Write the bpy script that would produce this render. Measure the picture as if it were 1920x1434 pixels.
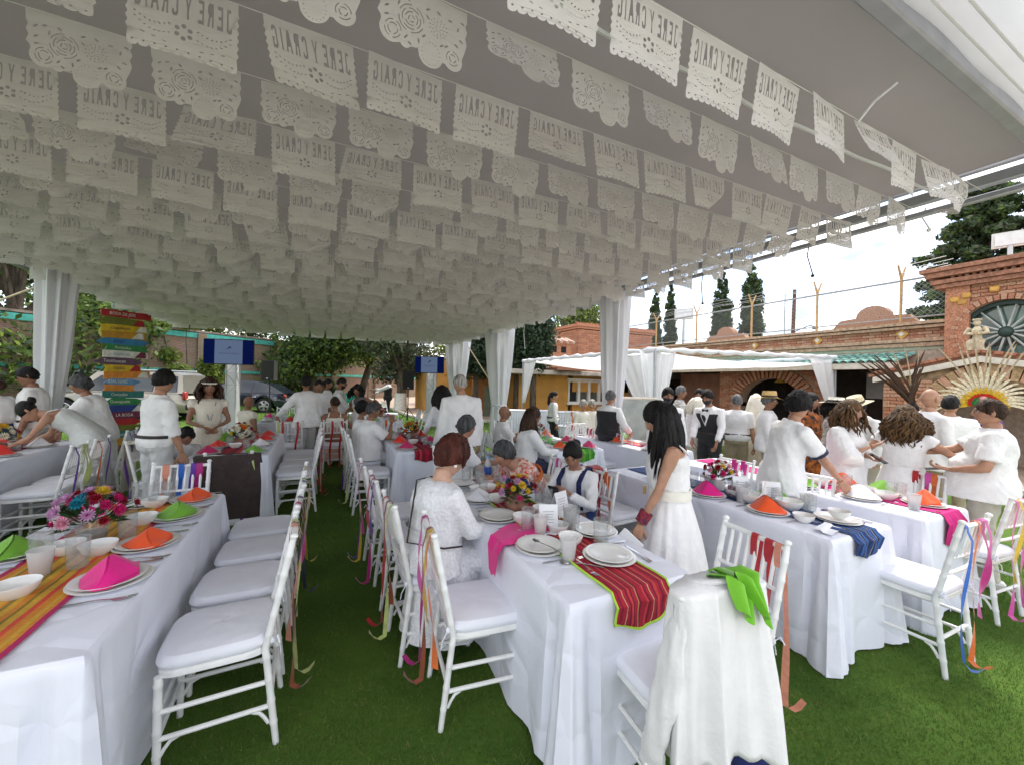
import bpy, bmesh, math, random
import numpy as np
from mathutils import Vector, Matrix, Euler
for o in list(bpy.data.objects): bpy.data.objects.remove(o)
SC = bpy.context.scene
COL = SC.collection
PI = math.pi
R = math.radians
rnd = random.Random(7)
nrg = np.random.default_rng(11)

# ---------------------------------------------------------------- camera
CAM_H, YAW, FPX = 1.65, 25.7, 745.0
cam = bpy.data.cameras.new('camera'); cam_o = bpy.data.objects.new('camera', cam); COL.objects.link(cam_o)
cam.sensor_width = 36; cam.lens = 36 * FPX / 1920; cam.clip_end = 2000; cam.clip_start = .05
_f = Vector((math.sin(R(YAW)), math.cos(R(YAW)), math.tan(R(.06)))).normalized()
_r = Vector((math.cos(R(YAW)), -math.sin(R(YAW)), 0)); _u = _r.cross(_f)
_q = R(1.45)
_r, _u = _r * math.cos(_q) + _u * math.sin(_q), _u * math.cos(_q) - _r * math.sin(_q)
cam_o.matrix_world = Matrix(((_r.x, _u.x, -_f.x, 0), (_r.y, _u.y, -_f.y, 0), (_r.z, _u.z, -_f.z, CAM_H), (0, 0, 0, 1)))
SC.camera = cam_o
SC.render.resolution_x, SC.render.resolution_y = 1024, 764

# ---------------------------------------------------------------- daylight
SUN_AZ, SUN_EL = 58, 57          # azimuth from +Y towards +X
W = bpy.data.worlds.new('World'); SC.world = W; W.use_nodes = True
nt = W.node_tree; nt.nodes.clear()
def wn(t, **k):
 n = nt.nodes.new(t)
 for a, b in k.items(): setattr(n, a, b)
 return n
sky = wn('ShaderNodeTexSky', sky_type='NISHITA', sun_disc=False)
sky.sun_elevation = R(SUN_EL); sky.sun_rotation = R(SUN_AZ); sky.air_density = 1.0; sky.dust_density = 1.5; sky.altitude = 1500
tc = wn('ShaderNodeTexCoord'); mp = wn('ShaderNodeMapping'); mp.inputs['Scale'].default_value = (1, 1, 2.6); mp.inputs['Location'].default_value = (.35, .2, .1)
nz = wn('ShaderNodeTexNoise'); nz.inputs['Scale'].default_value = 2.6; nz.inputs['Detail'].default_value = 9; nz.inputs['Roughness'].default_value = .58
rp = wn('ShaderNodeValToRGB'); rp.color_ramp.elements[0].position = .40; rp.color_ramp.elements[1].position = .60
nz2 = wn('ShaderNodeTexNoise'); nz2.inputs['Scale'].default_value = 5; nz2.inputs['Detail'].default_value = 6
cr = wn('ShaderNodeMix', data_type='RGBA'); cr.inputs['A'].default_value = (2.2, 2.5, 3.0, 1); cr.inputs['B'].default_value = (14, 13.2, 12.0, 1)
mx = wn('ShaderNodeMix', data_type='RGBA'); bg = wn('ShaderNodeBackground'); bg.inputs['Strength'].default_value = .14; wo = wn('ShaderNodeOutputWorld')
L = nt.links.new
L(tc.outputs['Generated'], mp.inputs['Vector']); L(mp.outputs['Vector'], nz.inputs['Vector']); L(mp.outputs['Vector'], nz2.inputs['Vector'])
L(nz.outputs['Fac'], rp.inputs['Fac']); L(rp.outputs['Color'], mx.inputs['Factor'])
rp2 = wn('ShaderNodeValToRGB'); rp2.color_ramp.elements[0].position = .36; rp2.color_ramp.elements[1].position = .60; L(nz2.outputs['Fac'], rp2.inputs['Fac']); L(rp2.outputs['Color'], cr.inputs['Factor']); L(sky.outputs['Color'], mx.inputs['A']); L(cr.outputs['Result'], mx.inputs['B'])
L(mx.outputs['Result'], bg.inputs['Color']); L(bg.outputs[0], wo.inputs['Surface'])
sun = bpy.data.lights.new('sun', 'SUN'); sun.energy = 2.0; sun.angle = R(16); sun.color = (1, .95, .87)
sun_o = bpy.data.objects.new('sun', sun); COL.objects.link(sun_o); sun_o.location = (10, 10, 30)
_d = Vector((math.sin(R(SUN_AZ)) * math.cos(R(SUN_EL)), math.cos(R(SUN_AZ)) * math.cos(R(SUN_EL)), math.sin(R(SUN_EL))))
sun_o.rotation_euler = _d.to_track_quat('Z', 'Y').to_euler()
SC.view_settings.view_transform = 'Standard'; SC.view_settings.look = 'None'; SC.view_settings.gamma = 1
SC.view_settings.exposure = 1.22; SC.view_settings.use_curve_mapping = False
SC.cycles.max_bounces = 9; SC.cycles.transparent_max_bounces = 24; SC.cycles.diffuse_bounces = 5
SC.cycles.use_denoising = True; SC.cycles.caustics_reflective = False; SC.cycles.caustics_refractive = False

# ---------------------------------------------------------------- helpers
def tag(o, label=None, cat=None, group=None, kind=None):
 if label: o['label'] = label
 if cat: o['category'] = cat
 if group: o['group'] = group
 if kind: o['kind'] = kind
 return o
def thing(name, label, cat, loc=(0, 0, 0), rz=0, group=None):
 o = bpy.data.objects.new(name, None); o.empty_display_size = .1; COL.objects.link(o)
 o.location = loc; o.rotation_euler = (0, 0, rz)
 return tag(o, label, cat, group)
def place(name, me, parent=None, loc=(0, 0, 0), rot=(0, 0, 0), sc=None, mt=None):
 o = bpy.data.objects.new(name, me); COL.objects.link(o)
 o.parent = parent; o.location = loc; o.rotation_euler = rot
 if sc is not None: o.scale = sc if hasattr(sc, '__len__') else (sc, sc, sc)
 if mt is not None:
  for i, m_ in enumerate(mt if isinstance(mt, (list, tuple)) else [mt]):
   o.material_slots[i].link = 'OBJECT'; o.material_slots[i].material = m_
 return o
def kids(o): return [c for c in KID.get(o.name, [])]
def copy_tree(o, loc, rz, parent=None):
 c = o.copy(); COL.objects.link(c); c.parent = parent
 if parent is None: c.location = loc; c.rotation_euler = (0, 0, rz)
 for ch in o.children: copy_tree(ch, None, None, c)
 return c

class MB:
 def __init__(s): s.v = []; s.f = []; s.m = []; s.n = 0
 def add(s, vs, fs, mi=0):
  b = s.n
  s.v.extend([tuple(map(float, q)) for q in vs]); s.n += len(vs)
  s.f.extend([tuple(i + b for i in f) for f in fs]); s.m.extend([mi] * len(fs)); return s
 def box(s, c, d, rz=0, mi=0, rot=None, bev=0):
  x, y, z = (q / 2 for q in d)
  if bev > 0:
   b = min(bev, x * .9, y * .9, z * .9); vs = []
   for sx, sy, sz in [(i, j, k) for i in (-1, 1) for j in (-1, 1) for k in (-1, 1)]:
    vs += [(sx * (x - b), sy * (y - b), sz * z), (sx * (x - b), sy * y, sz * (z - b)), (sx * x, sy * (y - b), sz * (z - b))]
   bm = bmesh.new()
   for q in vs: bm.verts.new(q)
   r_ = bmesh.ops.convex_hull(bm, input=bm.verts)
   bm.verts.index_update(); vs = [tuple(q.co) for q in bm.verts]; fs = [tuple(q.index for q in f.verts) for f in bm.faces]; bm.free()
  else:
   vs = [(i * x, j * y, k * z) for k in (-1, 1) for j in (-1, 1) for i in (-1, 1)]
   fs = [(0, 2, 3, 1), (4, 5, 7, 6), (0, 1, 5, 4), (2, 6, 7, 3), (0, 4, 6, 2), (1, 3, 7, 5)]
  M_ = (Euler(rot).to_matrix() if rot else Matrix.Rotation(rz, 3, 'Z'))
  return s.add([M_ @ Vector(q) + Vector(c) for q in vs], fs, mi)
 def loft(s, rings, mi=0, cap=True, closed=False):
  n = len(rings[0]); vs = [p for r_ in rings for p in r_]; fs = []; K = len(rings)
  for i in range(K if closed else K - 1):
   a, b = i * n, ((i + 1) % K) * n
   fs += [(a + j, a + (j + 1) % n, b + (j + 1) % n, b + j) for j in range(n)]
  if cap and not closed:
   fs.append(tuple(range(n - 1, -1, -1))); fs.append(tuple(range((K - 1) * n, K * n)))
  return s.add(vs, fs, mi)
 def tube(s, pts, rad, n=8, mi=0, cap=True, flat=1.0, up=None):
  pts = [Vector(p) for p in pts]; K = len(pts)
  rad = list(rad) if hasattr(rad, '__len__') else [rad] * K
  rings = []; pu = Vector(up) if up else None
  for i, p in enumerate(pts):
   t = (pts[min(i + 1, K - 1)] - pts[max(i - 1, 0)]).normalized()
   if pu is None: pu = Vector((1, 0, 0)) if abs(t.x) < .8 else Vector((0, 1, 0))
   a = (pu - t * pu.dot(t))
   a = a.normalized() if a.length > 1e-6 else t.orthogonal().normalized()
   pu = a; b = t.cross(a)
   rings.append([p + a * (rad[i] * math.cos(2 * PI * j / n)) + b * (rad[i] * flat * math.sin(2 * PI * j / n)) for j in range(n)])
  return s.loft(rings, mi, cap)
 def lathe(s, prof, n=16, c=(0, 0, 0), mi=0, cap=True):
  return s.loft([[(c[0] + r_ * math.cos(2 * PI * j / n), c[1] + r_ * math.sin(2 * PI * j / n), c[2] + z) for j in range(n)] for r_, z in prof], mi, cap)
 def grid(s, fn, nu, nv, mi=0, wrap=False):
  vs = [fn(i / nu, j / nv) for j in range(nv + 1) for i in range(nu + (0 if wrap else 1))]
  w = nu if wrap else nu + 1
  fs = [(j * w + i, j * w + (i + 1) % w, (j + 1) * w + (i + 1) % w, (j + 1) * w + i) for j in range(nv) for i in range(nu)]
  return s.add(vs, fs, mi)
 def ball(s, c, r_, n=10, k=7, mi=0):
  r_ = r_ if hasattr(r_, '__len__') else (r_, r_, r_)
  return s.loft([[(c[0] + r_[0] * math.sin(PI * (i + .02) / (k + .04)) * math.cos(2 * PI * j / n), c[1] + r_[1] * math.sin(PI * (i + .02) / (k + .04)) * math.sin(2 * PI * j / n), c[2] - r_[2] * math.cos(PI * (i + .02) / (k + .04))) for j in range(n)] for i in range(k + 1)], mi)
 def prism(s, poly, h, o=(0, 0, 0), ax=(1, 0, 0), ay=(0, 1, 0), mi=0):
  ax, ay, o = Vector(ax), Vector(ay), Vector(o); nz_ = ax.cross(ay).normalized() * h
  a = [o + ax * p[0] + ay * p[1] for p in poly]
  return s.loft([a, [q + nz_ for q in a]], mi)
 def xf(s, M_, i0=0):
  s.v[i0:] = [tuple(M_ @ Vector(q)) for q in s.v[i0:]]; return s
 def mesh(s, name, mats=None, smooth=True):
  me = bpy.data.meshes.new(name); me.from_pydata(s.v, [], s.f)
  for m_ in (mats if isinstance(mats, (list, tuple)) else [mats]): me.materials.append(m_)
  if len(s.f): me.polygons.foreach_set('material_index', s.m)
  if smooth:
   me.polygons.foreach_set('use_smooth', [True] * len(me.polygons))
   if smooth != 'all':
    try: me.set_sharp_from_angle(angle=R(40))
    except Exception: pass
  me.update(); return me
 def build(s, name, mats, parent=None, loc=(0, 0, 0), rz=0, smooth=True):
  return place(name, s.mesh(name, mats, smooth), parent, loc, (0, 0, rz))

def fix_normals(me):
 bm = bmesh.new(); bm.from_mesh(me); bmesh.ops.recalc_face_normals(bm, faces=bm.faces); bm.to_mesh(me); bm.free(); return me

MATS = {}
def mat(name, col, rough=.6, var=.12, scale=8, bump=0, bscale=60, metal=0, col2=None, spec=.5, trans=0, ior=1.45, emit=None, alpha=1, coat=0, sss=0, detail=4, bands=None, sheen=0, stretch=None, transl=0, crease=0):
 if name in MATS: return MATS[name]
 m = bpy.data.materials.new(name); m.use_nodes = True; t = m.node_tree; b = t.nodes['Principled BSDF']; l = t.links.new
 def N(ty, **k):
  n = t.nodes.new(ty)
  for a, q in k.items(): setattr(n, a, q)
  return n
 b.inputs['Roughness'].default_value = rough; b.inputs['Metallic'].default_value = metal; b.inputs['IOR'].default_value = ior
 b.inputs['Specular IOR Level'].default_value = spec; b.inputs['Transmission Weight'].default_value = trans; b.inputs['Alpha'].default_value = alpha
 b.inputs['Coat Weight'].default_value = coat; b.inputs['Sheen Weight'].default_value = sheen
 if sss: b.inputs['Subsurface Weight'].default_value = sss; b.inputs['Subsurface Radius'].default_value = (.012, .005, .003); b.inputs['Subsurface Scale'].default_value = 1
 co = N('ShaderNodeTexCoord'); src = co.outputs['Object']
 if stretch:
  mp_ = N('ShaderNodeMapping'); mp_.inputs['Scale'].default_value = stretch; l(src, mp_.inputs['Vector']); src = mp_.outputs['Vector']
 n1 = N('ShaderNodeTexNoise'); n1.inputs['Scale'].default_value = scale; n1.inputs['Detail'].default_value = detail; l(src, n1.inputs['Vector'])
 c2 = col2 or tuple(max(0, q * (1 - var * 2)) for q in col); c1 = col if col2 else tuple(min(1, q * (1 + var)) for q in col)
 rp_ = N('ShaderNodeValToRGB'); e = rp_.color_ramp.elements
 e[0].position = .32; e[1].position = .68; e[0].color = (*c2, 1); e[1].color = (*c1, 1)
 l(n1.outputs['Fac'], rp_.inputs['Fac']); out = rp_.outputs['Color']
 if bands:   # (axis index, period in metres, list of (position, colour))
  sx = N('ShaderNodeSeparateXYZ'); l(co.outputs['Object'], sx.inputs[0])
  mm = N('ShaderNodeMath', operation='DIVIDE'); mm.inputs[1].default_value = bands[1]; l(sx.outputs[bands[0]], mm.inputs[0])
  ff = N('ShaderNodeMath', operation='FRACT'); l(mm.outputs[0], ff.inputs[0])
  r2 = N('ShaderNodeValToRGB'); r2.color_ramp.interpolation = 'CONSTANT'; ee = r2.color_ramp.elements
  while len(ee) < len(bands[2]): ee.new(.5)
  for i_, (p_, c_) in enumerate(bands[2]): ee[i_].position = p_; ee[i_].color = (*c_, 1)
  l(ff.outputs[0], r2.inputs['Fac'])
  mu = N('ShaderNodeMix', data_type='RGBA', blend_type='MULTIPLY'); mu.inputs['Factor'].default_value = .35
  l(r2.outputs['Color'], mu.inputs['A']); l(out, mu.inputs['B']); out = mu.outputs['Result']
 l(out, b.inputs['Base Color'])
 if bump:
  n2 = N('ShaderNodeTexNoise'); n2.inputs['Scale'].default_value = bscale; n2.inputs['Detail'].default_value = 3; l(src, n2.inputs['Vector'])
  bp = N('ShaderNodeBump'); bp.inputs['Strength'].default_value = min(1, bump); bp.inputs['Distance'].default_value = .02; l(n2.outputs['Fac'], bp.inputs['Height']); last = bp
  if crease:   # fold lines of cloth
   wp = N('ShaderNodeVectorMath', operation='MULTIPLY_ADD'); wp.inputs[1].default_value = (.12,) * 3; l(n1.outputs['Color'], wp.inputs[0]); l(src, wp.inputs[2]); vo = N('ShaderNodeTexVoronoi', feature='DISTANCE_TO_EDGE'); vo.inputs['Scale'].default_value = crease; l(wp.outputs[0], vo.inputs['Vector'])
   mr = N('ShaderNodeMapRange'); mr.inputs['From Max'].default_value = .16; l(vo.outputs['Distance'], mr.inputs['Value']); b2 = N('ShaderNodeBump'); b2.inputs['Strength'].default_value = .34; b2.inputs['Distance'].default_value = .05 / crease; l(mr.outputs[0], b2.inputs['Height']); l(bp.outputs[0], b2.inputs['Normal']); last = b2
  l(last.outputs[0], b.inputs['Normal'])
 if emit: b.inputs['Emission Color'].default_value = (*emit[0], 1); b.inputs['Emission Strength'].default_value = emit[1]
 if transl:
  tr = N('ShaderNodeBsdfTranslucent'); l(out, tr.inputs['Color']); ms = N('ShaderNodeMixShader'); ms.inputs[0].default_value = transl
  l(b.outputs[0], ms.inputs[1]); l(tr.outputs[0], ms.inputs[2]); l(ms.outputs[0], t.nodes['Material Output'].inputs['Surface'])
 MATS[name] = m; return m

def P(px, py, z):                      # a pixel of the photograph on the level z, as a point in the garden
 d = _f + _r * ((px - 960) / FPX) + _u * ((717 - py) / FPX)
 t = (z - CAM_H) / d.z
 return Vector((d.x * t, d.y * t, z))
def PD(px, dist):                      # ground point in column px at a depth
 r_ = (px - 960) / FPX
 return Vector((dist * (r_ * math.cos(R(YAW)) + math.sin(R(YAW))), dist * (math.cos(R(YAW)) - r_ * math.sin(R(YAW))), 0))
def fnoise(p, sc=1.0, seed=0.0):
 from mathutils import noise
 return noise.noise(Vector(p) * sc + Vector((seed * 7.3, seed * 3.1, seed * 1.7)))

white_cloth = mat('white cloth', (.755, .77, .86), .66, .02, 3, .3, 6, sheen=.15, crease=3.2)
white_paint = mat('white chair lacquer', (.80, .80, .79), .32, .03, 20, .05, 30)

# ---------------------------------------------------------------- setting: ground
def np_mesh(name, v, f, mats, mi=None, smooth=False):
 me = bpy.data.meshes.new(name); v = np.asarray(v, np.float32); f = np.asarray(f, np.int32); k = f.shape[1]
 me.vertices.add(len(v)); me.vertices.foreach_set('co', v.ravel())
 me.loops.add(f.size); me.loops.foreach_set('vertex_index', f.ravel())
 me.polygons.add(len(f)); me.polygons.foreach_set('loop_start', np.arange(len(f), dtype=np.int32) * k)
 for m_ in mats: me.materials.append(m_)
 if mi is not None: me.polygons.foreach_set('material_index', np.asarray(mi, np.int32))
 me.update(calc_edges=True); me.validate()
 if smooth: me.polygons.foreach_set('use_smooth', [True] * len(f))
 return me

turf = mat('mown turf', (.100, .175, .028), .9, 0, 1.1, .5, 45, col2=(.044, .095, .017), detail=9, spec=.15)
blade = mat('grass blades', (.115, .205, .032), .75, 0, .7, col2=(.062, .125, .021), spec=.2, detail=6, transl=.25)
straw = mat('dry grass blades', (.24, .22, .08), .8, .2, 5)
paving = mat('terrace paving', (.44, .33, .25), .8, .12, 6, .25, 20)
kerbm = mat('kerb concrete', (.62, .58, .52), .85, .1, 9, .2, 40)
b = MB(); b.grid(lambda u, v: (-150 + 300 * u, -60 + 300 * v, 0), 30, 30)
o = b.build('lawn', turf); o['kind'] = 'structure'
def blades(x0, x1, y0, y1, n, h, w):
 p = np.stack([nrg.uniform(x0, x1, n), nrg.uniform(y0, y1, n), np.zeros(n)], 1)
 a = nrg.uniform(0, 2 * PI, n); hh = h * nrg.uniform(.5, 1.25, n); ww = w * nrg.uniform(.6, 1.3, n); ln = nrg.uniform(.2, 1.1, n) * hh; a2 = nrg.uniform(0, 2 * PI, n)
 d = np.stack([np.cos(a) * ww, np.sin(a) * ww, np.zeros(n)], 1)
 tip = p + np.stack([np.cos(a2) * ln, np.sin(a2) * ln, hh], 1)
 v = np.stack([p - d, p + d, tip], 1).reshape(-1, 3)
 return v
parts = [blades(-1.6, 6.2, .55, 3.2, 300000, .019, .0013), blades(-5, 10, 3.2, 8, 110000, .024, .003), blades(-9, 12, 8, 22, 60000, .035, .009)]
v = np.concatenate(parts); n = len(v) // 3
me = np_mesh('grass_blades', v, np.arange(n * 3).reshape(-1, 3), [blade, straw], (nrg.random(n) < .08).astype(int))
o = place('grass_blades', me); o['kind'] = 'stuff'
# terrace beside the arcade and in front of the yellow house, a kerb round it
b = MB()
b.prism([(10.6, -12), (40, -12), (40, 60), (3.75, 60), (3.75, 19.2), (4.1, 15.3), (10.6, 15.3)], .07, (0, 0, 0))
o = b.build('terrace', paving, smooth=False); o['kind'] = 'structure'
b = MB(); b.box((0, -9.2, .03), (40, 17, .06)); o = b.build('bounce_patio', mat('pale patio slabs', (.40, .375, .35), .85, .08, 3, .2, 20), smooth=False); o['kind'] = 'structure'  # unseen paving, added to bounce light up under the tent
for (x0, y0, x1, y1) in ((10.5, -12, 10.5, 15.2), (4.0, 15.2, 10.6, 15.2), (3.65, 19.2, 4.0, 15.2), (3.65, 19.2, 3.65, 40)):
 b = MB(); L_ = math.hypot(x1 - x0, y1 - y0); K = max(1, int(L_ / 1.0)); ang = math.atan2(y1 - y0, x1 - x0)
 for i in range(K):
  t = (i + .5) / K; b.box((x0 + (x1 - x0) * t, y0 + (y1 - y0) * t, .055), (L_ / K - .008, .13, .11), ang, bev=.012)
 o = b.build('kerb', kerbm); o['kind'] = 'structure'

# ---------------------------------------------------------------- setting: trees
leaf_mid = mat('leaf mid green', (.10, .165, .034), .6, .3, 1.5, transl=.35)
leaf_light = mat('leaf light green', (.25, .33, .06), .6, .3, 1.5, transl=.55)
leaf_dark = mat('leaf dark green', (.028, .055, .022), .65, .3, 1.5, transl=.15)
leaf_grey = mat('leaf grey green', (.115, .125, .075), .7, .3, 2, transl=.25)
leaf_blue = mat('cypress green', (.045, .075, .034), .7, .3, 2, transl=.15)
barkm = mat('tree bark', (.10, .075, .055), .9, .3, 9, .8, 25, stretch=(1, 1, .25))
limem = mat('limewashed bark', (.68, .66, .60), .9, .12, 12, .5, 25)
def leaf_mesh(name, clusters, n, size, mats, w, shell=.55, droop=0):
 """clusters: (x, y, z, rx, ry, rz). Many small leaf faces spread through each clump."""
 c = np.array(clusters, float); vol = (c[:, 3] * c[:, 4] * c[:, 5]) ** .75; k = nrg.choice(len(c), n, p=vol / vol.sum())
 d = nrg.normal(size=(n, 3)); d /= np.linalg.norm(d, axis=1)[:, None]
 rr = nrg.uniform(shell ** 2, 1.0, n) ** .5 * nrg.choice([1, .75, 1.08], n, p=[.6, .25, .15])
 p = c[k, :3] + d * c[k, 3:6] * rr[:, None]
 nn = d + nrg.normal(size=(n, 3)) * .7; nn /= np.linalg.norm(nn, axis=1)[:, None]
 t = np.cross(nn, nrg.normal(size=(n, 3))); t /= np.linalg.norm(t, axis=1)[:, None]
 if droop: t[:, 2] -= droop; t /= np.linalg.norm(t, axis=1)[:, None]
 s_ = np.cross(nn, t); sz = size * nrg.uniform(.55, 1.4, n)[:, None]
 v = np.stack([p - t * sz, p + s_ * sz * .45, p + t * sz, p - s_ * sz * .45], 1).reshape(-1, 3)
 mi = nrg.choice(len(mats), n, p=w)
 return np_mesh(name, v, np.arange(n * 4).reshape(-1, 4), mats, mi)
def limb(b, a, c, r0, r1, sag=.1, K=6, n=7, mi=0):
 a, c = Vector(a), Vector(c); pts = []
 for i in range(K + 1):
  t = i / K; pts.append(a.lerp(c, t) + Vector((math.sin(t * 5 + a.x) * .06, math.cos(t * 4 + a.y) * .06, sag * math.sin(PI * t))))
 b.tube(pts, [r0 + (r1 - r0) * i / K for i in range(K + 1)], n, mi)
def tree(name, label, loc, h, r, trunk_r, clumps, n, size, mats, w, trunk_top=None, group=None, seed=1, lean=(0, 0), base=0.35, droop=0, white=0, clump_r=.42, parent_cat='tree'):
 q = random.Random(seed); t = thing(name, label, parent_cat, loc, 0, group); b = MB(); tt = trunk_top or h * .45
 top = Vector((lean[0], lean[1], tt)); limb(b, (0, 0, -.1), top, trunk_r, trunk_r * .62, 0, 8, 10)
 cl = []
 for i in range(clumps):
  a = q.uniform(0, 2 * PI); z = h * (base + (1 - base) * (i + .5) / clumps) ; f = math.sin(PI * min(1, .22 + .78 * (z / h - base) / (1 - base)))
  rad = r * f * q.uniform(.35, .8); c = (lean[0] * z / h + rad * math.cos(a), lean[1] * z / h + rad * math.sin(a), z - clump_r * r * .5)
  s = clump_r * r * q.uniform(.6, 1.2); cl.append((*c, s * 1.15, s * 1.15, s * q.uniform(.6, .85)))
  limb(b, top * q.uniform(.7, 1), c, trunk_r * .38, trunk_r * .06, .2, 5, 6)
 b.build('trunk', barkm, t)
 if white:
  b = MB(); b.lathe([(trunk_r * 1.28, -.1), (trunk_r * 1.12, white * .4), (trunk_r * 1.05, white)], 12); b.build('limewash_band', limem, t)
 place('crown', leaf_mesh('crown', cl, n, size, mats, w, droop=droop), t); return t

def G(px, d): p = PD(px, d); return (p.x, p.y, 0)
LM = [leaf_mid, leaf_light, leaf_dark]
tree('garden_tree', 'dark leaning tree trunk under foliage at the far left edge behind the white drape', G(-40, 15.5), 9.5, 4.5, .42, 20, 16000, .14, LM, [.6, .2, .2], 4.0, 'trees along the brick garden wall', 1, (1.2, -.5), base=.2)
tree('garden_tree', 'mid green tree between the white corner drape and the painted signpost', G(185, 22), 8, 4.2, .25, 24, 19000, .14, LM, [.45, .4, .15], 2.2, 'trees along the brick garden wall', 2, base=.10)
tree('garden_tree', 'bright yellow green leafy tree rising behind the silver car', G(312, 22.5), 6.8, 2.7, .15, 18, 11000, .13, [leaf_light, leaf_mid], [.75, .25], 2, 'trees along the brick garden wall', 3, base=.15)
tree('garden_tree', 'loose pale green tree behind the left screen and the loudspeaker', G(470, 25), 7, 3.6, .16, 18, 13000, .12, [leaf_light, leaf_grey, leaf_mid], [.45, .3, .25], 2.6, 'trees along the brick garden wall', 4, base=.2)
tree('garden_tree', 'green tree with one low branch hanging over the middle of the brick wall', G(575, 25.5), 7.2, 3.4, .2, 16, 13000, .13, LM, [.7, .1, .2], 4, 'trees along the brick garden wall', 5, (.6, 0), base=.42, droop=.6)
tree('garden_tree', 'forked tree with a bare slanting trunk before the brick wall', G(668, 27), 8.2, 4.4, .3, 16, 9000, .14, LM, [.6, .25, .15], 3.2, 'trees along the brick garden wall', 6, (1.1, .3), base=.5)
tree('garden_tree', 'grey green drooping tree with a whitewashed trunk behind the right loudspeaker', G(752, 21.5), 6.6, 2.6, .3, 18, 12000, .11, [leaf_grey, leaf_dark, leaf_mid], [.6, .25, .15], 2.3, 'trees along the brick garden wall', 7, base=.36, droop=.8, white=.95)
tree('garden_tree', 'young green tree beyond the yellow annex roof, right of the far corner drape', G(872, 30), 6.8, 2.2, .15, 12, 6000, .13, [leaf_light, leaf_mid], [.6, .4], 2.5, 'trees along the brick garden wall', 8, base=.3)
tree('garden_tree', 'broad pale tree above the brick chimney block of the yellow house', G(1085, 36), 9.6, 4.6, .2, 18, 10000, .17, [leaf_light, leaf_grey, leaf_mid], [.4, .3, .3], 4, None, 9, base=.45)
# far greenery that closes the view between the trees
def shrub(label, loc, cl, n, size, mats, w, group, name='shrub'):
 t = thing(name, label, 'shrub', loc, 0, group); b = MB()
 for c in cl[:5]: limb(b, (c[0] * .3, c[1] * .3, 0), (c[0], c[1], c[2]), .04, .012, .05, 4, 5)
 b.build('stem', barkm, t); place('foliage', leaf_mesh('foliage', cl, n, size, mats, w, .2), t); return t
for i, (px, d, hh, lab) in enumerate(((265, 21.5, 2.6, 'bright leafy shrub behind the silver car roof'), (372, 21.5, 2.4, 'bright leafy shrub left of the left screen'), (545, 26, 1.7, 'low shrub with orange blossom by the black car'), (600, 29, 1.6, 'low dark shrub at the foot of the brick wall'), (30, 20, 3, 'dark shrub behind the far left guests'), (215, 19.5, 4.2, 'tall yellow green shrub directly behind the painted signpost'), (345, 20, 4.4, 'tall yellow green shrub between the signpost and the left screen'), (130, 21, 2.8, 'loose shrub left of the painted signpost'))):
 q = random.Random(50 + i); cl = [(q.uniform(-1.1, 1.1), q.uniform(-.5, .5), q.uniform(.3, hh), .55, .5, .45) for _ in range(9)]
 shrub(lab, G(px, d), cl, 4500, .095, [leaf_light, leaf_mid] if i in (0, 1, 6, 7) else [leaf_mid, leaf_dark], [.7, .3], 'shrubs along the brick wall')
def conifer(name, label, loc, h, r, n, size, mats, w, group=None, seed=1, base=.05, lumps=40, power=.8):
 q = random.Random(seed); t = thing(name, label, 'tree', loc, 0, group); b = MB(); b.tube([(0, 0, -.1), (0, 0, h * .5), (.02, 0, h * .92)], [r * .16, r * .1, .02], 8)
 cl = []
 for i in range(lumps):
  f = (i + .5) / lumps; z = h * (base + (.97 - base) * f); rr = r * (math.sin(PI * min(1, .12 + f * .88)) ** power if power < 1 else (1 - f) ** .8 + .06) ; a = i * 2.4 + q.uniform(-.5, .5); s = max(.12, rr * .52) * q.uniform(.8, 1.2)
  cl.append((rr * .55 * math.cos(a), rr * .55 * math.sin(a), z, s, s, s * 1.5))
  if i % 4 == 0: limb(b, (0, 0, z - .2), cl[-1][:3], .03, .01, .02, 3, 5)
 b.build('trunk', barkm, t); place('crown', leaf_mesh('crown', cl, n, size, mats, w, .3), t); return t
for i, (px, d, zt, r_, lab) in enumerate(((1226, 34, 535, .62, 'slim cypress furthest left, beside the floodlight pole'), (1254, 34, 527, .62, 'slim cypress just right of the floodlight pole'), (1350, 31, 498, .85, 'tall cypress left of the tallest one above the arcade'), (1405, 31, 483, .95, 'tallest of the four cypresses above the arcade'))):
 hz = 719 + (px - 960) * .0252; h = 1.65 + (hz - zt) * d / FPX
 conifer('cypress', lab, G(px, d), h, r_, 11000, .14, [leaf_blue, leaf_mid], [.75, .25], 'cypresses behind the arcade', 20 + i, lumps=44, power=.5)
for i, (px, d, h, r_, lab) in enumerate(((892, 17.2, 4.35, 1.1, 'black green juniper left of the white tent drape'), (968, 18.0, 5.4, 1.0, 'dark juniper in the middle of the group beside the yellow house'), (1000, 17.6, 5.8, 1.05, 'dark juniper nearest the brick chimney'), (935, 19.5, 5.6, 1.1, 'dark juniper behind the white tent drape'))):
 conifer('juniper', lab, G(px, d), h, r_, 9000, .09, [leaf_dark, leaf_blue], [.75, .25], 'dark junipers beside the yellow house', 30 + i, base=.50 if i == 0 else .42, lumps=46, power=.6)
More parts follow.
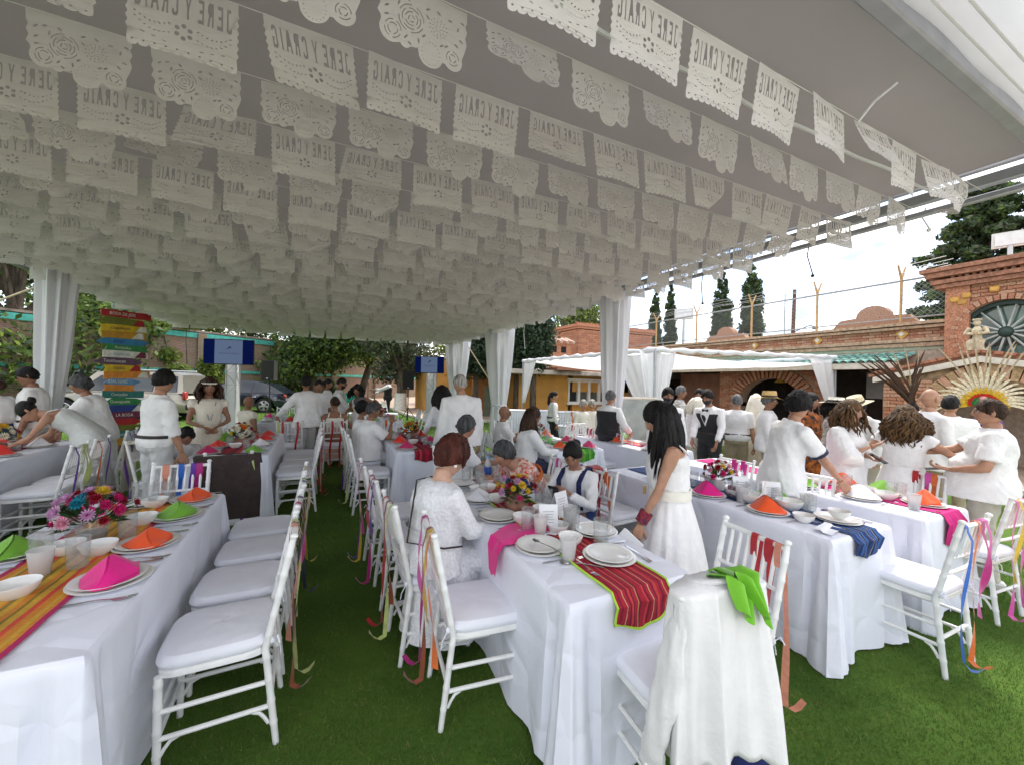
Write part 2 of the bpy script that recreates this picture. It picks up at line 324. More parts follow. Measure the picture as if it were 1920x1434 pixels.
# the big cedar: layered boughs
def cedar(label, loc, h, r, seed):
 q = random.Random(seed); t = thing('cedar', label, 'tree', loc); b = MB(); b.tube([(0, 0, 0), (.1, 0, h * .5), (0, 0, h * .97)], [.4, .28, .04], 10); cl = []
 for i in range(88):
  f = .10 + .88 * (i / 87); z = h * f; L_ = r * (1 - f) ** .62 * q.uniform(.7, 1.1) + .3; a = i * 2.4 + q.uniform(-.4, .4)
  e = (L_ * math.cos(a), L_ * math.sin(a), z - L_ * .10); limb(b, (0, 0, z), e, .09 * (1 - f) + .02, .012, .12, 5, 5)
  for k in range(4):
   u = .38 + .2 * k; cl.append((e[0] * u + q.uniform(-.2, .2), e[1] * u + q.uniform(-.2, .2), z - L_ * .1 * u + .08, .78 * (1.15 - f * .5), .78 * (1.15 - f * .5), .40))
 b.build('trunk', barkm, t); place('crown', leaf_mesh('crown', cl, 85000, .17, [leaf_blue, leaf_mid, leaf_grey], [.55, .3, .15], .1, droop=.3), t); return t
cedar('large layered cedar standing behind the brick tower at the right', G(1850, 26), 15.5, 5.6, 5)

# ---------------------------------------------------------------- setting: brick garden wall
brick_far = bpy.data.materials.new('far brick'); brick_far.use_nodes = True
def brick_nodes(m, c1, c2, mo, bw, bh, msz=.02, rough=.9):
 t = m.node_tree; b_ = t.nodes['Principled BSDF']; tc_ = t.nodes.new('ShaderNodeTexCoord'); br = t.nodes.new('ShaderNodeTexBrick')
 mp_ = t.nodes.new('ShaderNodeMapping'); mp_.inputs['Rotation'].default_value = (R(90), 0, 0); t.links.new(tc_.outputs['Object'], mp_.inputs['Vector']); t.links.new(mp_.outputs['Vector'], br.inputs['Vector'])
 for k, c in (('Color1', c1), ('Color2', c2), ('Mortar', mo)): br.inputs[k].default_value = (*c, 1)
 br.inputs['Scale'].default_value = 1; br.inputs['Brick Width'].default_value = bw; br.inputs['Row Height'].default_value = bh; br.inputs['Mortar Size'].default_value = msz
 nz_ = t.nodes.new('ShaderNodeTexNoise'); nz_.inputs['Scale'].default_value = 1.2; nz_.inputs['Detail'].default_value = 6; t.links.new(tc_.outputs['Object'], nz_.inputs['Vector'])
 m2 = t.nodes.new('ShaderNodeMix'); m2.data_type = 'RGBA'; m2.blend_type = 'MULTIPLY'; m2.inputs['Factor'].default_value = .5
 t.links.new(br.outputs['Color'], m2.inputs['A']); t.links.new(nz_.outputs['Color'], m2.inputs['B']); t.links.new(m2.outputs['Result'], b_.inputs['Base Color'])
 bp = t.nodes.new('ShaderNodeBump'); bp.inputs['Strength'].default_value = .6; bp.inputs['Distance'].default_value = .02; bp.invert = True; t.links.new(br.outputs['Fac'], bp.inputs['Height']); t.links.new(bp.outputs[0], b_.inputs['Normal']); b_.inputs['Roughness'].default_value = rough
brick_nodes(brick_far, (.50, .33, .22), (.40, .25, .16), (.30, .24, .19), .28, .08)
teal = mat('turquoise paint', (.10, .50, .42), .6, .12, 5)
tealtile = mat('turquoise glazed tile', (.24, .50, .44), .38, .22, 3, .1, 30, coat=.2)
A = Vector((-24.1, 10.5, 0)); B_ = Vector((8.4, 39.0, 0)); ang = math.atan2(B_.y - A.y, B_.x - A.x); LW = (B_ - A).length
w = thing('garden_wall', 'long brick garden wall with turquoise bands and brick pilasters', 'wall', A, ang)
b = MB(); b.box((LW / 2, 0, 1.9), (LW, .3, 3.8)); b.build('wall_panel', brick_far, w, smooth=False)
for z, h in ((3.72, .26), (1.86, .16)):
 b = MB(); b.box((LW / 2, -.18, z), (LW, .055, h)); b.build('turquoise_band', teal, w, smooth=False)
b = MB(); b.box((LW / 2, 0, 3.94), (LW, .42, .1)); b.build('coping', mat('wall coping', (.33, .26, .21), .9, .2, 4), w)
for i in range(10):
 b = MB(); b.box((2.2 + i * 4.4, -.2, 1.9), (.42, .18, 3.86)); b.build('pilaster', brick_far, w, smooth=False)

# ---------------------------------------------------------------- setting: yellow house
ochre = mat('ochre wall paint', (.56, .29, .07), .8, .10, 1.5, .12, 40)
ochre_d = mat('brown wall paint', (.36, .15, .05), .8, .1, 2, .1, 40)  # darker and browner than the front, for the set back porch wall
conc = mat('weathered concrete', (.62, .56, .48), .9, 0, 3, .3, 20, col2=(.25, .22, .19), detail=8)
whitep = mat('white window paint', (.75, .74, .70), .5, .04, 5)
glassd = mat('dark window glass', (.03, .035, .04), .08, .1, 4, spec=.6)
curtain = mat('pale curtain', (.42, .40, .34), .9, .1, 4, stretch=(12, 1, .3))
brick_o = mat('orange brick', (.47, .215, .125), .85, .22, 30, .3, 80)
brick_d = mat('dark orange brick', (.38, .17, .105), .85, .22, 30, .3, 80)
mortar = mat('mortar', (.42, .33, .26), .95, .12, 14, .2, 60)
redtile = mat('red clay tile', (.42, .17, .10), .8, .25, 9)
BRICK_ME = {}
def brick_mesh(L_, H_, D_, key, m):
 if key not in BRICK_ME:
  b = MB(); b.box((0, 0, 0), (L_, D_, H_), bev=min(.006, H_ * .18)); BRICK_ME[key] = b.mesh('brick', m, False)
 return BRICK_ME[key]
def brick_face(parent, x0, x1, z0, z1, y, bl, bh, mats_, skip=None, limit=300, jit=.006, axis='x', frm=None, joint=.012):
 """lays bricks over a rectangle facing -y: pieces as parts up to the limit, the rest joined"""
 n = 0; rest = MB(); row = 0; z = z0; cells = []
 while z < z1 - .02:
  x = x0 - (bl / 2 if row % 2 else 0)
  while x < x1:
   a, c = max(x, x0), min(x + bl, x1)
   if c - a > bl * .3 and not (skip and skip((a + c) / 2, z + bh / 2)): cells.append(((a + c) / 2, z + bh / 2, c - a))
   x += bl
  z += bh; row += 1
 full = [c for c in cells if c[2] > bl * .95]
 keep = set(id(c) for c in full[::max(1, -(-len(full) // limit))][:limit]) if len(full) > limit else set(id(c) for c in full)
 for c in cells:
  m = mats_[int(abs(fnoise((c[0] * 9, c[1] * 31, 3.3))) * 7) % len(mats_)]
  yy = y + rnd.uniform(-jit, jit)
  loc = (c[0], yy, c[1]) if axis == 'x' else (yy, c[0], c[1])
  if id(c) in keep:
   place('brick', brick_mesh(bl - joint, bh - joint, .05, (bl, bh, m.name), m), parent, loc, (0, 0, 0 if axis == 'x' else PI / 2))
  else: rest.box(loc, (c[2] - joint, .05, bh - joint) if axis == 'x' else (.05, c[2] - joint, bh - joint), mi=mats_.index(m))
 if rest.f:
  o_ = rest.build('bricks', mats_, parent, smooth=False); o_['kind'] = 'stuff'
h = thing('yellow_house', 'low ochre house with white windows and a stained concrete roof edge', 'house', (8.65, 16, 0))
b = MB()
b.box((.6, .1, 1.05), (1.2 + 1.2, .2, 2.1)) ; b.box((5.2, .1, 1.7), (6.0 - 0.2, .2, .8)); b.box((5.2, .1, .39), (6.0 - .2, .2, .78)); b.box((1.93, .1, 1.05), (.26, .2, 2.1)); b.box((6.5, .1, 1.05), (4.1, .2, 2.1))
b.box((4, 4.3, 1.05), (9.2, .2, 2.1)); b.box((-.5, 2.2, 1.05), (.2, 4, 2.1)); b.box((8.5, 2.2, 1.05), (.2, 4, 2.1)); b.build('wall', ochre, h, smooth=False)
b = MB(); b.box((-1.4, 1.4, 1.05), (1.8, .2, 2.1)); b.build('porch_wall', ochre_d, h, smooth=False)
b = MB(); b.box((-1.2, 1.28, .72), (1.1, .05, 1.44), bev=.01); b.box((-1.2, 1.25, .72), (.03, .03, 1.4)); b.build('door', mat('grey green door', (.16, .19, .13), .6, .12, 4), h)
b = MB(); b.box((3.2, 1.75, 2.15), (11.2, 5.3, .2), bev=.02); b.build('roof_slab', conc, h)
for k in range(4):
 x = 2.32 + k * .61; wn_ = MB()
 for dx, dz, sx, sz in ((-.27, 0, .07, 1.06), (.27, 0, .07, 1.06), (0, -.5, .47, .07), (0, .5, .47, .07)): wn_.box((x + dx, -.02, 1.3 + dz), (sx, .12, sz))
 f = wn_.build('window', whitep, h, smooth=False)
 b = MB(); b.box((x, .06, 1.3), (.47, .012, .93)); b.build('pane', glassd if k == 0 else mat('reflecting window glass', (.12, .13, .12), .08, .2, 3, spec=.7), f)
 b = MB(); b.grid(lambda u, v: (x - .23 + .46 * u, .12 + .02 * math.sin(u * 40), .85 + .9 * v), 24, 1); b.build('curtain', curtain, f)
b = MB(); b.box((3.23, -.06, 1.89), (2.6, .14, .09)); b.box((3.23, -.07, .73), (2.6, .16, .07)); b.build('window_surround', whitep, h, smooth=False)
b = MB(); b.box((1.4, -.7, 2.32), (1.5, 1.0, .12)); b.box((5.5, -.2, 2.33), (5.5, .5, .14)); b.build('roof_edge_bricks', brick_d, h, smooth=False)
b = MB(); b.grid(lambda u, v: (1.0 + 1.0 * u, .2 + .5 * v, 2.27 + .16 * abs(math.sin(PI * u * 3)) ** .5), 18, 2); b.build('turquoise_tiles', tealtile, h)
b = MB(); b.box((7.6, -.04, .95), (.75, .06, 1.9)); b.build('wooden_door', mat('orange wood', (.48, .20, .05), .5, .2, 5, stretch=(8, 1, 1)), h)
t = thing('brick_chimney_block', 'tall orange brick chimney block rising behind the yellow house', 'chimney', (14, 20, 0))
b = MB(); b.box((3.0, 1.5, 2.5), (5.94, 2.94, 5.0)); b.build('core', mortar, t, smooth=False)
brick_face(t, 0, 6, 2.4, 5.0, .0, .42, .13, [brick_o, brick_d], limit=140)
brick_face(t, 0, 3, 2.4, 5.0, .0, .42, .13, [brick_o, brick_d], limit=120, axis='y')
b = MB(); b.box((3.0, 1.5, 5.1), (6.2, 3.2, .12)); b.box((3, 1.5, 5.25), (6.36, 3.36, .16)); b.build('cornice', brick_o, t, smooth=False)
b = MB()
for k in range(26): b.box((-.1 + k * .25, 0.0 + rnd.uniform(-.03, .03), 5.36), (.16, .14, .08 + rnd.uniform(0, .07)))
b.build('broken_coping', redtile, t, smooth=False)
t = thing('small_chimney', 'small tiled brick vent with two square holes beside the chimney block', 'chimney', (11.6, 19.3, 0))
b = MB(); b.box((.7, .4, 3.0), (1.5, .7, 1.9)); b.build('wall', brick_o, t, smooth=False)
for k in (0.32, .95):
 b = MB(); b.box((k, .03, 3.62), (.3, .06, .34)); b.build('vent_hole', mat('painted hole shade', (.01, .008, .008), .9), t)  # solid black blocks; the shade inside the holes is their colour
for k in range(9):
 b = MB(); b.tube([(-.15 + k * .21, -.15, 4.05), (-.15 + k * .21, .75, 4.35)], [.11, .1], 8, flat=.7); b.build('roof_tile', redtile if k % 2 else mat('pale clay tile', (.5, .42, .36), .8, .2, 7), t)
# annex with a sloping sheet roof
t = thing('yellow_annex', 'ochre annex with a pale sloping roof behind the far corner drape', 'house', (5.0, 20.2, 0))
b = MB(); b.loft([[(0, y, 0), (4.1, y, 0), (4.1, y, 2.3), (1.2, y, 2.75), (0, y, 2.75)] for y in (0, 3.2)]); b.build('wall', ochre, t, smooth=False)
b = MB(); b.loft([[(1.0, y, 2.86), (4.4, y, 2.38), (4.4, y, 2.46), (1.0, y, 2.95)] for y in (-.5, 3.6)]); b.build('roof', mat('pale roof sheet', (.70, .60, .45), .7, .15, 2, stretch=(1, 8, 1)), t, smooth=False)
b = MB(); b.box((.1, -.03, 1.2), (.5, .06, 2.4)); b.box((2.6, -.02, 1.9), (.05, .04, .8)); b.box((1.7, -.02, 1.95), (1.8, .04, .04)); b.build('timber_frame', mat('dark orange timber', (.35, .13, .03), .6, .2, 5), t, smooth=False)

# ---------------------------------------------------------------- brick arcade on the right (its front runs along the Y axis at x = 14.4)
brick_r = mat('red brown brick', (.43, .19, .11), .85, .22, 30, .3, 80)
brick_s = mat('pale worn brick', (.50, .28, .18), .85, .22, 30, .3, 80)
stucco = mat('cream trim', (.66, .60, .52), .85, .08, 6, .1, 40)
greenwall = mat('sage wall paint', (.42, .44, .33), .85, .1, 4)
salmon = mat('salmon wall paint', (.46, .24, .17), .85, .1, 3)
darkroom = mat('darkened interior', (.10, .085, .08), .9, .15, 3)  # dark base colour deepens the shade behind the arch openings
XW = 14.4
def arch_ring(parent, x, yc, zc, r0, r1, n, mats_, a0=0.0, a1=PI, proud=.02):
 for i in range(n):
  a = a0 + (a1 - a0) * (i + .5) / n; rm = (r0 + r1) / 2; b = MB()
  w0, w1 = r0 * (a1 - a0) / n * .86, r1 * (a1 - a0) / n * .86; ln = (r1 - r0) / 2 * rnd.uniform(.93, 1.04)
  b.loft([[(xx, -w0 / 2, -ln), (xx, w0 / 2, -ln), (xx, w1 / 2, ln), (xx, -w1 / 2, ln)] for xx in (-.06, .06)])
  o = b.build('brick', mats_[i % len(mats_)], parent, smooth=False); o.location = (x - proud, yc + rm * math.cos(a), zc + rm * math.sin(a)); o.rotation_euler = (a - PI / 2, 0, 0)
ar = thing('brick_arcade', 'long brick arcade building with arches and a turquoise tiled eave', 'building', (0, 0, 0))
b = MB()   # wall with openings: (y0, y1, z0, z1)
for y0, y1, z0, z1 in ((7.65, 9.86, 2.1, 2.9), (9.86, 10.7, 0, 2.9), (7.05, 7.65, 0, 2.9), (5.35, 7.05, 2.45, 2.9), (4.2, 5.35, 0, 2.9), (10.7, 16.5, 2.3, 2.9), (14.2, 16.5, 0, 2.3)):
 b.box((XW + .2, (y0 + y1) / 2, (z0 + z1) / 2), (.4, y1 - y0 - .004, z1 - z0))
b.build('wall', mortar, ar, smooth=False)
# spandrels of the big arch
b = MB(); yc, ra = 8.755, 1.105
for s in (-1, 1):
 pts = [(yc + s * ra, 1.0), (yc + s * ra, 2.1)] + [(yc + s * ra * math.cos(a), 1.15 + .9 * math.sin(a)) for a in [PI / 2 * k / 8 for k in range(8, -1, -1)]]
 b.loft([[(xx, p[0], p[1]) for p in pts] for xx in (XW + .004, XW + .396)])
b.build('arch_spandrel', mortar, ar, smooth=False)
inarch = lambda y, z: ((y - yc) / (ra + .42)) ** 2 + (max(0, z - 1.15) / 1.32) ** 2 < 1 or z < 1.15 and abs(y - yc) < ra
brick_face(ar, 7.05, 10.7, .05, 2.3, XW - .02, .27, .083, [brick_r, brick_s], skip=inarch, limit=220, axis='y')
for i in range(26):
 a = PI * (i + .5) / 26; rr = 1.0; b = MB(); w_ = .105
 b.loft([[(xx, -w_ * .42, -.2), (xx, w_ * .42, -.2), (xx, w_ * .56, .2), (xx, -w_ * .56, .2)] for xx in (-.06, .06)])
 o = b.build('brick', [brick_r, brick_s][i % 2], ar, smooth=False); o.location = (XW - .03, yc + (ra + .2) * math.cos(a), 1.15 + 1.1 * math.sin(a)); o.rotation_euler = (a - PI / 2, 0, 0)
brick_face(ar, 4.25, 5.3, .05, 2.4, XW - .02, .27, .083, [brick_r, brick_s], limit=60, axis='y')
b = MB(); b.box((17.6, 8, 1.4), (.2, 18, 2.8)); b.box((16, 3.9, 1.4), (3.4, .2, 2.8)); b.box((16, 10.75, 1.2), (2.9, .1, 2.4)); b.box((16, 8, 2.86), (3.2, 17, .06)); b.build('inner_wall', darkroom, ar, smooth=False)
b = MB(); b.box((16.2, 12.5, 1.15), (.1, 3.4, 2.3)); b.build('recess_wall', salmon, ar, smooth=False)
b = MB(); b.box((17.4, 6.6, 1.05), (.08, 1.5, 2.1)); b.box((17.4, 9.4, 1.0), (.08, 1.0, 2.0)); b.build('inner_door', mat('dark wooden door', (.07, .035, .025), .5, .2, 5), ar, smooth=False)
b = MB(); b.box((15.4, 6.0, 1.85), (.04, .8, .8), bev=.01); b.box((15.37, 6.0, 1.95), (.02, .3, .3)); b.build('wall_panel', mat('grey board', (.36, .36, .37), .6, .08, 4), ar)
b = MB()
for z_, dx, hh in ((2.94, .06, .1), (3.06, .1, .1), (3.4, .16, .07), (3.5, .22, .08)): b.box((XW + .2 - dx / 2, 10.3, z_), (.44 + dx, 12.4, hh))
b.build('moulding', mat('old brick moulding', (.45, .30, .20), .9, .2, 12, .3, 40), ar, smooth=False)
b = MB(); b.box((XW + .2, 10.3, 2.85), (.43, 12.4, .1)); b.build('sage_band', greenwall, ar, smooth=False)
b = MB(); b.box((XW + .2, 10.3, 3.24), (.4, 12.3, .26)); b.build('parapet', mortar, ar, smooth=False)
for row in range(3):
 for k in range(40):
  b_ = brick_mesh(.29, .072, .05, ('par', k % 2), [brick_r, brick_s][k % 2])
  place('brick', b_, ar, (XW - .015 + rnd.uniform(-.008, .008), 4.3 + k * .3 + (row % 2) * .15, 3.155 + row * .085), (0, 0, PI / 2))
for k in range(6):
 b = MB(); b.box((0, 0, 0), (.05, .2, .2), rot=(R(45), 0, 0)); b.box((-.03, 0, 0), (.05, .1, .1), rot=(R(45), 0, 0), mi=1); o = b.build('diamond_tile', [mat('amber glazed tile', (.62, .34, .07), .4, .15, 6), stucco], ar, (XW - .05, 5.2 + k * 2.05, 3.25), smooth=False)
# eave: fascia and rows of barrel tiles
b = MB(); b.box((13.25, 10.6, 2.34), (.1, 11.4, .16)); b.build('fascia', stucco, ar, smooth=False)
b = MB(); b.loft([[(13.3, y, 2.38), (XW, y, 2.66), (XW, y, 2.72), (13.3, y, 2.44)] for y in (4.95, 16.3)]); b.build('eave_deck', mat('grey boards', (.25, .2, .17), .9, .15, 4), ar, smooth=False)
tile_me = None
b = MB(); n = 8
for k in range(4):
 x0, x1 = 13.14 + k * .32, 13.14 + k * .32 + .34; z0, z1 = 2.41 + k * .075 + .012, 2.41 + (k + 1) * .075
 rings = [[(x, .085 * s_ * math.cos(a), z + .085 * math.sin(a) * .8) for a, s_ in [(PI * j / n, 1) for j in range(n + 1)]] for x, z in ((x0, z0), (x1, z1))]
 vs = rings[0] + rings[1]; b.add(vs, [(j, j + 1, j + n + 2, j + n + 1) for j in range(n)])
tile_me = b.mesh('roof_tile', tealtile)
for k in range(56): place('roof_tile', tile_me, ar, (rnd.uniform(-.012, .012), 5.0 + k * .2, rnd.uniform(-.005, .005)))
def lamp_shade(y):
 b = MB(); b.lathe([(.02, .12), (.12, 0), (.18, -.1), (.175, -.1), (.1, .0)], 14, (14.9, y, 2.0)); b.tube([(14.9, y, 2.1), (14.9, y, 2.8)], .008, 5)
 o = b.build('pendant_lamp', mat('amber glass shade', (.65, .42, .08), .3, .2, 8), smooth=True); tag(o, 'amber pendant lamp hanging in the brick arch', 'lamp')
lamp_shade(8.7)
for y, s in ((6.3, 1.0), (11.3, .9)):
 t = thing('brick_pediment', 'stepped curved brick pediment %s on the arcade roof' % ('near the tower' if y < 8 else 'beside the cypresses'), 'pediment', (15.4, y, 3.52), 0, 'brick pediments on the arcade roof'); b = MB()
 prof = [(-1.5, 0), (-1.1, .12), (-.85, .42), (-.42, .46)] + [(.42 * math.cos(a), .46 + .34 * math.sin(a)) for a in [PI - PI * k / 8 for k in range(9)]] + [(.42, .46), (.85, .42), (1.1, .12), (1.5, 0)]
 b.loft([[(xx, p[0] * s, p[1] * s) for p in prof] for xx in (0, .3)]); b.build('gable', brick_s, t, smooth=False)
# ---- brick tower with the wheel window
tw = thing('brick_tower', 'brick tower with a round wheel window and stepped cornice', 'tower', (0, 0, 0)); XT = 14.2
cy_, cz_, rw = 3.35, 3.12, .74
b = MB(); N_ = 40   # front wall with a round hole
ring = [(XT, cy_ + rw * math.cos(2 * PI * k / N_), cz_ + rw * math.sin(2 * PI * k / N_)) for k in range(N_)]
def sqp(a, y0=-1.2, y1=4.3, z0=0, z1=4.5):
 dx, dz = math.cos(a), math.sin(a); t = min([((y1 if dx > 0 else y0) - cy_) / dx if abs(dx) > 1e-6 else 99, ((z1 if dz > 0 else z0) - cz_) / dz if abs(dz) > 1e-6 else 99]); return (XT, cy_ + dx * t, cz_ + dz * t)
outer = [sqp(2 * PI * k / N_) for k in range(N_)]
sh = lambda l, d: [(p[0] + d, p[1], p[2]) for p in l]
b.loft([outer, ring, sh(ring, .35), sh(outer, .35)], cap=False); b.box((15.8, 4.13, 2.25), (2.85, .3, 4.5)); b.box((17.1, 1.5, 2.25), (.2, 5, 4.5)); b.box((15.8, 1.5, 4.52), (3, 5.5, .1)); b.build('wall', mortar, tw, smooth=False)
brick_face(tw, -1.0, 3.9, 2.2, 4.3, XT - .02, .27, .085, [brick_r, brick_s], skip=lambda y, z: math.hypot(y - cy_, z - cz_) < rw + .13, limit=290, axis='y')
arch_ring(tw, XT, cy_, cz_, rw + .0, rw + .12, 46, [brick_r, brick_s], 0, 2 * PI, .03)
b = MB(); b.box((XT - .03, 4.1, 3.2), (.1, .42, 2.2)); b.build('corner_pilaster', brick_o, tw, smooth=False)
b = MB()
for z_, d_, hh in ((4.34, .08, .1), (4.45, .14, .1), (4.62, .22, .12), (4.74, .3, .1)): b.box((15.7 - d_ / 2, 1.6, z_), (3.2 + d_, 5.6 + d_ * 2, hh))
b.build('cornice', mat('cornice brick', (.36, .17, .11), .9, .2, 14, .3, 40), tw, smooth=False)
for k in range(44):
 place('dentil', brick_mesh(.06, .09, .1, ('dent', k % 2), [brick_r, brick_s][k % 2]), tw, (XT - .13, -1.0 + k * .12, 4.545), (0, 0, PI / 2))
darkgreen = mat('dark green wheel paint', (.03, .06, .05), .5, .15, 6)
b = MB(); K = 36
b.loft([[(XT + dx, cy_ + r_ * math.cos(2 * PI * k / K), cz_ + r_ * math.sin(2 * PI * k / K)) for dx, r_ in ((.08, rw - .01), (.2, rw - .01), (.2, rw - .1), (.08, rw - .1))] for k in range(K)], cap=False, closed=True); b.build('wheel_rim', darkgreen, tw, smooth=False)
for k in range(14):
 a = 2 * PI * k / 14; b = MB(); b.tube([(XT + .12, cy_ + .1 * math.cos(a), cz_ + .1 * math.sin(a)), (XT + .12, cy_ + (rw - .06) * math.cos(a), cz_ + (rw - .06) * math.sin(a))], [.024, .018], 6); b.build('wheel_spoke', mat('pale grey spoke', (.45, .48, .45), .5, .1, 6), tw)
b = MB(); b.ball((XT + .1, cy_, cz_), (.1, .13, .13)); b.build('wheel_hub', darkgreen, tw)
b = MB(); b.loft([[(XT + dx, cy_ + (rw - .02) * math.cos(2 * PI * k / K), cz_ + (rw - .02) * math.sin(2 * PI * k / K)) for k in range(K)] for dx in (.26, .28)]); b.build('pane', mat('green window glass', (.10, .17, .15), .1, .3, 2, spec=.7), tw, smooth=False)
for k, (y, z) in enumerate(((3.95, 4.05), (4.02, 3.9), (4.15, 3.98), (3.5, 4.12), (2.7, 4.1))):
 b = MB(); b.box((XT - .08, y, z), (.06, .16, .14), bev=.03); b.build('ceramic_tile', MATS['amber glazed tile'], tw)
# porch gable in front of the tower
po = thing('tiled_porch', 'gabled porch with white edge and brick arch under the wheel window', 'porch', (0, 0, 0)); XP = 12.5
for s, y1, z1 in ((1, 5.05, 2.02), (-1, .9, 1.98)):
 b = MB(); b.loft([[(xx, 3.25, 2.46 - .13), (xx, y1, z1 - .13), (xx, y1, z1), (xx, 3.25, 2.46)] for xx in (XP - .06, XP + .02)]); b.build('white_bargeboard', stucco, po, smooth=False)
 b = MB(); b.loft([[(xx, 3.25, 2.47), (xx, y1 + s * .1, z1), (xx, y1 + s * .1, z1 + .07), (xx, 3.25, 2.54)] for xx in (XP - .02, XT)]); b.build('roof_slope', brick_d, po, smooth=False)
 for k in range(14):
  u = (k + .5) / 14; b = MB(); b.box((XP + .02, 3.25 + (y1 - 3.25) * u, 2.56 + (z1 - 2.46) * u), (.22, .125, .06), rot=(math.atan2(z1 - 2.46, y1 - 3.25) if s > 0 else math.atan2(2.46 - z1, 3.25 - y1), 0, 0)); b.build('edge_tile', redtile if k % 3 else brick_d, po, smooth=False)
b = MB(); yc2, r2 = 3.0, .95
for s in (-1, 1):
 pts = [(yc2 + s * 1.9, 0), (yc2 + s * 1.9, 2.05), (yc2, 2.32)] + [(yc2 + s * r2 * math.cos(a), 1.0 + .85 * math.sin(a)) for a in [PI / 2 * k / 8 for k in range(8, -1, -1)]] + [(yc2 + s * r2, 0)]
 b.loft([[(xx, p[0], p[1]) for p in pts] for xx in (XP + .1, XP + .4)])
b.build('arch_wall', mat('stone and mortar', (.36, .24, .15), .9, .35, 5, .5, 12), po, smooth=False)
arch_ring(po, XP + .1, yc2, 1.0, r2, r2 + .38, 24, [brick_s, mat('straw coloured brick', (.42, .28, .15), .9, .2, 20, .3, 60)], proud=.02)
brick_face(po, 4.0, 4.88, .05, 1.9, XP + .08, .25, .083, [brick_s, brick_r], skip=lambda y, z: math.hypot(y - yc2, max(0, z - 1)) < r2 + .38, limit=80, axis='y')
# statue on the porch ridge
stone = mat('cream carved stone', (.62, .52, .36), .8, .18, 9, .3, 30)
t = thing('seated_statue', 'cream stone statue of a robed seated figure on the porch ridge', 'statue', (12.9, 3.42, 2.5)); t.scale = (.68,) * 3; b = MB()
b.box((0, 0, .09), (.3, .42, .18), bev=.02); b.build('plinth', stone, t); b = MB()
b.tube([(0, 0, .16), (-.02, 0, .42), (-.03, 0, .62)], [.2, .17, .12], 12, flat=.8); b.tube([(-.03, 0, .6), (-.04, 0, .8), (-.05, 0, .93)], [.13, .19, .08], 12, flat=.7); b.ball((-.07, 0, 1.04), (.09, .085, .115))
for s in (-1, 1): b.tube([(-.04, s * .17, .88), (-.12, s * .24, .7), (-.24, s * .06, .68)], [.065, .058, .045], 8); b.tube([(-.05, s * .09, .45), (-.2, s * .11, .42), (-.2, s * .1, .16)], [.1, .09, .08], 8)
b.lathe([(.11, 0), (.1, .05), (.03, .06)], 10, (-.06, 0, 1.12)); b.build('figure', stone, t)
# floodlights
def floodlight(label, x, y, z0, z1, yaw, s=1):
 t = thing('floodlight', label, 'floodlight', (x, y, z0), yaw, 'floodlights on poles'); b = MB(); b.tube([(0, 0, 0), (0, 0, z1 - z0)], .05 * s, 8); b.build('pole', mat('galvanised steel', (.55, .56, .57), .45, .08, 8, metal=.4), t)
 b = MB(); b.loft([[(-.05, -.3 * s, z1 - z0), (-.05, .3 * s, z1 - z0), (-.05, .3 * s, z1 - z0 + .36 * s), (-.05, -.3 * s, z1 - z0 + .36 * s)], [(-.25, -.2 * s, z1 - z0 + .06), (-.25, .2 * s, z1 - z0 + .06), (-.25, .2 * s, z1 - z0 + .3 * s), (-.25, -.2 * s, z1 - z0 + .3 * s)]]); b.box((-.02, 0, z1 - z0 + .18 * s), (.06, .66 * s, .42 * s), mi=0); b.build('lamp_head', mat('pale lamp housing', (.62, .62, .60), .5, .05, 8), t, smooth=False)
 b = MB(); b.box((.025, 0, z1 - z0 + .18 * s), (.02, .56 * s, .32 * s)); b.build('lamp_glass', mat('frosted lamp glass', (.70, .72, .72), .2, .05, 8), t)
floodlight('square floodlight on the white pole left of the brick arcade', 16.5, 14.4, 0, 5.1, R(215), 1.35)
floodlight('square floodlight on a post above the brick tower', 15.3, 3.55, 4.7, 5.35, R(200), .9)
# ---- chain-link fence on the parapet
fn = thing('chain_link_fence', 'chain link fence with ochre posts and barbed wire arms on the parapet', 'fence', (0, 0, 0)); XF = XW + .25
ochp = mat('ochre post paint', (.50, .31, .13), .6, .1, 8); wirem = mat('galvanised wire', (.34, .34, .34), .5, .08, 8, metal=.5)
ys = [4.35, 5.35, 7.45, 9.65, 12.1, 14.4, 16.6]
for y in ys[1:]:
 b = MB(); b.tube([(XF, y, 3.5), (XF, y, 4.85)], .036, 8); b.tube([(XF, y, 4.83), (XF - .22, y, 5.2)], [.034, .022], 6); b.tube([(XF, y, 4.83), (XF + .22, y, 5.2)], [.034, .022], 6); b.build('post', ochp, fn)
for z, r_, nm in ((3.72, .022, 'lower_rail'), (4.78, .03, 'top_rail')):
 b = MB(); b.tube([(XF, 4.4, z), (XF, 18, z)], r_, 6); b.build(nm, wirem, fn)
for dx, z in ((-.22, 5.19), (-.11, 5.02), (.22, 5.19), (.11, 5.02)):
 b = MB(); b.tube([(XF + dx, y, z - .05 * math.sin(PI * ((y - 4.4) / 2.2 % 1))) for y in np.linspace(4.4, 18, 30)], .008, 4); b.build('barbed_wire', wirem, fn)
b = MB()
for k in range(-9, 112):
 y = 4.4 + k * .125
 for s in (1, -1):
  y0, y1 = (y, y + 1.06) if s > 0 else (y + 1.06, y); z0, z1 = 3.74, 4.76
  if max(y0, y1) < 4.4 or min(y0, y1) > 18: continue
  b.tube([(XF, y0, z0), (XF, y1, z1)], .0038, 3, cap=False)
o = b.build('wire_mesh', wirem, fn); o['kind'] = 'stuff'
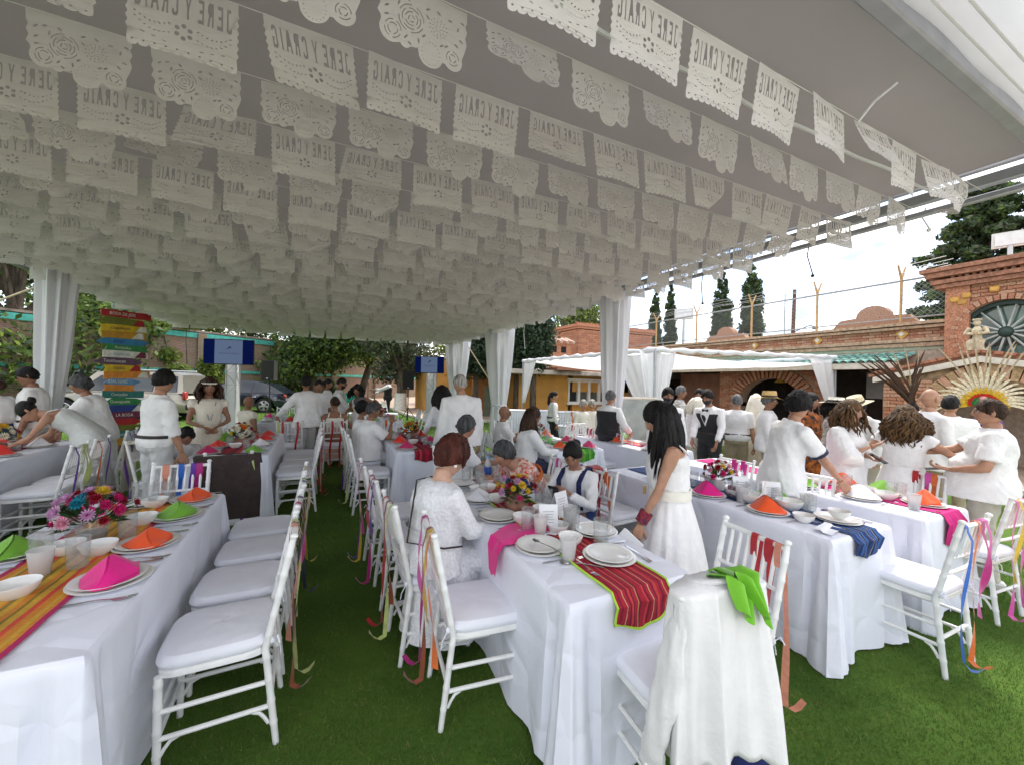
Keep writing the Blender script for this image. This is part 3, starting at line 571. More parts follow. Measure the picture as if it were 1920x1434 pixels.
t = thing('utility_pole', 'dark wooden utility pole behind the chain link fence', 'utility pole', G(1482, 30)); b = MB(); b.tube([(0, 0, 0), (.25, 0, 9.2)], [.16, .12], 8); b.build('pole', mat('creosoted wood', (.13, .06, .04), .8, .2, 6), t); b = MB(); b.tube([(.2, 0, 6), (1.6, -.4, 6.6), (2.1, -.5, 6.5)], .04, 6); b.box((2.1, -.5, 6.42), (.4, .25, .16)); b.build('lamp_arm', mat('dark iron', (.06, .05, .05), .6, .1, 8), t)
b = MB(); b.tube([G(1468, 29)[:2] + (0,), G(1468, 29)[:2] + (8.6,)], .035, 6); tag(b.build('mast', wirem), 'thin grey mast left of the utility pole', 'mast')

# ---------------------------------------------------------------- cars
def car(name, label, loc, yaw, paint, L_, Hh, W_, suv, group):
 t = thing(name, label, 'car', loc, yaw, group); h2 = W_ / 2
 wb = L_ * .575; xr, xf = -wb / 2 - L_ * .01, wb / 2 - L_ * .01; rw_ = .36 if suv else .33; sill = .30
 belt = Hh * (.58 if suv else .60)
 def prof(x):      # lower body height along x (rear -, front +)
  u = x / (L_ / 2)
  if u > .42: return belt - .02 - (u - .42) * (.28 if suv else .34) - max(0, u - .93) * 3.0
  if u < -.9: return belt + .02 - (-.9 - u) * 2.2
  return belt
 b = MB(); xs = np.linspace(-L_ / 2, L_ / 2, 41); rings = []
 for x in xs:
  u = abs(x) / (L_ / 2); ww = h2 * (1 - .16 * max(0, u - .8) ** 1.5 / .09); zt = prof(x); low = sill
  for xc in (xr, xf):
   d = abs(x - xc)
   if d < rw_ + .07: low = max(low, rw_ + math.sqrt(max(0, (rw_ + .07) ** 2 - d * d)))
  low = min(low, zt - .12)
  rings.append([(x, -ww * .96, low), (x, -ww, low + .1 * (zt - low)), (x, -ww, low + .6 * (zt - low)), (x, -ww * .95, zt - .03), (x, -ww * .86, zt), (x, ww * .86, zt), (x, ww * .95, zt - .03), (x, ww, low + .6 * (zt - low)), (x, ww, low + .1 * (zt - low)), (x, ww * .96, low)])
 b.loft(rings); b.build('body', paint, t)
 # cabin
 if suv: gx = [(-L_ * .485, belt - .02), (-L_ * .455, Hh - .1), (-L_ * .40, Hh), (L_ * .06, Hh - .02), (L_ * .12, Hh - .06), (L_ * .25, belt - .02)]
 else: gx = [(-L_ * .49, belt), (-L_ * .33, Hh - .17), (-L_ * .2, Hh - .03), (0, Hh), (L_ * .06, Hh - .03), (L_ * .26, belt - .01)]
 roofm = paint
 def cab(ins, z0): return [[(x, s * (h2 - .10 - .22 * max(0, (z - belt) / (Hh - belt))) + 0, z) for x, z in gx] for s in (-1, 1)]
 a, c = cab(0, 0); b = MB(); b.loft([a, c]); b.build('cabin', paint, t, smooth=False)
 for s in (-1, 1):
  def side(x, z): return (x, s * (h2 - .092 - .22 * max(0, (z - belt) / (Hh - belt))), z)
  zt = Hh - .14; zb = belt + .03
  if suv: wins = [[(-L_ * .44, zb), (-L_ * .425, zt), (-L_ * .30, zt + .03), (-L_ * .29, zb)], [(-L_ * .275, zb), (-L_ * .285, zt + .03), (-L_ * .09, zt + .02), (-L_ * .09, zb)], [(-L_ * .07, zb), (-L_ * .07, zt + .02), (L_ * .08, zt - .02), (L_ * .20, zb)]]
  else: wins = [[(-L_ * .38, zb + .04), (-L_ * .30, zt - .04), (-L_ * .2, zt + .05), (-L_ * .18, zb)], [(-L_ * .165, zb), (-L_ * .18, zt + .05), (-L_ * .02, zt + .09), (-L_ * .02, zb)], [(-L_ * .005, zb), (-L_ * .005, zt + .09), (L_ * .07, zt + .04), (L_ * .2, zb)]]
  for w_ in wins:
   b = MB(); b.loft([[side(*p) for p in w_], [(q[0], q[1] + s * .012, q[2]) for q in [side(*p) for p in w_]]]); b.build('side_window', MATS['car glass'], t, smooth=False)
  b = MB(); b.ball((L_ * .17, s * (h2 + .08), belt + .08), (.09, .11, .08), 10, 6); b.build('mirror', paint, t)
  for x in (-L_ * .2, L_ * .02): b = MB(); b.box((x, s * (h2 + .012), belt - .16), (.2, .03, .035), bev=.01); b.build('door_handle', MATS['chrome'], t)
  for x in (xr, xf):
   o = place('wheel', WHEEL(rw_), t, (x, s * (h2 - .1), rw_), (0, 0, 0 if s < 0 else PI))
  b = MB(); b.box((0, s * (h2 + .004), sill + .06), (L_ * .5, .02, .12)); b.build('sill', MATS['black plastic'], t)
  b = MB(); b.ball((L_ * .455, s * h2 * .74, belt - .17), (.16, .17, .08), 10, 6); b.build('headlight', mat('clear headlight lens', (.65, .67, .68), .12, .05, 6), t)
  b = MB(); b.box((-L_ * .488, s * h2 * .8, belt - .1), (.1, .22, .3 if suv else .14), bev=.03); b.build('tail_light', mat('red lamp lens', (.35, .02, .02), .2, .1, 6), t)
  if suv: b = MB(); b.tube([(-L_ * .40, s * (h2 - .36), Hh + .05), (L_ * .04, s * (h2 - .36), Hh + .05)], .025, 6); b.build('roof_rail', MATS['chrome'], t)
 b = MB(); (x0, z0), (x1, z1) = gx[-1], gx[-2]
 b.loft([[(x0 + .012, -h2 + .14, z0 + .03), (x0 + .012, h2 - .14, z0 + .03), (x1 + .03, h2 - .36, z1 + .0), (x1 + .03, -h2 + .36, z1 + .0)], [(x0 + .03, -h2 + .14, z0 + .04), (x0 + .03, h2 - .14, z0 + .04), (x1 + .045, h2 - .36, z1 + .01), (x1 + .045, -h2 + .36, z1 + .01)]]); b.build('windscreen', MATS['car glass'], t, smooth=False)
 b = MB(); b.box((L_ * .497, 0, .45), (.08, W_ * .8, .2), bev=.03); b.box((-L_ * .497, 0, .5), (.08, W_ * .85, .22), bev=.03); b.build('bumper', MATS['black plastic'], t)
 return t
mat('car glass', (.02, .025, .03), .05, .2, 2, spec=.8, coat=.5); mat('chrome', (.75, .75, .76), .15, .03, 8, metal=1); mat('black plastic', (.02, .02, .02), .5, .1, 8); mat('tyre rubber', (.018, .018, .018), .85, .1, 20); mat('alloy rim', (.55, .55, .56), .3, .05, 8, metal=.7)
_wh = {}
def WHEEL(r_):
 if r_ not in _wh:
  b = MB()
  prof = [(r_ * .66, -.09), (r_ * .96, -.1), (r_, -.06), (r_, .06), (r_ * .96, .1), (r_ * .66, .09)]
  K = 24; b.loft([[(q[0] * math.cos(2 * PI * k / K), q[1], q[0] * math.sin(2 * PI * k / K)) for q in prof] for k in range(K)], cap=False, closed=True)
  b.loft([[(r_ * .6 * math.cos(2 * PI * k / K), y, r_ * .6 * math.sin(2 * PI * k / K)) for k in range(K)] for y in (-.02, .05)], 2)
  for k in range(10):
   a = 2 * PI * k / 10 + (.16 if k % 2 else -.16); b.tube([(0, -.07, 0), (r_ * .64 * math.cos(a), -.085, r_ * .64 * math.sin(a))], [.035, .025], 5, 1)
  b.loft([[(q * math.cos(2 * PI * k / K), y, q * math.sin(2 * PI * k / K)) for q, y in ((r_ * .68, -.095), (r_ * .62, -.1), (r_ * .62, -.05))] for k in range(K)], 1, cap=False, closed=True)
  _wh[r_] = b.mesh('wheel', [MATS['tyre rubber'], MATS['alloy rim'], MATS['black plastic']])
 return _wh[r_]
silver = mat('champagne silver paint', (.30, .27, .225), .28, .03, 3, metal=.55, coat=.7); navy = mat('dark navy car paint', (.012, .016, .03), .18, .05, 3, coat=.8); wpaint = mat('white car paint', (.72, .72, .72), .25, .02, 3, coat=.7)
fa = lambda px, d, deg: -R(YAW) + PI - math.atan2(0, 1) + R(deg)
q = G(243, 14.6); car('parked_car', 'champagne silver estate car parked behind the painted signpost', q, PI - R(YAW) + R(8), silver, 4.75, 1.72, 1.86, True, 'cars parked on the lawn')
q = G(455, 18.9); car('parked_car', 'dark navy hatchback parked behind the left screen', q, PI - R(YAW) + R(10), navy, 4.35, 1.46, 1.78, False, 'cars parked on the lawn')
q = G(95, 17.2); car('parked_car', 'white car with a bright roof, mostly hidden behind the silver one', q, PI - R(YAW) + R(10), wpaint, 4.7, 1.75, 1.86, True, 'cars parked on the lawn')

# ---------------------------------------------------------------- the big white tent
TX0, TX1, TY0, TY1, TZ = -4.0, 4.6, .86, 14.4, 3.3
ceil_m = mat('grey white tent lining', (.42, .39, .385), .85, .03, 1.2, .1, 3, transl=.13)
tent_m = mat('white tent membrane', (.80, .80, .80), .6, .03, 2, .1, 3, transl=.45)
alu = mat('tent aluminium', (.42, .43, .46), .45, .06, 8, metal=.5)
drape_m = mat('white drape cloth', (.82, .82, .85), .8, .02, 4, .12, 12, stretch=(1, 1, .15), transl=.25)
te = thing('party_tent', 'large white tent roof lined in grey white fabric over the tables', 'tent', (0, 0, 0))
xm = (TX0 + TX1) / 2
def ceil_z(x, y):
 d = min(x - TX0, TX1 - x, y - TY0, TY1 - y); return TZ + .12 + .42 * min(1, max(0, d) / 4.0) + .012 * math.sin(y * 2.2) + .01 * math.sin(x * 5 + y)
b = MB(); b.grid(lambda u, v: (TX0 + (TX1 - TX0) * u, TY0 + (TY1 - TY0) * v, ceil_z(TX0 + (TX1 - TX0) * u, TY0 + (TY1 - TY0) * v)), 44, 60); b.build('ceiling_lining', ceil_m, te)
b = MB(); b.grid(lambda u, v: (TX0 - .1 + (TX1 - TX0 + .2) * u, TY0 - .1 + (TY1 - TY0 + .2) * v, ceil_z(TX0 + (TX1 - TX0) * u, TY0 + (TY1 - TY0) * v) + .07 + 1.0 * (1 - abs(2 * u - 1))), 24, 24); b.build('roof_membrane', mat('white roof membrane', (.75, .72, .71), .6, .03, 2, transl=.5), te)
def beam(p, q, w, h, nm='beam', m=alu):
 b = MB(); p, q = Vector(p), Vector(q); c = (p + q) / 2; b.box(c, ((q - p).length, w, h), math.atan2(q.y - p.y, q.x - p.x), bev=.01); return b.build(nm, m, te)
for dz, off, hh, ww in ((0, .0, .09, .06), (.13, .05, .05, .04), (-.1, .07, .05, .05)):
 beam((TX1 + off, TY0, TZ + dz), (TX1 + off, TY1, TZ + dz), ww, hh); beam((TX0, TY1 + off, TZ + dz), (TX1, TY1 + off, TZ + dz), ww, hh); beam((TX0 - off, TY0, TZ + dz), (TX0 - off, TY1, TZ + dz), ww, hh)
beam((TX0, TY0, TZ + .02), (TX1, TY0, TZ + .02), .07, .1)
b = MB()   # bright eave flap outside the near edge
b.grid(lambda u, v: (TX0 - .1 + (TX1 - TX0 + .25) * u, TY0 - .02 - .30 * v, TZ + .03 + .06 * math.sin(PI * v) + .012 * math.sin(u * 60 + v * 3) - .02 * v), 120, 8); b.build('eave_flap', tent_m, te)
b = MB(); b.tube([(TX0 - .1, TY0 - .34, TZ), (TX1 + .15, TY0 - .34, TZ)], .028, 8); b.build('eave_tube', mat('grey green eave tube', (.20, .24, .22), .6, .1, 8), te)
b = MB()
for k in range(2): b.tube([(TX0 + 2 + .2 * k, TY0 - .12 - .07 * k, TZ + .0), (TX1, TY0 - .10 - .07 * k, TZ + .0)], .006, 5)
b.build('lacing_cord', mat('white cord', (.8, .8, .8), .8, .03, 9), te)
b = MB(); b.tube([(TX0, 1.45 + .03 * math.sin(x_ * 3), TZ - .05 - .02 * math.sin(PI * k / 30)) if 0 else (TX0 + (TX1 - TX0) * k / 60, 1.45 + .012 * math.sin(k * .9), TZ + .0 - .06 * math.sin(PI * k / 60)) for k in range(61)], .011, 6); tag(b.build('ceiling_rope', MATS['white cord']), 'long white rope running under the tent lining between two bunting rows', 'rope')
def drape(label, x, y, r0, r1, r2, ztie, seed, topx=0, group='white drapes on the tent posts'):
 t = thing('post_drape', label, 'drape', (x, y, 0), 0, group)
 b = MB(); b.box((0, 0, TZ / 2), (.1, .1, TZ), bev=.012); b.box((0, 0, .01), (.3, .3, .02)); b.build('post', alu, t)
 def f(u, v):
  z = TZ + .1 - (TZ + .05) * v; zt = ztie
  if z > zt: k = (z - zt) / (TZ + .1 - zt); rr = r1 + (r0 - r1) * k ** .8
  else: k = (zt - z) / zt; rr = r1 + (r2 - r1) * math.sin(PI / 2 * min(1, k * 1.2))
  a = 2 * PI * u; fold = 1 + (.16 * math.sin(a * 9 + seed) + .1 * math.sin(a * 14 + seed * 2 + z)) * (.5 + .5 * min(1, abs(z - zt)))
  return (topx * max(0, z - zt) / TZ + rr * fold * math.cos(a), rr * fold * math.sin(a), z)
 b = MB(); b.grid(f, 90, 40, wrap=True); b.build('cloth', drape_m, t)
 b = MB(); b.tube([(r1 * 1.1 * math.cos(a), r1 * 1.1 * math.sin(a), ztie + .02 * math.sin(a * 2)) for a in [2 * PI * k / 12 for k in range(13)]], .022, 6); b.tube([(0, -r1, ztie), (.05, -r1 - .06, ztie - .2), (.02, -r1 - .05, ztie - .45)], [.03, .035, .02], 6, flat=.3); b.build('tie_band', white_cloth, t)
drape('white tent post drape nearest the standing woman with long black hair', 4.6, 5.5, .24, .13, .12, 1.0, 1)
drape('white tent post drape in front of the dark junipers', 4.6, 10.4, .38, .2, .24, 1.0, 2)
drape('white corner drape beside the right screen', 4.6, 14.3, .42, .22, .26, 1.1, 3)
drape('white drape at the far left beside the leaning tree', -3.62, 8.25, .21, .11, .12, .9, 4, .12)
for x_, y_, dx, dz, lab in ((4.66, 2.45, .02, -.42, 'thin dark string hanging from the tent edge above the cedar'), (4.66, 3.75, -.04, -.5, 'thin dark string hanging from the tent edge above the white cloud'), (4.66, 1.55, .0, -.24, 'white cord end hanging at the tent corner'), (4.64, 9.0, .02, -.75, 'white cord with a knot hanging before the junipers')):
 b = MB(); b.tube([(x_, y_, TZ - .05), (x_ + dx * .3, y_ + .03, TZ + dz * .5), (x_ + dx, y_ - .02, TZ + dz)], .006, 5); b.ball((x_ + dx, y_ - .02, TZ + dz - .015), .018, 6, 5); tag(b.build('hanging_cord', MATS['white cord'] if 'white' in lab[:5] else MATS['black plastic']), lab, 'cord', 'loose cords on the tent edge')
b = MB(); b.tube([(2.9, 1.1, TZ + .1), (2.75, 1.14, TZ - .03), (2.72, 1.2, TZ - .12)], .008, 5); tag(b.build('frayed_cord', MATS['white cord']), 'frayed white cord end hanging near the tent corner above the camera', 'cord')
b = MB(); b.tube([(4.6, 13.9, TZ), (7.8, 15.9, .05)], .018, 6); tag(b.build('guy_rope', mat('sandy rope', (.62, .52, .36), .9, .1, 30)), 'pale guy rope slanting down before the yellow annex', 'rope')
b = MB(); b.tube([(-3.95, 8.8, 3.0), (-7.5, 10.2, 1.3)], .015, 6); tag(b.build('guy_rope', MATS['sandy rope']), 'pale guy rope slanting down at the far left', 'rope')

# ---------------------------------------------------------------- papel picado bunting
paper_m = mat('white cut paper', (.74, .71, .68), .85, .03, 6, transl=.22)
FW_, FH = .36, .275
def star(cx, cy, r_, n=10, ry=None): return [(cx + r_ * math.cos(2 * PI * k / n), cy + (ry or r_) * math.sin(2 * PI * k / n)) for k in range(n)]
def slit(cx, cy, l_, w_, a): c, s = math.cos(a), math.sin(a); return [(cx + c * x - s * y, cy + s * x + c * y) for x, y in ((-l_, 0), (-l_ * .3, w_), (l_ * .5, w_ * .8), (l_, 0), (l_ * .3, -w_), (-l_ * .5, -w_ * .8))]
def bar(x0, y0, x1, y1, w_):
 d = Vector((x1 - x0, y1 - y0)); d.normalize(); n = Vector((-d.y, d.x)) * w_ / 2
 return [(x0 + n.x, y0 + n.y), (x1 + n.x, y1 + n.y), (x1 - n.x, y1 - n.y), (x0 - n.x, y0 - n.y)]
LET = {  # strokes in a 1 x 1 box that do not touch one another
 'J': [[(.3, 1), (.85, 1), (.85, .1), (.6, 0), (.2, 0), (.1, .25), (.32, .25), (.36, .14), (.6, .14), (.62, .86), (.3, .86)]],
 'E': [[(.1, 0), (.1, 1), (.85, 1), (.85, .84), (.34, .84), (.34, .58), (.7, .58), (.7, .43), (.34, .43), (.34, .16), (.85, .16), (.85, 0)]],
 'R': [[(.1, 0), (.1, 1), (.7, 1), (.88, .85), (.88, .6), (.72, .48), (.9, 0), (.66, 0), (.5, .44), (.34, .44), (.34, 0)]],
 'Y': [[(.05, 1), (.3, 1), (.5, .62), (.7, 1), (.95, 1), (.62, .45), (.62, 0), (.38, 0), (.38, .45)]],
 'C': [[(.88, .72), (.88, .9), (.7, 1), (.3, 1), (.1, .85), (.1, .15), (.3, 0), (.7, 0), (.88, .1), (.88, .28), (.66, .28), (.62, .15), (.4, .15), (.34, .25), (.34, .75), (.4, .85), (.62, .85), (.66, .72)]],
 'A': [[(.0, 0), (.34, 1), (.66, 1), (1, 0), (.76, 0), (.68, .26), (.32, .26), (.24, 0)]],
 'I': [[(.32, 0), (.32, 1), (.68, 1), (.68, 0)]],
 'G': [[(.88, .74), (.88, .9), (.7, 1), (.3, 1), (.1, .85), (.1, .15), (.3, 0), (.88, 0), (.88, .48), (.55, .48), (.55, .34), (.66, .34), (.66, .15), (.4, .15), (.34, .25), (.34, .75), (.4, .85), (.62, .85), (.66, .74)]]}
def flag_holes_text():
 H_ = []; txt = 'JERE Y CRAIG'; x = .018; w_ = .0272
 for ch in txt:
  if ch == ' ': x += .010; continue
  ww = w_ * (.62 if ch == 'I' else 1.0)
  for s in LET[ch]: H_.append([(FW_ - (x + p[0] * ww * .92) , -.128 + p[1] * .092) for p in s])
  x += ww + .0045
 cx, cy = FW_ / 2, -.183
 for k in range(6): H_.append(star(cx + .024 * math.cos(2 * PI * k / 6 + .5), cy + .024 * math.sin(2 * PI * k / 6 + .5), .0085, 8))
 for s in (-1, 1):
  for k in range(8):
   u = k / 7; H_.append(slit(cx + s * (.046 + .108 * u), cy + .018 - .022 * math.sin(PI * u * .9) + .022 * u, .0056, .0024, s * (.9 - u * .3)))
   H_.append(slit(cx + s * (.046 + .108 * u), cy - .016 - .020 * math.sin(PI * u) + .030 * u, .0056, .0022, s * (-.5 + u * .6)))
  for k in range(3): H_.append(slit(cx + s * (.06 + .035 * k), cy - .054 + .008 * k, .009, .0022, s * .2))
 for k in range(10): H_.append(star(.018 + .036 * k, -FH + .018, .0042, 6))
 return H_
def flag_out_text():
 o_ = [(0, 0), (0, -.045)]
 for k in range(6): o_ += [(-.004, -.055 - .03 * k), (.003, -.07 - .03 * k)]
 o_ += [(0, -FH + .02)]
 for k in range(10):
  for j in range(1, 6): a = PI * j / 5; o_.append((.036 * k + .018 - .018 * math.cos(a), -FH + .008 - .012 * math.sin(a)))
 o_ += [(FW_, -FH + .02)]
 for k in range(5, -1, -1): o_ += [(FW_ - .003, -.07 - .03 * k), (FW_ + .004, -.055 - .03 * k)]
 return o_ + [(FW_, -.045), (FW_, 0)]
def arc(cx, cy, r_, w_, a0, a1, n=7):
 A_ = [a0 + (a1 - a0) * k / n for k in range(n + 1)]
 return [(cx + (r_ + w_) * math.cos(a), cy + (r_ + w_) * math.sin(a)) for a in A_] + [(cx + r_ * math.cos(a), cy + r_ * math.sin(a)) for a in A_[::-1]]
def flag_holes_rose():
 H_ = []; q = random.Random(4)
 for (cx, cy, R0) in ((.125, -.115, .052), (.055, -.172, .034), (.30, -.2, .030)):
  k = 0; r_ = R0
  while r_ > .01:
   m = 4 if r_ > .03 else 3
   for j in range(m): a = 2 * PI * j / m + k * .7; H_.append(arc(cx, cy, r_ - .005, .004, a, a + 2 * PI / m * .74))
   r_ -= .0125; k += 1
 for ring, m in ((.012, 6), (.024, 11), (.036, 15)):
  for j in range(m): a = 2 * PI * j / m; H_.append(slit(.235 + ring * math.cos(a), -.11 + ring * math.sin(a), .0045, .0016, a))
 for j in range(18): a = 2 * PI * j / 18; H_.append(star(.205 + .037 * math.cos(a), -.218 + .043 * math.sin(a), .0022, 5))
 for (x, y) in ((.03, -.06), (.06, -.05), (.075, -.075), (.19, -.055), (.285, -.06), (.32, -.08), (.335, -.12), (.315, -.145), (.19, -.085), (.175, -.16), (.155, -.185), (.105, -.185), (.03, -.1), (.03, -.13), (.27, -.165), (.34, -.05), (.235, -.052), (.11, -.05), (.12, -.205), (.25, -.17)):
  H_.append(slit(x, y, .011, .0042, q.uniform(0, PI)))
 return H_
def flag_out_rose():
 o_ = [(0, 0), (0, -.04), (.006, -.06), (-.002, -.08), (.006, -.1), (-.004, -.125), (.008, -.14)]
 for c, r_, a0, a1, n in (((.05, -.175), .046, 150, 290, 9), ((.105, -.205), .022, 200, 330, 5), ((.14, -.2), .016, 210, 320, 4), ((.205, -.222), .05, 200, 345, 12), ((.30, -.205), .044, 220, 380, 10)):
  o_ += [(c[0] + r_ * math.cos(R(a0 + (a1 - a0) * k / n)), c[1] + r_ * math.sin(R(a0 + (a1 - a0) * k / n))) for k in range(n + 1)]
 return o_ + [(FW_ - .004, -.15), (FW_ + .002, -.125), (FW_ - .006, -.1), (FW_ + .002, -.075), (FW_ - .006, -.055), (FW_, -.04), (FW_, 0)]
def flat_mesh(outline, holes):
 cu = bpy.data.curves.new('cut', 'CURVE'); cu.dimensions = '2D'; cu.fill_mode = 'BOTH'
 for poly in [outline] + holes:
  sp = cu.splines.new('POLY'); sp.points.add(len(poly) - 1); sp.use_cyclic_u = True
  for i, p in enumerate(poly): sp.points[i].co = (p[0], p[1], 0, 1)
 o_ = bpy.data.objects.new('cut', cu); COL.objects.link(o_)
 dg = bpy.context.evaluated_depsgraph_get(); me = bpy.data.meshes.new_from_object(o_.evaluated_get(dg)); bpy.data.objects.remove(o_); bpy.data.curves.remove(cu)
 bm = bmesh.new(); bm.from_mesh(me); bpy.data.meshes.remove(me)
 for k in range(1, 7):
  bmesh.ops.bisect_plane(bm, geom=bm.verts[:] + bm.edges[:] + bm.faces[:], plane_co=(FW_ * k / 7, 0, 0), plane_no=(1, 0, 0))
 for k in range(1, 5):
  bmesh.ops.bisect_plane(bm, geom=bm.verts[:] + bm.edges[:] + bm.faces[:], plane_co=(0, -FH * k / 5, 0), plane_no=(0, 1, 0))
 return bm
def bent(bm0, style, seed):
 q = random.Random(seed); bm = bm0.copy(); a, ph, tw_ = q.uniform(.004, .014), q.uniform(0, 6), q.uniform(-.12, .12)
 for v_ in bm.verts:
  x, y = v_.co.x, v_.co.y; u, w_ = x / FW_, -y / FH; d = a * math.sin(u * 5 + ph) * w_ + tw_ * (u - .5) * w_ * .15 + q.uniform(-.0006, .0006)
  z = y
  if style == 1:   # lower corner curled up
   k = max(0, u + w_ - 1.25); d += .32 * k * k; z += .28 * k * k
  if style == 2:   # swept sideways by the wind
   k = w_ ** 1.3; d += .10 * k; z += .06 * k; x += .05 * k
  if style == 3: k = w_ ** 1.2; d -= .07 * k; z += .03 * k; x -= .04 * k * (1 - u)
  v_.co = (x - FW_ / 2, d, z)
 me = bpy.data.meshes.new('paper_flag'); bm.to_mesh(me); bm.free(); me.materials.append(paper_m); me.polygons.foreach_set('use_smooth', [True] * len(me.polygons)); return me
bt, br_ = flat_mesh(flag_out_text(), flag_holes_text()), flat_mesh(flag_out_rose(), flag_holes_rose())
fold_strip = MB(); fold_strip.box((0, 0, -.008), (FW_ + .004, .004, .02))
FL = [[bent(bt, s, 10 + s) for s in (0, 0, 3, 2, 1)], [bent(br_, s, 30 + s) for s in (0, 0, 3, 2, 1)]]
y = 1.215; k = 0; pitch = .435
strm = mat('white string', (.75, .74, .70), .8, .03, 9)
ordn = ['nearest', 'second', 'third', 'fourth', 'fifth', 'sixth', 'seventh', 'eighth', 'ninth', 'tenth', 'eleventh', 'twelfth', 'thirteenth', 'fourteenth', 'fifteenth', 'sixteenth', 'seventeenth', 'eighteenth', 'nineteenth', 'twentieth', 'twenty first', 'twenty second', 'twenty third', 'twenty fourth', 'twenty fifth', 'twenty sixth', 'twenty seventh', 'twenty eighth', 'twenty ninth', 'thirtieth', 'thirty first', 'thirty second']
while y < TY1 - .2:
 kind = k % 2; zs = 3.235
 sag = lambda x_: zs - .0 * k - .035 * math.sin(PI * (x_ - TX0) / (TX1 - TX0)) + .0
 t = thing('bunting_string', '%s string of white cut paper flags from the camera, flags with %s' % (ordn[min(k, 31)], 'cut names' if kind == 0 else 'cut roses'), 'bunting', (0, y, 0), 0, 'strings of white papel picado under the tent')
 b = MB(); b.tube([(TX0 + (TX1 - TX0) * i / 24, 0, sag(TX0 + (TX1 - TX0) * i / 24) + .001) for i in range(25)], .0022, 4); b.build('cord', strm, t)
 x = TX0 + .3 + ((.72) % pitch) + (.02 if kind else 0); i = 0
 x0 = 0.34 + rnd.uniform(-.07, .07) - int((0.34 - TX0 - .25) / pitch) * pitch
 for i in range(30):
  x = x0 + i * pitch + rnd.uniform(-.012, .012)
  if x > TX1 - .25: break
  far = y > 4.5
  s = rnd.choices([0, 1, 2, 3, 4], [5, 4, 1.2, .5 + .9 * far + .5 * (x > 2.5), .5 + .8 * far + .5 * (x > 2.5)])[0]
  place('paper_flag', FL[kind][s], t, (x, 0, sag(x)), (R(rnd.uniform(-8, 8) * (1.8 if far else 1) + 4 * math.sin(x * 1.3 + k)), R(rnd.uniform(-2.2, 2.2)), R(rnd.uniform(-6, 6) * (1.5 if far else .8))))
 y += [.385, .41, .44][k] if k < 3 else .435 + rnd.uniform(-.012, .012); k += 1

# ---------------------------------------------------------------- tables
TH = .755
def tablecloth(w, l, seed, drop_gap=.015, flare=.075):
 """cloth over a w x l table, origin on the floor under its middle; corner folds, loose hem"""
 q = random.Random(seed); b = MB(); N_ = 176; per = 2 * (w + l); r_ = .03; pts = []; hw, hl = w / 2, l / 2
 ph = [q.uniform(0, 6.28) for _ in range(6)]
 def at(s):
  s %= per
  for (ax, ay, dx, dy, L_) in ((-hw, -hl, 1, 0, w), (hw, -hl, 0, 1, l), (hw, hl, -1, 0, w), (-hw, hl, 0, -1, l)):
   if s <= L_: return ax + dx * s, ay + dy * s, dy, -dx, min(s, L_ - s), s / L_
   s -= L_
 S = []
 # finer sampling near the corners
 cs = [0, w, w + l, 2 * w + l, per]
 for a, c in zip(cs[:-1], cs[1:]):
  n_ = N_ // 4
  for i in range(n_): u = i / n_; S.append(a + (c - a) * (u - .13 * math.sin(2 * PI * u) ))
 rows = [0, .006, .02, .06, .14, .26, .4, .55, .7, .85, .95, 1.0]; rings = []
 for v in rows:
  ring = []
  for s in S:
   x, y, nx, ny, cd, u = at(s); z = TH - v * (TH - drop_gap)
   cb = math.exp(-(cd / .07) ** 2); cw = math.exp(-(cd / .20) ** 2)
   ox, oy = x / hw * cb, y / hl * cb; ln = math.hypot(ox, oy) or 1
   off = .004 + (min(v, .02) / .02) * .008 + flare * v * cw + .012 * v * math.sin(s * 9 + ph[0]) * (1 - cw) + .008 * v * math.sin(s * 21 + ph[1] + v)
   dx_, dy_ = nx + (x / hw * 1.0 * cb), ny + (y / hl * 1.0 * cb); dl = math.hypot(dx_, dy_)
   # the pleat beside each corner
   pl = -.045 * min(1, v * 3.5) * math.exp(-((cd - .085 - .03 * v) / .022) ** 2)
   off += pl + .004 * min(1, v * 4) * math.sin(cd * 150) * cw
   zz = z - (.012 * math.sin(s * 3 + ph[2]) + .01 * math.sin(s * 7.7 + ph[3])) * (v > .8) * (v - .8) * 5
   if v == 0: off = -.004
   ring.append((x + dx_ / dl * off * (1 + .25 * cb), y + dy_ / dl * off * (1 + .25 * cb), zz if v else TH + .004))
  rings.append(ring)
 b.loft(rings[::-1], cap=False)
 nu, nv = 14, 36      # the top
 b.grid(lambda u, v: (-hw + .004 + (w - .008) * u, -hl + .004 + (l - .008) * v, TH + .004 + .0016 * math.sin(u * 3 + v * 9 + ph[4]) * (4 * u * (1 - u)) ** .5 * (1 if 0 < v < 1 else 0)), nu, nv)
 me = b.mesh('tablecloth', white_cloth); return fix_normals(me)
steel = mat('stainless steel', (.62, .63, .64), .22, .04, 9, metal=1)
foldleg = mat('grey folding leg', (.2, .2, .21), .5, .1, 8, metal=.4)
board = mat('table board', (.5, .45, .38), .7, .1, 4)
TABLES = {}
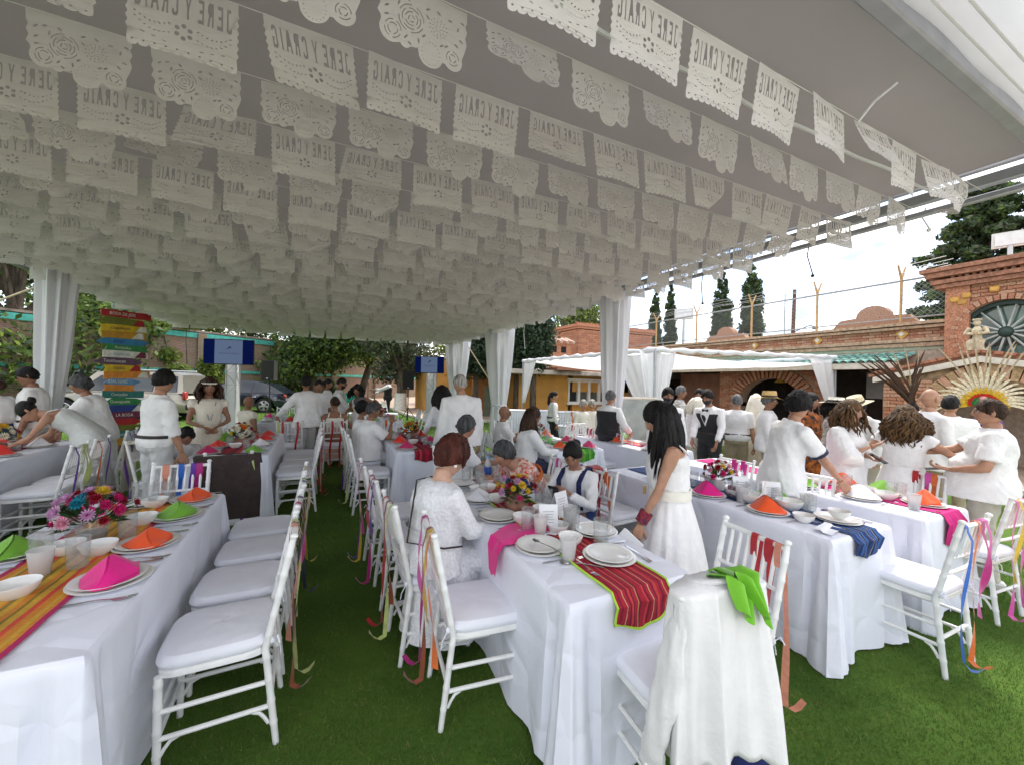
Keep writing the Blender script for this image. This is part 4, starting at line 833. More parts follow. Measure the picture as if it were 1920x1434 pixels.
def table(key, label_cloth, x0, x1, y0, y1, seed, runner=None):
 cx, cy, w, l = (x0 + x1) / 2, (y0 + y1) / 2, x1 - x0, y1 - y0
 t = thing('banquet_table', 'long folding banquet table under ' + label_cloth[0], 'table', (cx, cy, 0), 0, 'banquet tables')
 b = MB(); b.box((0, 0, TH - .02), (w - .03, l - .03, .034), bev=.008); b.build('tabletop', board, t)
 for sx in (-1, 1):
  for sy in (-1, 1):
   b = MB(); b.tube([(sx * w * .36, sy * l * .38, TH - .03), (sx * w * .38, sy * l * .42, 0)], .014, 6); b.build('leg', foldleg, t)
 o = place('tablecloth', tablecloth(w, l, seed), None, (cx, cy, 0)); tag(o, label_cloth[1], 'tablecloth', 'white tablecloths to the grass')
 TABLES[key] = (cx, cy, w, l)
table('L', ('the cloth with the orange striped runner', 'white cloth of the left front table with the orange striped runner'), -1.41, -.65, 1.70, 3.66, 1)
table('C', ('the cloth with the red striped runner', 'white cloth of the centre front table with the red striped runner'), .93, 1.63, 1.34, 3.44, 2)
table('B', ('the cloth with the blue woven runner', 'white cloth of the table with the blue woven runner'), 2.76, 3.46, 1.30, 3.36, 3)
table('E', ('the cloth with the pink runner', 'white cloth of the far right table with the hot pink runner'), 3.86, 4.58, 1.26, 3.45, 4)
table('F', ('the cloth set with the red flowers', 'white cloth of the table behind the far right one, before the waiters'), 4.05, 4.75, 3.95, 5.75, 5)
table('M', ('the cloth with the dark red runner', 'white cloth of the middle table behind the short haired woman'), .88, 1.60, 5.07, 7.0, 6)
table('D', ('the cloth with the green woven runner', 'white cloth of the table with the green woven runner'), 2.85, 3.60, 4.48, 6.35, 7)
table('K', ('the cloth behind the brown jacket', 'white cloth of the table behind the brown jacket on a chair'), -1.28, -.53, 5.31, 7.3, 8)
table('A', ('the cloth at the far left', 'white cloth of the far left table where the woman bends over'), -3.5, -2.8, 5.3, 7.2, 9)
table('H', ('the cloth beside the tent leg at the back', 'white cloth of the back left table before the grey screens'), -1.1, -.4, 8.9, 10.7, 10)
table('J', ('the cloth of the back middle table', 'white cloth of the back table behind the standing man with white hair'), .9, 1.6, 8.7, 10.5, 11)
table('N', ('the cloth left of the camera', 'white cloth corner at the far left edge behind the flowers'), -3.6, -2.65, 3.3, 5.05, 12)
# skirted serving tables in front of the yellow house
def skirted(label, x, y, l, rz):
 t = thing('serving_table', label, 'table', (x, y, 0), rz, 'skirted serving tables'); b = MB(); N_ = 160; rings = []
 for v in (0, .02, .3, .7, 1):
  ring = []
  for i in range(N_):
   s = i / N_ * 2 * (l + .6)
   if s < l: p = (-l / 2 + s, -.3, 0, -1)
   elif s < l + .6: p = (l / 2, -.3 + s - l, 1, 0)
   elif s < 2 * l + .6: p = (l / 2 - (s - l - .6), .3, 0, 1)
   else: p = (-l / 2, .3 - (s - 2 * l - .6), -1, 0)
   k = (.012 + .03 * v) * math.sin(i * 2.2) * min(1, v * 8); ring.append((p[0] + p[2] * k, p[1] + p[3] * k, .76 - v * .74))
  rings.append(ring)
 b.loft(rings[::-1]); b.build('skirt', white_cloth, t); b = MB(); b.box((0, 0, .768), (l + .02, .64, .016), bev=.005); b.build('tabletop', white_cloth, t)
skirted('white skirted serving table under the white canopy, left of the ponytailed woman', 6.1, 11.6, 1.6, R(-20)); skirted('white skirted serving table under the white canopy, right of the ponytailed woman', 7.6, 10.6, 1.5, R(-22))
# dark low table edge by the standing guests at the back left
# ---------------------------------------------------------------- runners
def runner(label, key, xc, w, y0, y1, bands, mname, drop0=0, drop1=0, edge=None, bx=0):
 cx, cy, tw, tl = TABLES[key]; ys, ye = cy - tl / 2, cy + tl / 2; m = mat(mname, bands[0][1], .85, .25, 60, .25, 180, bands=(0, bands[1], bands[0][2]))
 b = MB(); n = 40; tot = (ye if drop1 else y1) - (ys if drop0 else y0)
 path = []
 if drop0: path += [(ys - .030 - .02 * k / 4, TH + .006 - drop0 * (1 - k / 4)) for k in range(0, 4)] + [(ys - .018, TH - .01), (ys - .004, TH + .010)]
 else: path.append((y0, TH + .011))
 yb = path[-1][0]; ye_ = (ye if drop1 else y1)
 path += [(yb + (ye_ - yb) * k / 30, TH + .0115 + .0015 * math.sin(k * 1.7)) for k in range(1, 31)]
 def shp(i, u):
  y_, z_ = path[i]; x_ = (u - .5) * w
  if drop0 and i < 4: x_ *= 1 - .0 * (4 - i); z_ += (.05 * abs(u - .5) * 2 * (1 if i == 0 else 0)); y_ += .008 * math.sin(u * 14 + i)
  return (x_, y_ - cy, z_)
 nu = 16; vs = [shp(i, j / nu) for i in range(len(path)) for j in range(nu + 1)]
 b.add(vs, [(i * (nu + 1) + j, i * (nu + 1) + j + 1, (i + 1) * (nu + 1) + j + 1, (i + 1) * (nu + 1) + j) for i in range(len(path) - 1) for j in range(nu)])
 t = b.build('table_runner', m, None, (xc, cy, 0)); tag(t, label, 'table runner')
 if edge:
  b = MB();
  for u in (0, 1): b.tube([tuple(Vector(shp(i, u)) + Vector((.002 if u else -.002, 0, .001))) for i in range(len(path))], .0055, 5)
  if drop0: b.tube([tuple(Vector(shp(0, j / nu)) + Vector((0, -.002, 0))) for j in range(nu + 1)], .0055, 5)
  b.build('edging', edge, t)
 return t
def st(*cols):
 q = random.Random(len(cols)); out = []; p = 0
 while p < .98:
  c = cols[q.randrange(len(cols))]; out.append((p, c)); p += q.uniform(.02, .075)
 return out[:31]
OR, YE, MA, OL, RE = (.72, .26, .03), (.68, .40, .04), (.50, .02, .12), (.28, .20, .03), (.75, .08, .05)
runner('orange and yellow striped woven runner with a magenta border', 'L', -1.045, .37, 1.71, 3.6, [(0, (.5, .5, .5), [(0, MA), (.07, OR), (.13, YE), (.17, OL), (.20, OR), (.29, RE), (.34, OL), (.37, YE), (.45, OR), (.48, OL), (.52, YE), (.58, OR), (.64, OL), (.67, YE), (.74, RE), (.79, OR), (.86, YE), (.9, OR), (.94, MA)])], 'orange runner cloth') if 0 else None
def bandmat_runner(label, key, xc, w, y0, y1, bl, mname, **k): return runner(label, key, xc, w, y0, y1, ((0, (.85, .85, .85), bl), w), mname, **k)
lime_edge = mat('lime edging', (.42, .68, .06), .7, .05, 9)
def shift(bl): # bands are read from object x in -w/2..w/2: fract() wraps, so rotate by half
 a = [(p - .5, c) for p, c in bl if p >= .5]; last = [c for p, c in bl if p <= .5][-1]
 if not a or a[0][0] > 1e-6: a = [(0, last)] + a
 return a + [(p + .5, c) for p, c in bl if p < .5]
bandmat_runner('orange and yellow striped woven runner with a magenta border', 'L', -1.045, .37, 1.71, 3.6, shift([(0, MA), (.07, OR), (.13, YE), (.17, OL), (.20, OR), (.29, RE), (.34, OL), (.37, YE), (.45, OR), (.48, OL), (.52, YE), (.58, OR), (.64, OL), (.67, YE), (.74, RE), (.79, OR), (.86, YE), (.9, OR), (.94, MA)]), 'orange runner cloth')
D1, D2, D3 = (.42, .012, .035), (.22, .005, .03), (.60, .05, .05)
bandmat_runner('red striped woven runner with lime edging hanging over the end', 'C', 1.30, .31, 1.34, 3.40, shift([(0, D1), (.05, D2), (.08, D1), (.14, (.6, .35, .2)), (.155, D1), (.2, D2), (.24, D3), (.28, D2), (.31, D1), (.37, (.55, .3, .12)), (.385, D2), (.42, D1), (.5, D3), (.53, D2), (.57, D1), (.62, (.62, .4, .25)), (.635, D1), (.68, D2), (.72, D3), (.77, D1), (.82, D2), (.86, D1), (.9, (.6, .3, .15)), (.915, D1), (.96, D2)]), 'red runner cloth', drop0=.17, edge=lime_edge)
U1, U2, U3 = (.015, .05, .20), (.01, .022, .09), (.03, .12, .36)
bandmat_runner('blue woven runner hanging over the table end', 'B', 3.13, .30, 1.3, 3.3, shift([(0, U1), (.08, U2), (.14, U3), (.2, U1), (.27, (.5, .42, .2)), (.285, U2), (.35, U3), (.42, U2), (.5, U1), (.56, (.4, .35, .3)), (.575, U2), (.63, U3), (.7, U1), (.78, (.5, .42, .2)), (.795, U2), (.86, U3), (.93, U1)]), 'blue runner cloth', drop0=.16, edge=None)
K1, K2 = (.62, .01, .20), (.48, .01, .16)
bandmat_runner('hot pink striped runner hanging over the table end', 'E', 4.30, .30, 1.26, 3.4, shift([(0, K1), (.1, K2), (.16, K1), (.3, K2), (.36, K1), (.52, K2), (.57, K1), (.7, K2), (.76, K1), (.9, K2)]), 'pink runner cloth', drop0=.26)
G1, G2 = (.05, .32, .02), (.16, .45, .05)
bandmat_runner('bright green woven runner hanging over the table end', 'D', 3.25, .36, 4.48, 6.3, shift([(0, G1), (.1, G2), (.15, G1), (.27, G2), (.32, (.02, .2, .02)), (.38, G1), (.5, G2), (.58, G1), (.7, (.02, .2, .02)), (.75, G2), (.85, G1)]), 'green runner cloth', drop0=.17)
bandmat_runner('dark red striped runner on the middle table', 'M', 1.24, .30, 5.07, 6.9, shift([(0, D1), (.1, D2), (.2, D3), (.3, D2), (.45, D1), (.6, D2), (.75, D1), (.9, D2)]), 'dark red runner cloth', drop0=.15)
bandmat_runner('brown and red striped runner on the table behind the brown jacket', 'K', -.9, .3, 5.35, 7.2, shift([(0, D2), (.2, D1), (.4, D2), (.6, D3), (.8, D2)]), 'brown red runner cloth')
bandmat_runner('dark striped runner on the far left table', 'A', -3.15, .3, 5.35, 7.1, shift([(0, D2), (.2, OL), (.4, D2), (.6, D1), (.8, D2)]), 'dark runner cloth')
bandmat_runner('pink and yellow runner on the table before the waiters', 'F', 4.4, .3, 3.97, 5.7, shift([(0, K1), (.3, YE), (.5, K1), (.8, YE)]), 'pink yellow runner cloth')

# ---------------------------------------------------------------- ballroom chairs
def post_pts(z0, z1, y0, y1, r_, rings_at):
 zs = sorted(set([z0, z1] + [z for q in rings_at for z in (q - .011, q - .005, q + .005, q + .011)])); out = []
 for z in zs:
  k = (z - z0) / (z1 - z0); big = any(abs(z - q) < .006 for q in rings_at); out.append((z, y0 + (y1 - y0) * k, r_ * (1.28 if big else 1)))
 return out
def chair_meshes():
 m = {}
 def rp(z):   # line of the back: legs splay back, back reclines
  return -.185 - .10 * max(0, (z - .44) / .48) - .05 * max(0, (.44 - z) / .44)
 b = MB(); RG = [.10, .20, .30, .40, .50, .585, .67, .755, .84]
 zs = sorted(set([0, .44, .905, .915] + [z for q in RG for z in (q - .011, q - .005, q + .005, q + .011)])); b.tube([(0, rp(z), z) for z in zs], [(.0150 if z < .9 else .0132) * (1.13 if any(abs(z - q) < .0062 for q in RG) else 1) * (.8 + .2 * min(1, (z + .15) / .3)) for z in zs], 10)
 b.ball((0, rp(.93), .925), (.018, .018, .014), 10, 6); m['back_post'] = b.mesh('back_post', white_paint)
 b = MB(); RG2 = [.10, .20, .30, .39]
 zs = sorted(set([0, .425] + [z for q in RG2 for z in (q - .011, q - .005, q + .005, q + .011)])); b.tube([(0, .185 - .0 * z, z) for z in zs], [.0155 * (1.13 if any(abs(z - q) < .0062 for q in RG2) else 1) * (.78 + .22 * min(1, (z + .1) / .3)) for z in zs], 10); m['front_leg'] = b.mesh('front_leg', white_paint)
 b = MB(); N_ = 32
 def so(a, w, l, z, p=4): c, s = math.cos(a), math.sin(a); return (w * abs(c) ** (2 / p) * (1 if c > 0 else -1), l * abs(s) ** (2 / p) * (1 if s > 0 else -1), z)
 b.loft([[so(2 * PI * k / N_, .195 * s_, .2 * s_, z, 6) for k in range(N_)] for s_, z in ((.95, .412), (1, .418), (1, .44), (.97, .447))]); m['seat_frame'] = b.mesh('seat_frame', white_paint)
 b = MB(); q = random.Random(3)
 rings = [[tuple(Vector(so(2 * PI * k / N_, .202 * s_, .207 * s_, z, 5)) + Vector((0, 0, .003 * math.sin(k * 1.3) * (s_ < .9)))) for k in range(N_)] for s_, z in ((.9, .448), (.985, .452), (1.02, .468), (1.0, .486), (.93, .499))]
 b.loft(rings, cap=False)
 b.grid(lambda u, v: tuple(Vector(so(2 * PI * u, .202 * .93 * (1 - v * .98), .207 * .93 * (1 - v * .98), .499 + .0105 * min(1, v * 2.2) ** .6 + .0016 * math.sin(u * 25 + v * 6) * v * (1 - v) * 4, 5 - 3 * v))), N_, 6, wrap=True); m['cushion'] = b.mesh('cushion', mat('white cushion cloth', (.77, .78, .85), .8, .02, 6, .4, 11, sheen=.1))
 for z in (.17, .28):
  b = MB(); b.tube([(0, .185, z), (0, rp(z), z + .005)], [.0105] * 2, 8); m['side_stretcher%d' % (z * 100)] = b.mesh('side_stretcher', white_paint)
 for y, z, nm in ((.185, .17, 'front_stretcher'), (.185, .27, 'front_stretcher'), (rp(.22), .22, 'rear_stretcher')):
  b = MB(); b.tube([(-.17, y, z), (.17, y, z)], .0105, 8); m[nm + str(int(z * 100))] = b.mesh(nm, white_paint)
 for z, r_ in ((.895, .0135), (.70, .011), (.60, .011)):
  b = MB(); b.tube([(-.18, rp(z), z), (-.06, rp(z) - .008, z), (.06, rp(z) - .008, z), (.18, rp(z), z)], r_, 8); m['back_rail%d' % (z * 100)] = b.mesh('back_rail', white_paint)
 b = MB(); b.tube([(0, rp(.70) - .006, .70), (0, rp(.80) - .006, .80), (0, rp(.895) - .006, .895)], [.0085, .0105, .0085], 7); m['spindle'] = b.mesh('spindle', white_paint)
 b = MB(); b.tube([(0, .0, -.01), (0, .016, .02), (0, .034, .045), (0, .062, .058)], .006, 6, flat=1.3); m['bracket'] = b.mesh('bracket', white_paint)
 b = MB(); b.ball((0, 0, 0), (.012, .012, .016), 6, 5); b.tube([(0, 0, 0), (-.02, -.02, .03), (-.035, -.03, .0)], .004, 5, flat=.5); b.tube([(0, 0, 0), (.015, -.03, -.04), (.012, -.034, -.075)], .004, 5, flat=.5); m['tie_bow'] = b.mesh('tie_bow', white_cloth)
 return m, rp
CM, RPZ = chair_meshes()
RIB = {}
def ribbon_mesh(v):
 """a ribbon looped over the top rail, its tails hanging behind the back; six shapes"""
 if v in RIB: return RIB[v]
 q = random.Random(90 + v); b = MB(); w = [.016, .019, .011, .022, .014, .018][v % 6]; z1 = [.14, .30, .22, .48, .10, .36][v % 6]; ph = q.uniform(0, 6); pts = []
 yb = RPZ(.895) - .012
 path = [(0, yb + .030, .80), (0, yb + .030, .87), (0, yb + .024, .908), (0, yb + .012, .914), (0, yb - .008, .905), (0, yb - .014, .87)]
 K = 16
 for k in range(1, K + 1):
  u = k / K; z = .87 - (.87 - z1) * u; y = yb - .016 - .012 * math.sin(u * 5 + ph) - .03 * u * (v % 3 == 0) + (.03 * u); path.append((.012 * math.sin(u * 6 + ph) + (.05 * u if v % 2 else -.03 * u), y, z))
 if v % 6 in (0, 4):
  x, y, z = path[-1]; path += [(x - .01, y - .03, z - .02), (x - .02, y - .06, z - .005), (x - .03, y - .085, z + .03)]
 vs = []
 for k, p in enumerate(path):
  tw_ = .9 * math.sin(k * .35 + ph) * max(0, (k - 6) / K); vs += [(p[0] - w * math.cos(tw_), p[1] - w * math.sin(tw_), p[2]), (p[0] + w * math.cos(tw_), p[1] + w * math.sin(tw_), p[2])]
 b.add(vs, [(2 * i, 2 * i + 1, 2 * i + 3, 2 * i + 2) for i in range(len(path) - 1)])
 RIB[v] = b.mesh('ribbon', ribm['red']); return RIB[v]
rc = dict(red=(.50, .02, .03), orange=(.75, .17, .04), yellow=(.70, .48, .04), pink=(.70, .10, .42), magenta=(.50, .02, .22), purple=(.13, .03, .36), blue=(.01, .12, .55), green=(.16, .42, .05), lime=(.55, .62, .22), cream=(.75, .70, .50), brown=(.30, .08, .04), black=(.012, .012, .014), salmon=(.75, .30, .20), navy=(.02, .02, .10), teal=(.03, .38, .34))
ribm = {k: mat(k + ' satin ribbon', c, .38, .08, 30, sheen=.3, transl=.25) for k, c in rc.items()}
NCH = [0]
CHAIR0 = None
def chair(x, y, rz, label, ribbons=(), group='white ballroom chairs with ribbons', ties=True):
 """ribbons: (colour, x on the rail, shape). The first chair is built; every other one is a copy of it and its parts"""
 global CHAIR0
 if CHAIR0 is None:
  t = thing('ballroom_chair', label, 'chair', (0, 0, 0), 0, group); c = lambda nm, **k: place(CM[nm].name.split('.')[0], CM[nm], t, **k)
  for s in (-1, 1):
   c('back_post', loc=(s * .183, 0, 0)); c('front_leg', loc=(s * .175, 0, 0)); c('side_stretcher17', loc=(s * .178, 0, 0)); c('side_stretcher28', loc=(s * .178, 0, 0))
   c('bracket', loc=(s * .178, RPZ(.17) + .012, .108), rot=(0, 0, 0)); c('bracket', loc=(s * .178, .175, .108), rot=(0, 0, PI))
   c('tie_bow', loc=(s * .183, RPZ(.47) - .02, .47))
  for nm in ('seat_frame', 'cushion', 'front_stretcher17', 'front_stretcher27', 'rear_stretcher22', 'back_rail89', 'back_rail70', 'back_rail60'): c(nm)
  for k in range(6): c('spindle', loc=(-.128 + .0512 * k, 0, 0))
  CHAIR0 = t; t.location = (x, y, 0); t.rotation_euler = (0, 0, rz)
 else:
  t = CHAIR0.copy(); COL.objects.link(t); t.location = (x, y, 0); t.rotation_euler = (0, 0, rz); t['label'] = label
  for ch in CH_PARTS:
   k = ch.copy(); COL.objects.link(k); k.parent = t
 if NCH[0] == 0: CH_PARTS.extend(list(t.children))
 NCH[0] += 1
 for col, rx, v in ribbons:
  o = place('ribbon', ribbon_mesh(v), t, (rx, 0, 0), mt=ribm[col]); o['label'] = col + ' ribbon'
 return t
CH_PARTS = []
FX, BX, FY, BY = -PI / 2, PI / 2, 0, PI     # facing +x, -x, +y, -y
# left table, aisle side
chair(-.385, 2.24, BX + .03, 'white chair nearest the camera in the aisle row of the left table', [('lime', .10, 0), ('brown', .06, 4), ('salmon', .02, 1)])
chair(-.385, 2.72, BX - .02, 'second white chair from the camera in the aisle row of the left table', [('navy', .08, 1), ('magenta', -.05, 3), ('cream', .0, 2)])
chair(-.375, 3.19, BX + .02, 'third white chair from the camera in the aisle row of the left table', [('green', .1, 5), ('navy', .02, 0), ('yellow', -.1, 1)])
chair(-.38, 3.64, BX, 'fourth white chair from the camera in the aisle row of the left table', [('yellow', .1, 0), ('cream', .04, 3), ('brown', -.05, 1)])
chair(-1.02, 3.87, BY, 'white chair at the far end of the left table with orange and blue ribbons', [('salmon', .1, 3), ('blue', .0, 1), ('magenta', -.12, 3), ('purple', -.08, 1)])
chair(-.78, 4.83, FY + .05, 'white chair under the dark brown jacket', [('purple', .14, 0), ('lime', .17, 1)])
for i, y in enumerate((5.66, 6.12, 6.58, 7.03)):
 chair(-.26, y, BX + .03 * (-1) ** i, ['first', 'second', 'third', 'fourth'][i] + ' white chair from the camera in the aisle row behind the brown jacket', [('red', .1, 0), ('cream', -.06, 2), ('red', -.12, 1)] if i % 2 == 0 else [('magenta', .08, 1), ('orange', 0, 4)])
for i, y in enumerate((5.72, 6.3, 6.9)): chair(-1.55, y, FX, ['white chair with a cream cloth, left side of the table behind the jacket', 'white chair left of the boy at the table behind the jacket', 'furthest white chair on the left side of the table behind the jacket'][i], [('purple', .1, 1)])
for i, (x, y) in enumerate(((-2.47, 5.52), (-2.47, 5.98), (-2.47, 6.75))): chair(x, y, BX + .06, ['front white chair of the far left table, lime ribbons', 'second white chair of the far left table, orange ribbon', 'third white chair of the far left table, blue ribbon'][i], [[('lime', .1, 3), ('lime', .04, 3), ('purple', -.14, 0)], [('purple', .1, 0), ('orange', -.14, 0)], [('purple', .0, 3), ('blue', -.14, 0)]][i])
# centre table, left side
chair(.80, 1.98, FX - .10, 'white chair nearest the camera at the centre table, long pink ribbon', [('magenta', -.155, 4), ('pink', -.15, 3), ('orange', .13, 1), ('yellow', .07, 3), ('brown', .03, 0)])
chair(.68, 2.52, FX + .03, 'white chair of the seated woman with short reddish brown hair', [('lime', .1, 0), ('brown', .0, 1), ('red', -.1, 4)])
chair(.66, 3.14, FX, 'third white chair from the camera on the left of the centre table', [('purple', .12, 3), ('magenta', .02, 0), ('red', -.1, 3)])
chair(.63, 3.66, FX, 'fourth white chair from the camera on the left of the centre table', [('yellow', .13, 0), ('purple', .05, 0), ('pink', -.08, 1)])
chair(1.355, 1.235, FY - .12, 'white chair under the white suit jacket at the table end', [('red', .05, 0), ('brown', -.03, 4)])
chair(1.76, 1.35, BX - .16, 'white chair behind the suit jacket with a black strap and red ribbons', [('red', -.02, 1), ('red', -.1, 3), ('salmon', -.15, 0)])
chair(1.93, 2.72, BX + .2, 'white chair of the seated woman holding a phone', [('orange', -.08, 0), ('salmon', .06, 3)])
chair(1.88, 3.32, BX, 'white chair of the bending woman in the embroidered blouse', [('pink', .05, 3)])
chair(1.38, 4.1, BY + .2, 'white chair of the seated grey haired woman at the far end of the centre table', [('cream', .05, 3)])
# blue runner table and the right
chair(2.50, 2.95, FX + .1, 'white chair with a red cloth and ribbons behind the standing black haired woman', [('red', .16, 0), ('red', .10, 3), ('purple', -.12, 1)])
chair(3.49, 1.20, FY - .02, 'white chair at the end of the blue runner table, pink and blue ribbons', [('pink', .10, 1), ('magenta', .05, 3), ('blue', -.165, 0), ('orange', .0, 4)])
chair(4.62, 1.26, FY - .08, 'white chair at the end of the pink runner table, cream and pink ribbons', [('salmon', .08, 1), ('pink', -.02, 0), ('yellow', -.1, 1), ('pink', -.14, 4)])
chair(3.66, 2.72, BX, 'white chair with a pink ribbon between the blue and pink runner tables', [('magenta', .02, 3), ('magenta', -.08, 3)])
chair(3.70, 2.02, BX + .1, 'white chair beside the teenage boy between the two right tables', [('blue', .12, 3)])
chair(4.86, 1.72, BX - .05, 'white chair right of the pink runner table, blue and red ribbons', [('blue', .12, 3), ('red', .03, 3), ('pink', -.06, 3), ('orange', -.1, 3)])
chair(4.86, 2.30, BX, 'white chair right of the pink runner table, yellow and orange ribbons', [('yellow', .1, 3), ('pink', .0, 3), ('brown', -.06, 1), ('orange', -.14, 3)])
chair(4.88, 2.95, BX, 'white chair right of the pink runner table, red and pink ribbons', [('red', .0, 3), ('magenta', .1, 3)])
chair(4.95, 5.0, BX - .35, 'white chair with bare spindles before the waiters', [])
chair(4.5, 6.05, BY, 'white chair behind the table before the waiters', [])
# green runner table
for i, (x, y, rz) in enumerate(((2.55, 4.85, FX), (2.5, 5.45, FX), (2.5, 6.0, FX), (3.9, 4.9, BX), (3.9, 5.5, BX), (3.2, 6.75, BY), (3.92, 6.1, BX))):
 chair(x, y, rz, ['white chair of the guest with long brown hair', 'white chair behind the guest with long brown hair', 'white chair of the bald guest with sunglasses', 'white chair in front of the grey haired waiter, plum ribbons', 'white chair behind the green runner table, right side', 'white chair at the far end of the green runner table', 'last white chair right of the green runner table'][i], [[], [('green', 0, 3)], [('yellow', .1, 3)], [('purple', .1, 3), ('yellow', 0, 3), ('red', -.1, 0)], [('magenta', .1, 3), ('red', 0, 3)], [('purple', .1, 3), ('yellow', -.05, 3)], [('red', 0, 0)]][i])
# middle table and the back rows
for i, (x, y, rz, rb) in enumerate(((.60, 6.05, FX, [('purple', .15, 0), ('lime', .05, 3)]), (.58, 6.6, FX, []), (1.92, 5.6, BX, []), (1.92, 6.2, BX, [('cream', 0, 3)]), (1.2, 7.3, BY, [('orange', .1, 3)]), (.62, 5.35, FX, [('lime', .1, 0)]), (.55, 9.2, FX, [('red', .1, 3)]), (.55, 9.8, FX, [('pink', .1, 3)]), (1.95, 9.2, BX, []), (1.95, 9.9, BX, [('red', 0, 3)]), (-.05, 9.3, BX, [('green', .1, 3)]), (-.05, 9.9, BX, [('cream', 0, 3)]), (-.75, 10.9, BY, [('teal', .1, 3), ('green', 0, 3)]), (-1.45, 9.5, FX, []), (-.45, 7.85, FY, [('red', .12, 0), ('red', -.1, 0), ('lime', -.16, 0)]), (.25, 7.85, FY, [('red', .1, 0), ('red', -.05, 0)]))):
 chair(x, y, rz, ['white chair of the seated man in the pale guayabera shirt', 'white chair of the dark haired guest beside the guayabera man', 'white chair behind the standing man with white hair', 'second white chair behind the standing man with white hair', 'white chair at the far end of the middle table', 'empty white chair nearest on the left of the middle table', 'white chair left of the back middle table, red ribbon', 'white chair left of the back middle table, pink ribbon', 'white chair right of the back middle table, no ribbon', 'white chair right of the back middle table, red ribbon', 'white chair right of the back left table, green ribbon', 'white chair right of the back left table, cream ribbon', 'white chair at the far end of the back left table, teal ribbons', 'white chair left of the back left table', 'white chair with long red ribbons in the aisle', 'white chair of the bare shouldered woman in the aisle'][i], rb)
for i, (px, d) in enumerate(((1062, 11.2), (1100, 10.6), (1118, 9.2), (1140, 10.0), (660, 13.5), (700, 14.2), (735, 13.8))):
 g_ = PD(px, d); chair(g_.x, g_.y, R(40 * i), ['white chair before the skirted tables, left', 'white chair before the skirted tables, right', 'white chair behind the green runner table guests', 'white chair left of the grey haired waiter', 'white chair at the back before the musician, left', 'white chair at the back before the musician, middle', 'white chair at the back before the right loudspeaker'][i], [('red', .1, 3), ('purple', -.05, 3)] if i % 2 else [('orange', 0, 3)])

# ---------------------------------------------------------------- things on the tables
china = mat('white china', (.78, .77, .74), .18, .02, 5, coat=.3)
def thin_glass(name, tint, gl, diff, rough=.03):
 m = bpy.data.materials.new(name); m.use_nodes = True; t_ = m.node_tree; t_.nodes.clear(); N = t_.nodes.new; l = t_.links.new; o_ = N('ShaderNodeOutputMaterial')
 tr = N('ShaderNodeBsdfTransparent'); tr.inputs[0].default_value = (*tint, 1); g = N('ShaderNodeBsdfGlossy'); g.inputs['Roughness'].default_value = rough; d_ = N('ShaderNodeBsdfDiffuse'); d_.inputs[0].default_value = (.8, .8, .8, 1)
 fr = N('ShaderNodeLayerWeight'); fr.inputs['Blend'].default_value = gl; nz_ = N('ShaderNodeTexNoise'); nz_.inputs['Scale'].default_value = 40; mth = N('ShaderNodeMath'); mth.operation = 'MULTIPLY_ADD'; mth.inputs[1].default_value = .06; mth.inputs[2].default_value = diff - .03; l(nz_.outputs['Fac'], mth.inputs[0])
 m1 = N('ShaderNodeMixShader'); m2 = N('ShaderNodeMixShader'); l(mth.outputs[0], m1.inputs[0]); l(tr.outputs[0], m1.inputs[1]); l(d_.outputs[0], m1.inputs[2]); pw = N('ShaderNodeMath'); pw.operation = 'POWER'; pw.inputs[1].default_value = 3; l(fr.outputs['Facing'], pw.inputs[0]); pm = N('ShaderNodeMath'); pm.operation = 'MULTIPLY_ADD'; pm.inputs[1].default_value = .5; pm.inputs[2].default_value = .05; l(pw.outputs[0], pm.inputs[0]); l(pm.outputs[0], m2.inputs[0]); l(m1.outputs[0], m2.inputs[1]); l(g.outputs[0], m2.inputs[2]); l(m2.outputs[0], o_.inputs['Surface']); return m
glassm = thin_glass('clear glass', (.93, .94, .94), .28, .09); plasticcup = thin_glass('frosted plastic cup', (.93, .93, .93), .22, .36, .25)
TT = TH + .006
def lathe_mesh(name, prof, m, n=28): b = MB(); b.lathe(prof, n, cap=False); return b.mesh(name, m)
ITEM = dict(
 plate=lathe_mesh('plate', [(.0005, .002), (.085, .002), (.088, .0), (.095, .004), (.135, .017), (.1365, .0195), (.134, .0205), (.094, .0095), (.086, .0065), (.0005, .0065)], china, 36),
 bowl=lathe_mesh('bowl', [(.0005, .004), (.03, .004), (.034, 0), (.038, .004), (.064, .03), (.072, .058), (.0705, .059), (.062, .032), (.034, .009), (.0005, .008)], china, 28),
 glass=lathe_mesh('drinking_glass', [(.0005, .001), (.030, .0), (.033, .004), (.036, .125), (.0345, .1255), (.031, .012), (.0005, .010)], glassm, 20),
 cup=lathe_mesh('plastic_cup', [(.0005, .001), (.029, .0), (.031, .003), (.043, .112), (.045, .113), (.0448, .116), (.0418, .114), (.030, .004), (.0005, .004)], plasticcup, 20),
)
b = MB(); b.loft([[(x - .003 * k, w, z + .0015) for k, w in ((0, -h), (0, h))] + [(x, h, z - .0008), (x, -h, z - .0008)] for x, h, z in ((-.105, .009, .004), (-.06, .0095, .003), (-.03, .004, .005), (.0, .0042, .006), (.09, .0075, .002), (.1, .004, .002))]); ITEM['knife'] = b.mesh('knife', steel)
b = MB(); b.loft([[(x, w, z) for w in (-h, h)] + [(x, h, z - .0016), (x, -h, z - .0016)] for x, h, z in ((-.1, .004, .006), (-.085, .012, .003), (-.06, .013, .001), (-.045, .004, .004), (.0, .0035, .008), (.09, .007, .003), (.1, .004, .003))])
for k in range(4): b.tube([(-.095, -.009 + .006 * k, .004), (-.125, -.009 + .006 * k, .008)], .0016, 4)
ITEM['fork'] = b.mesh('fork', steel)
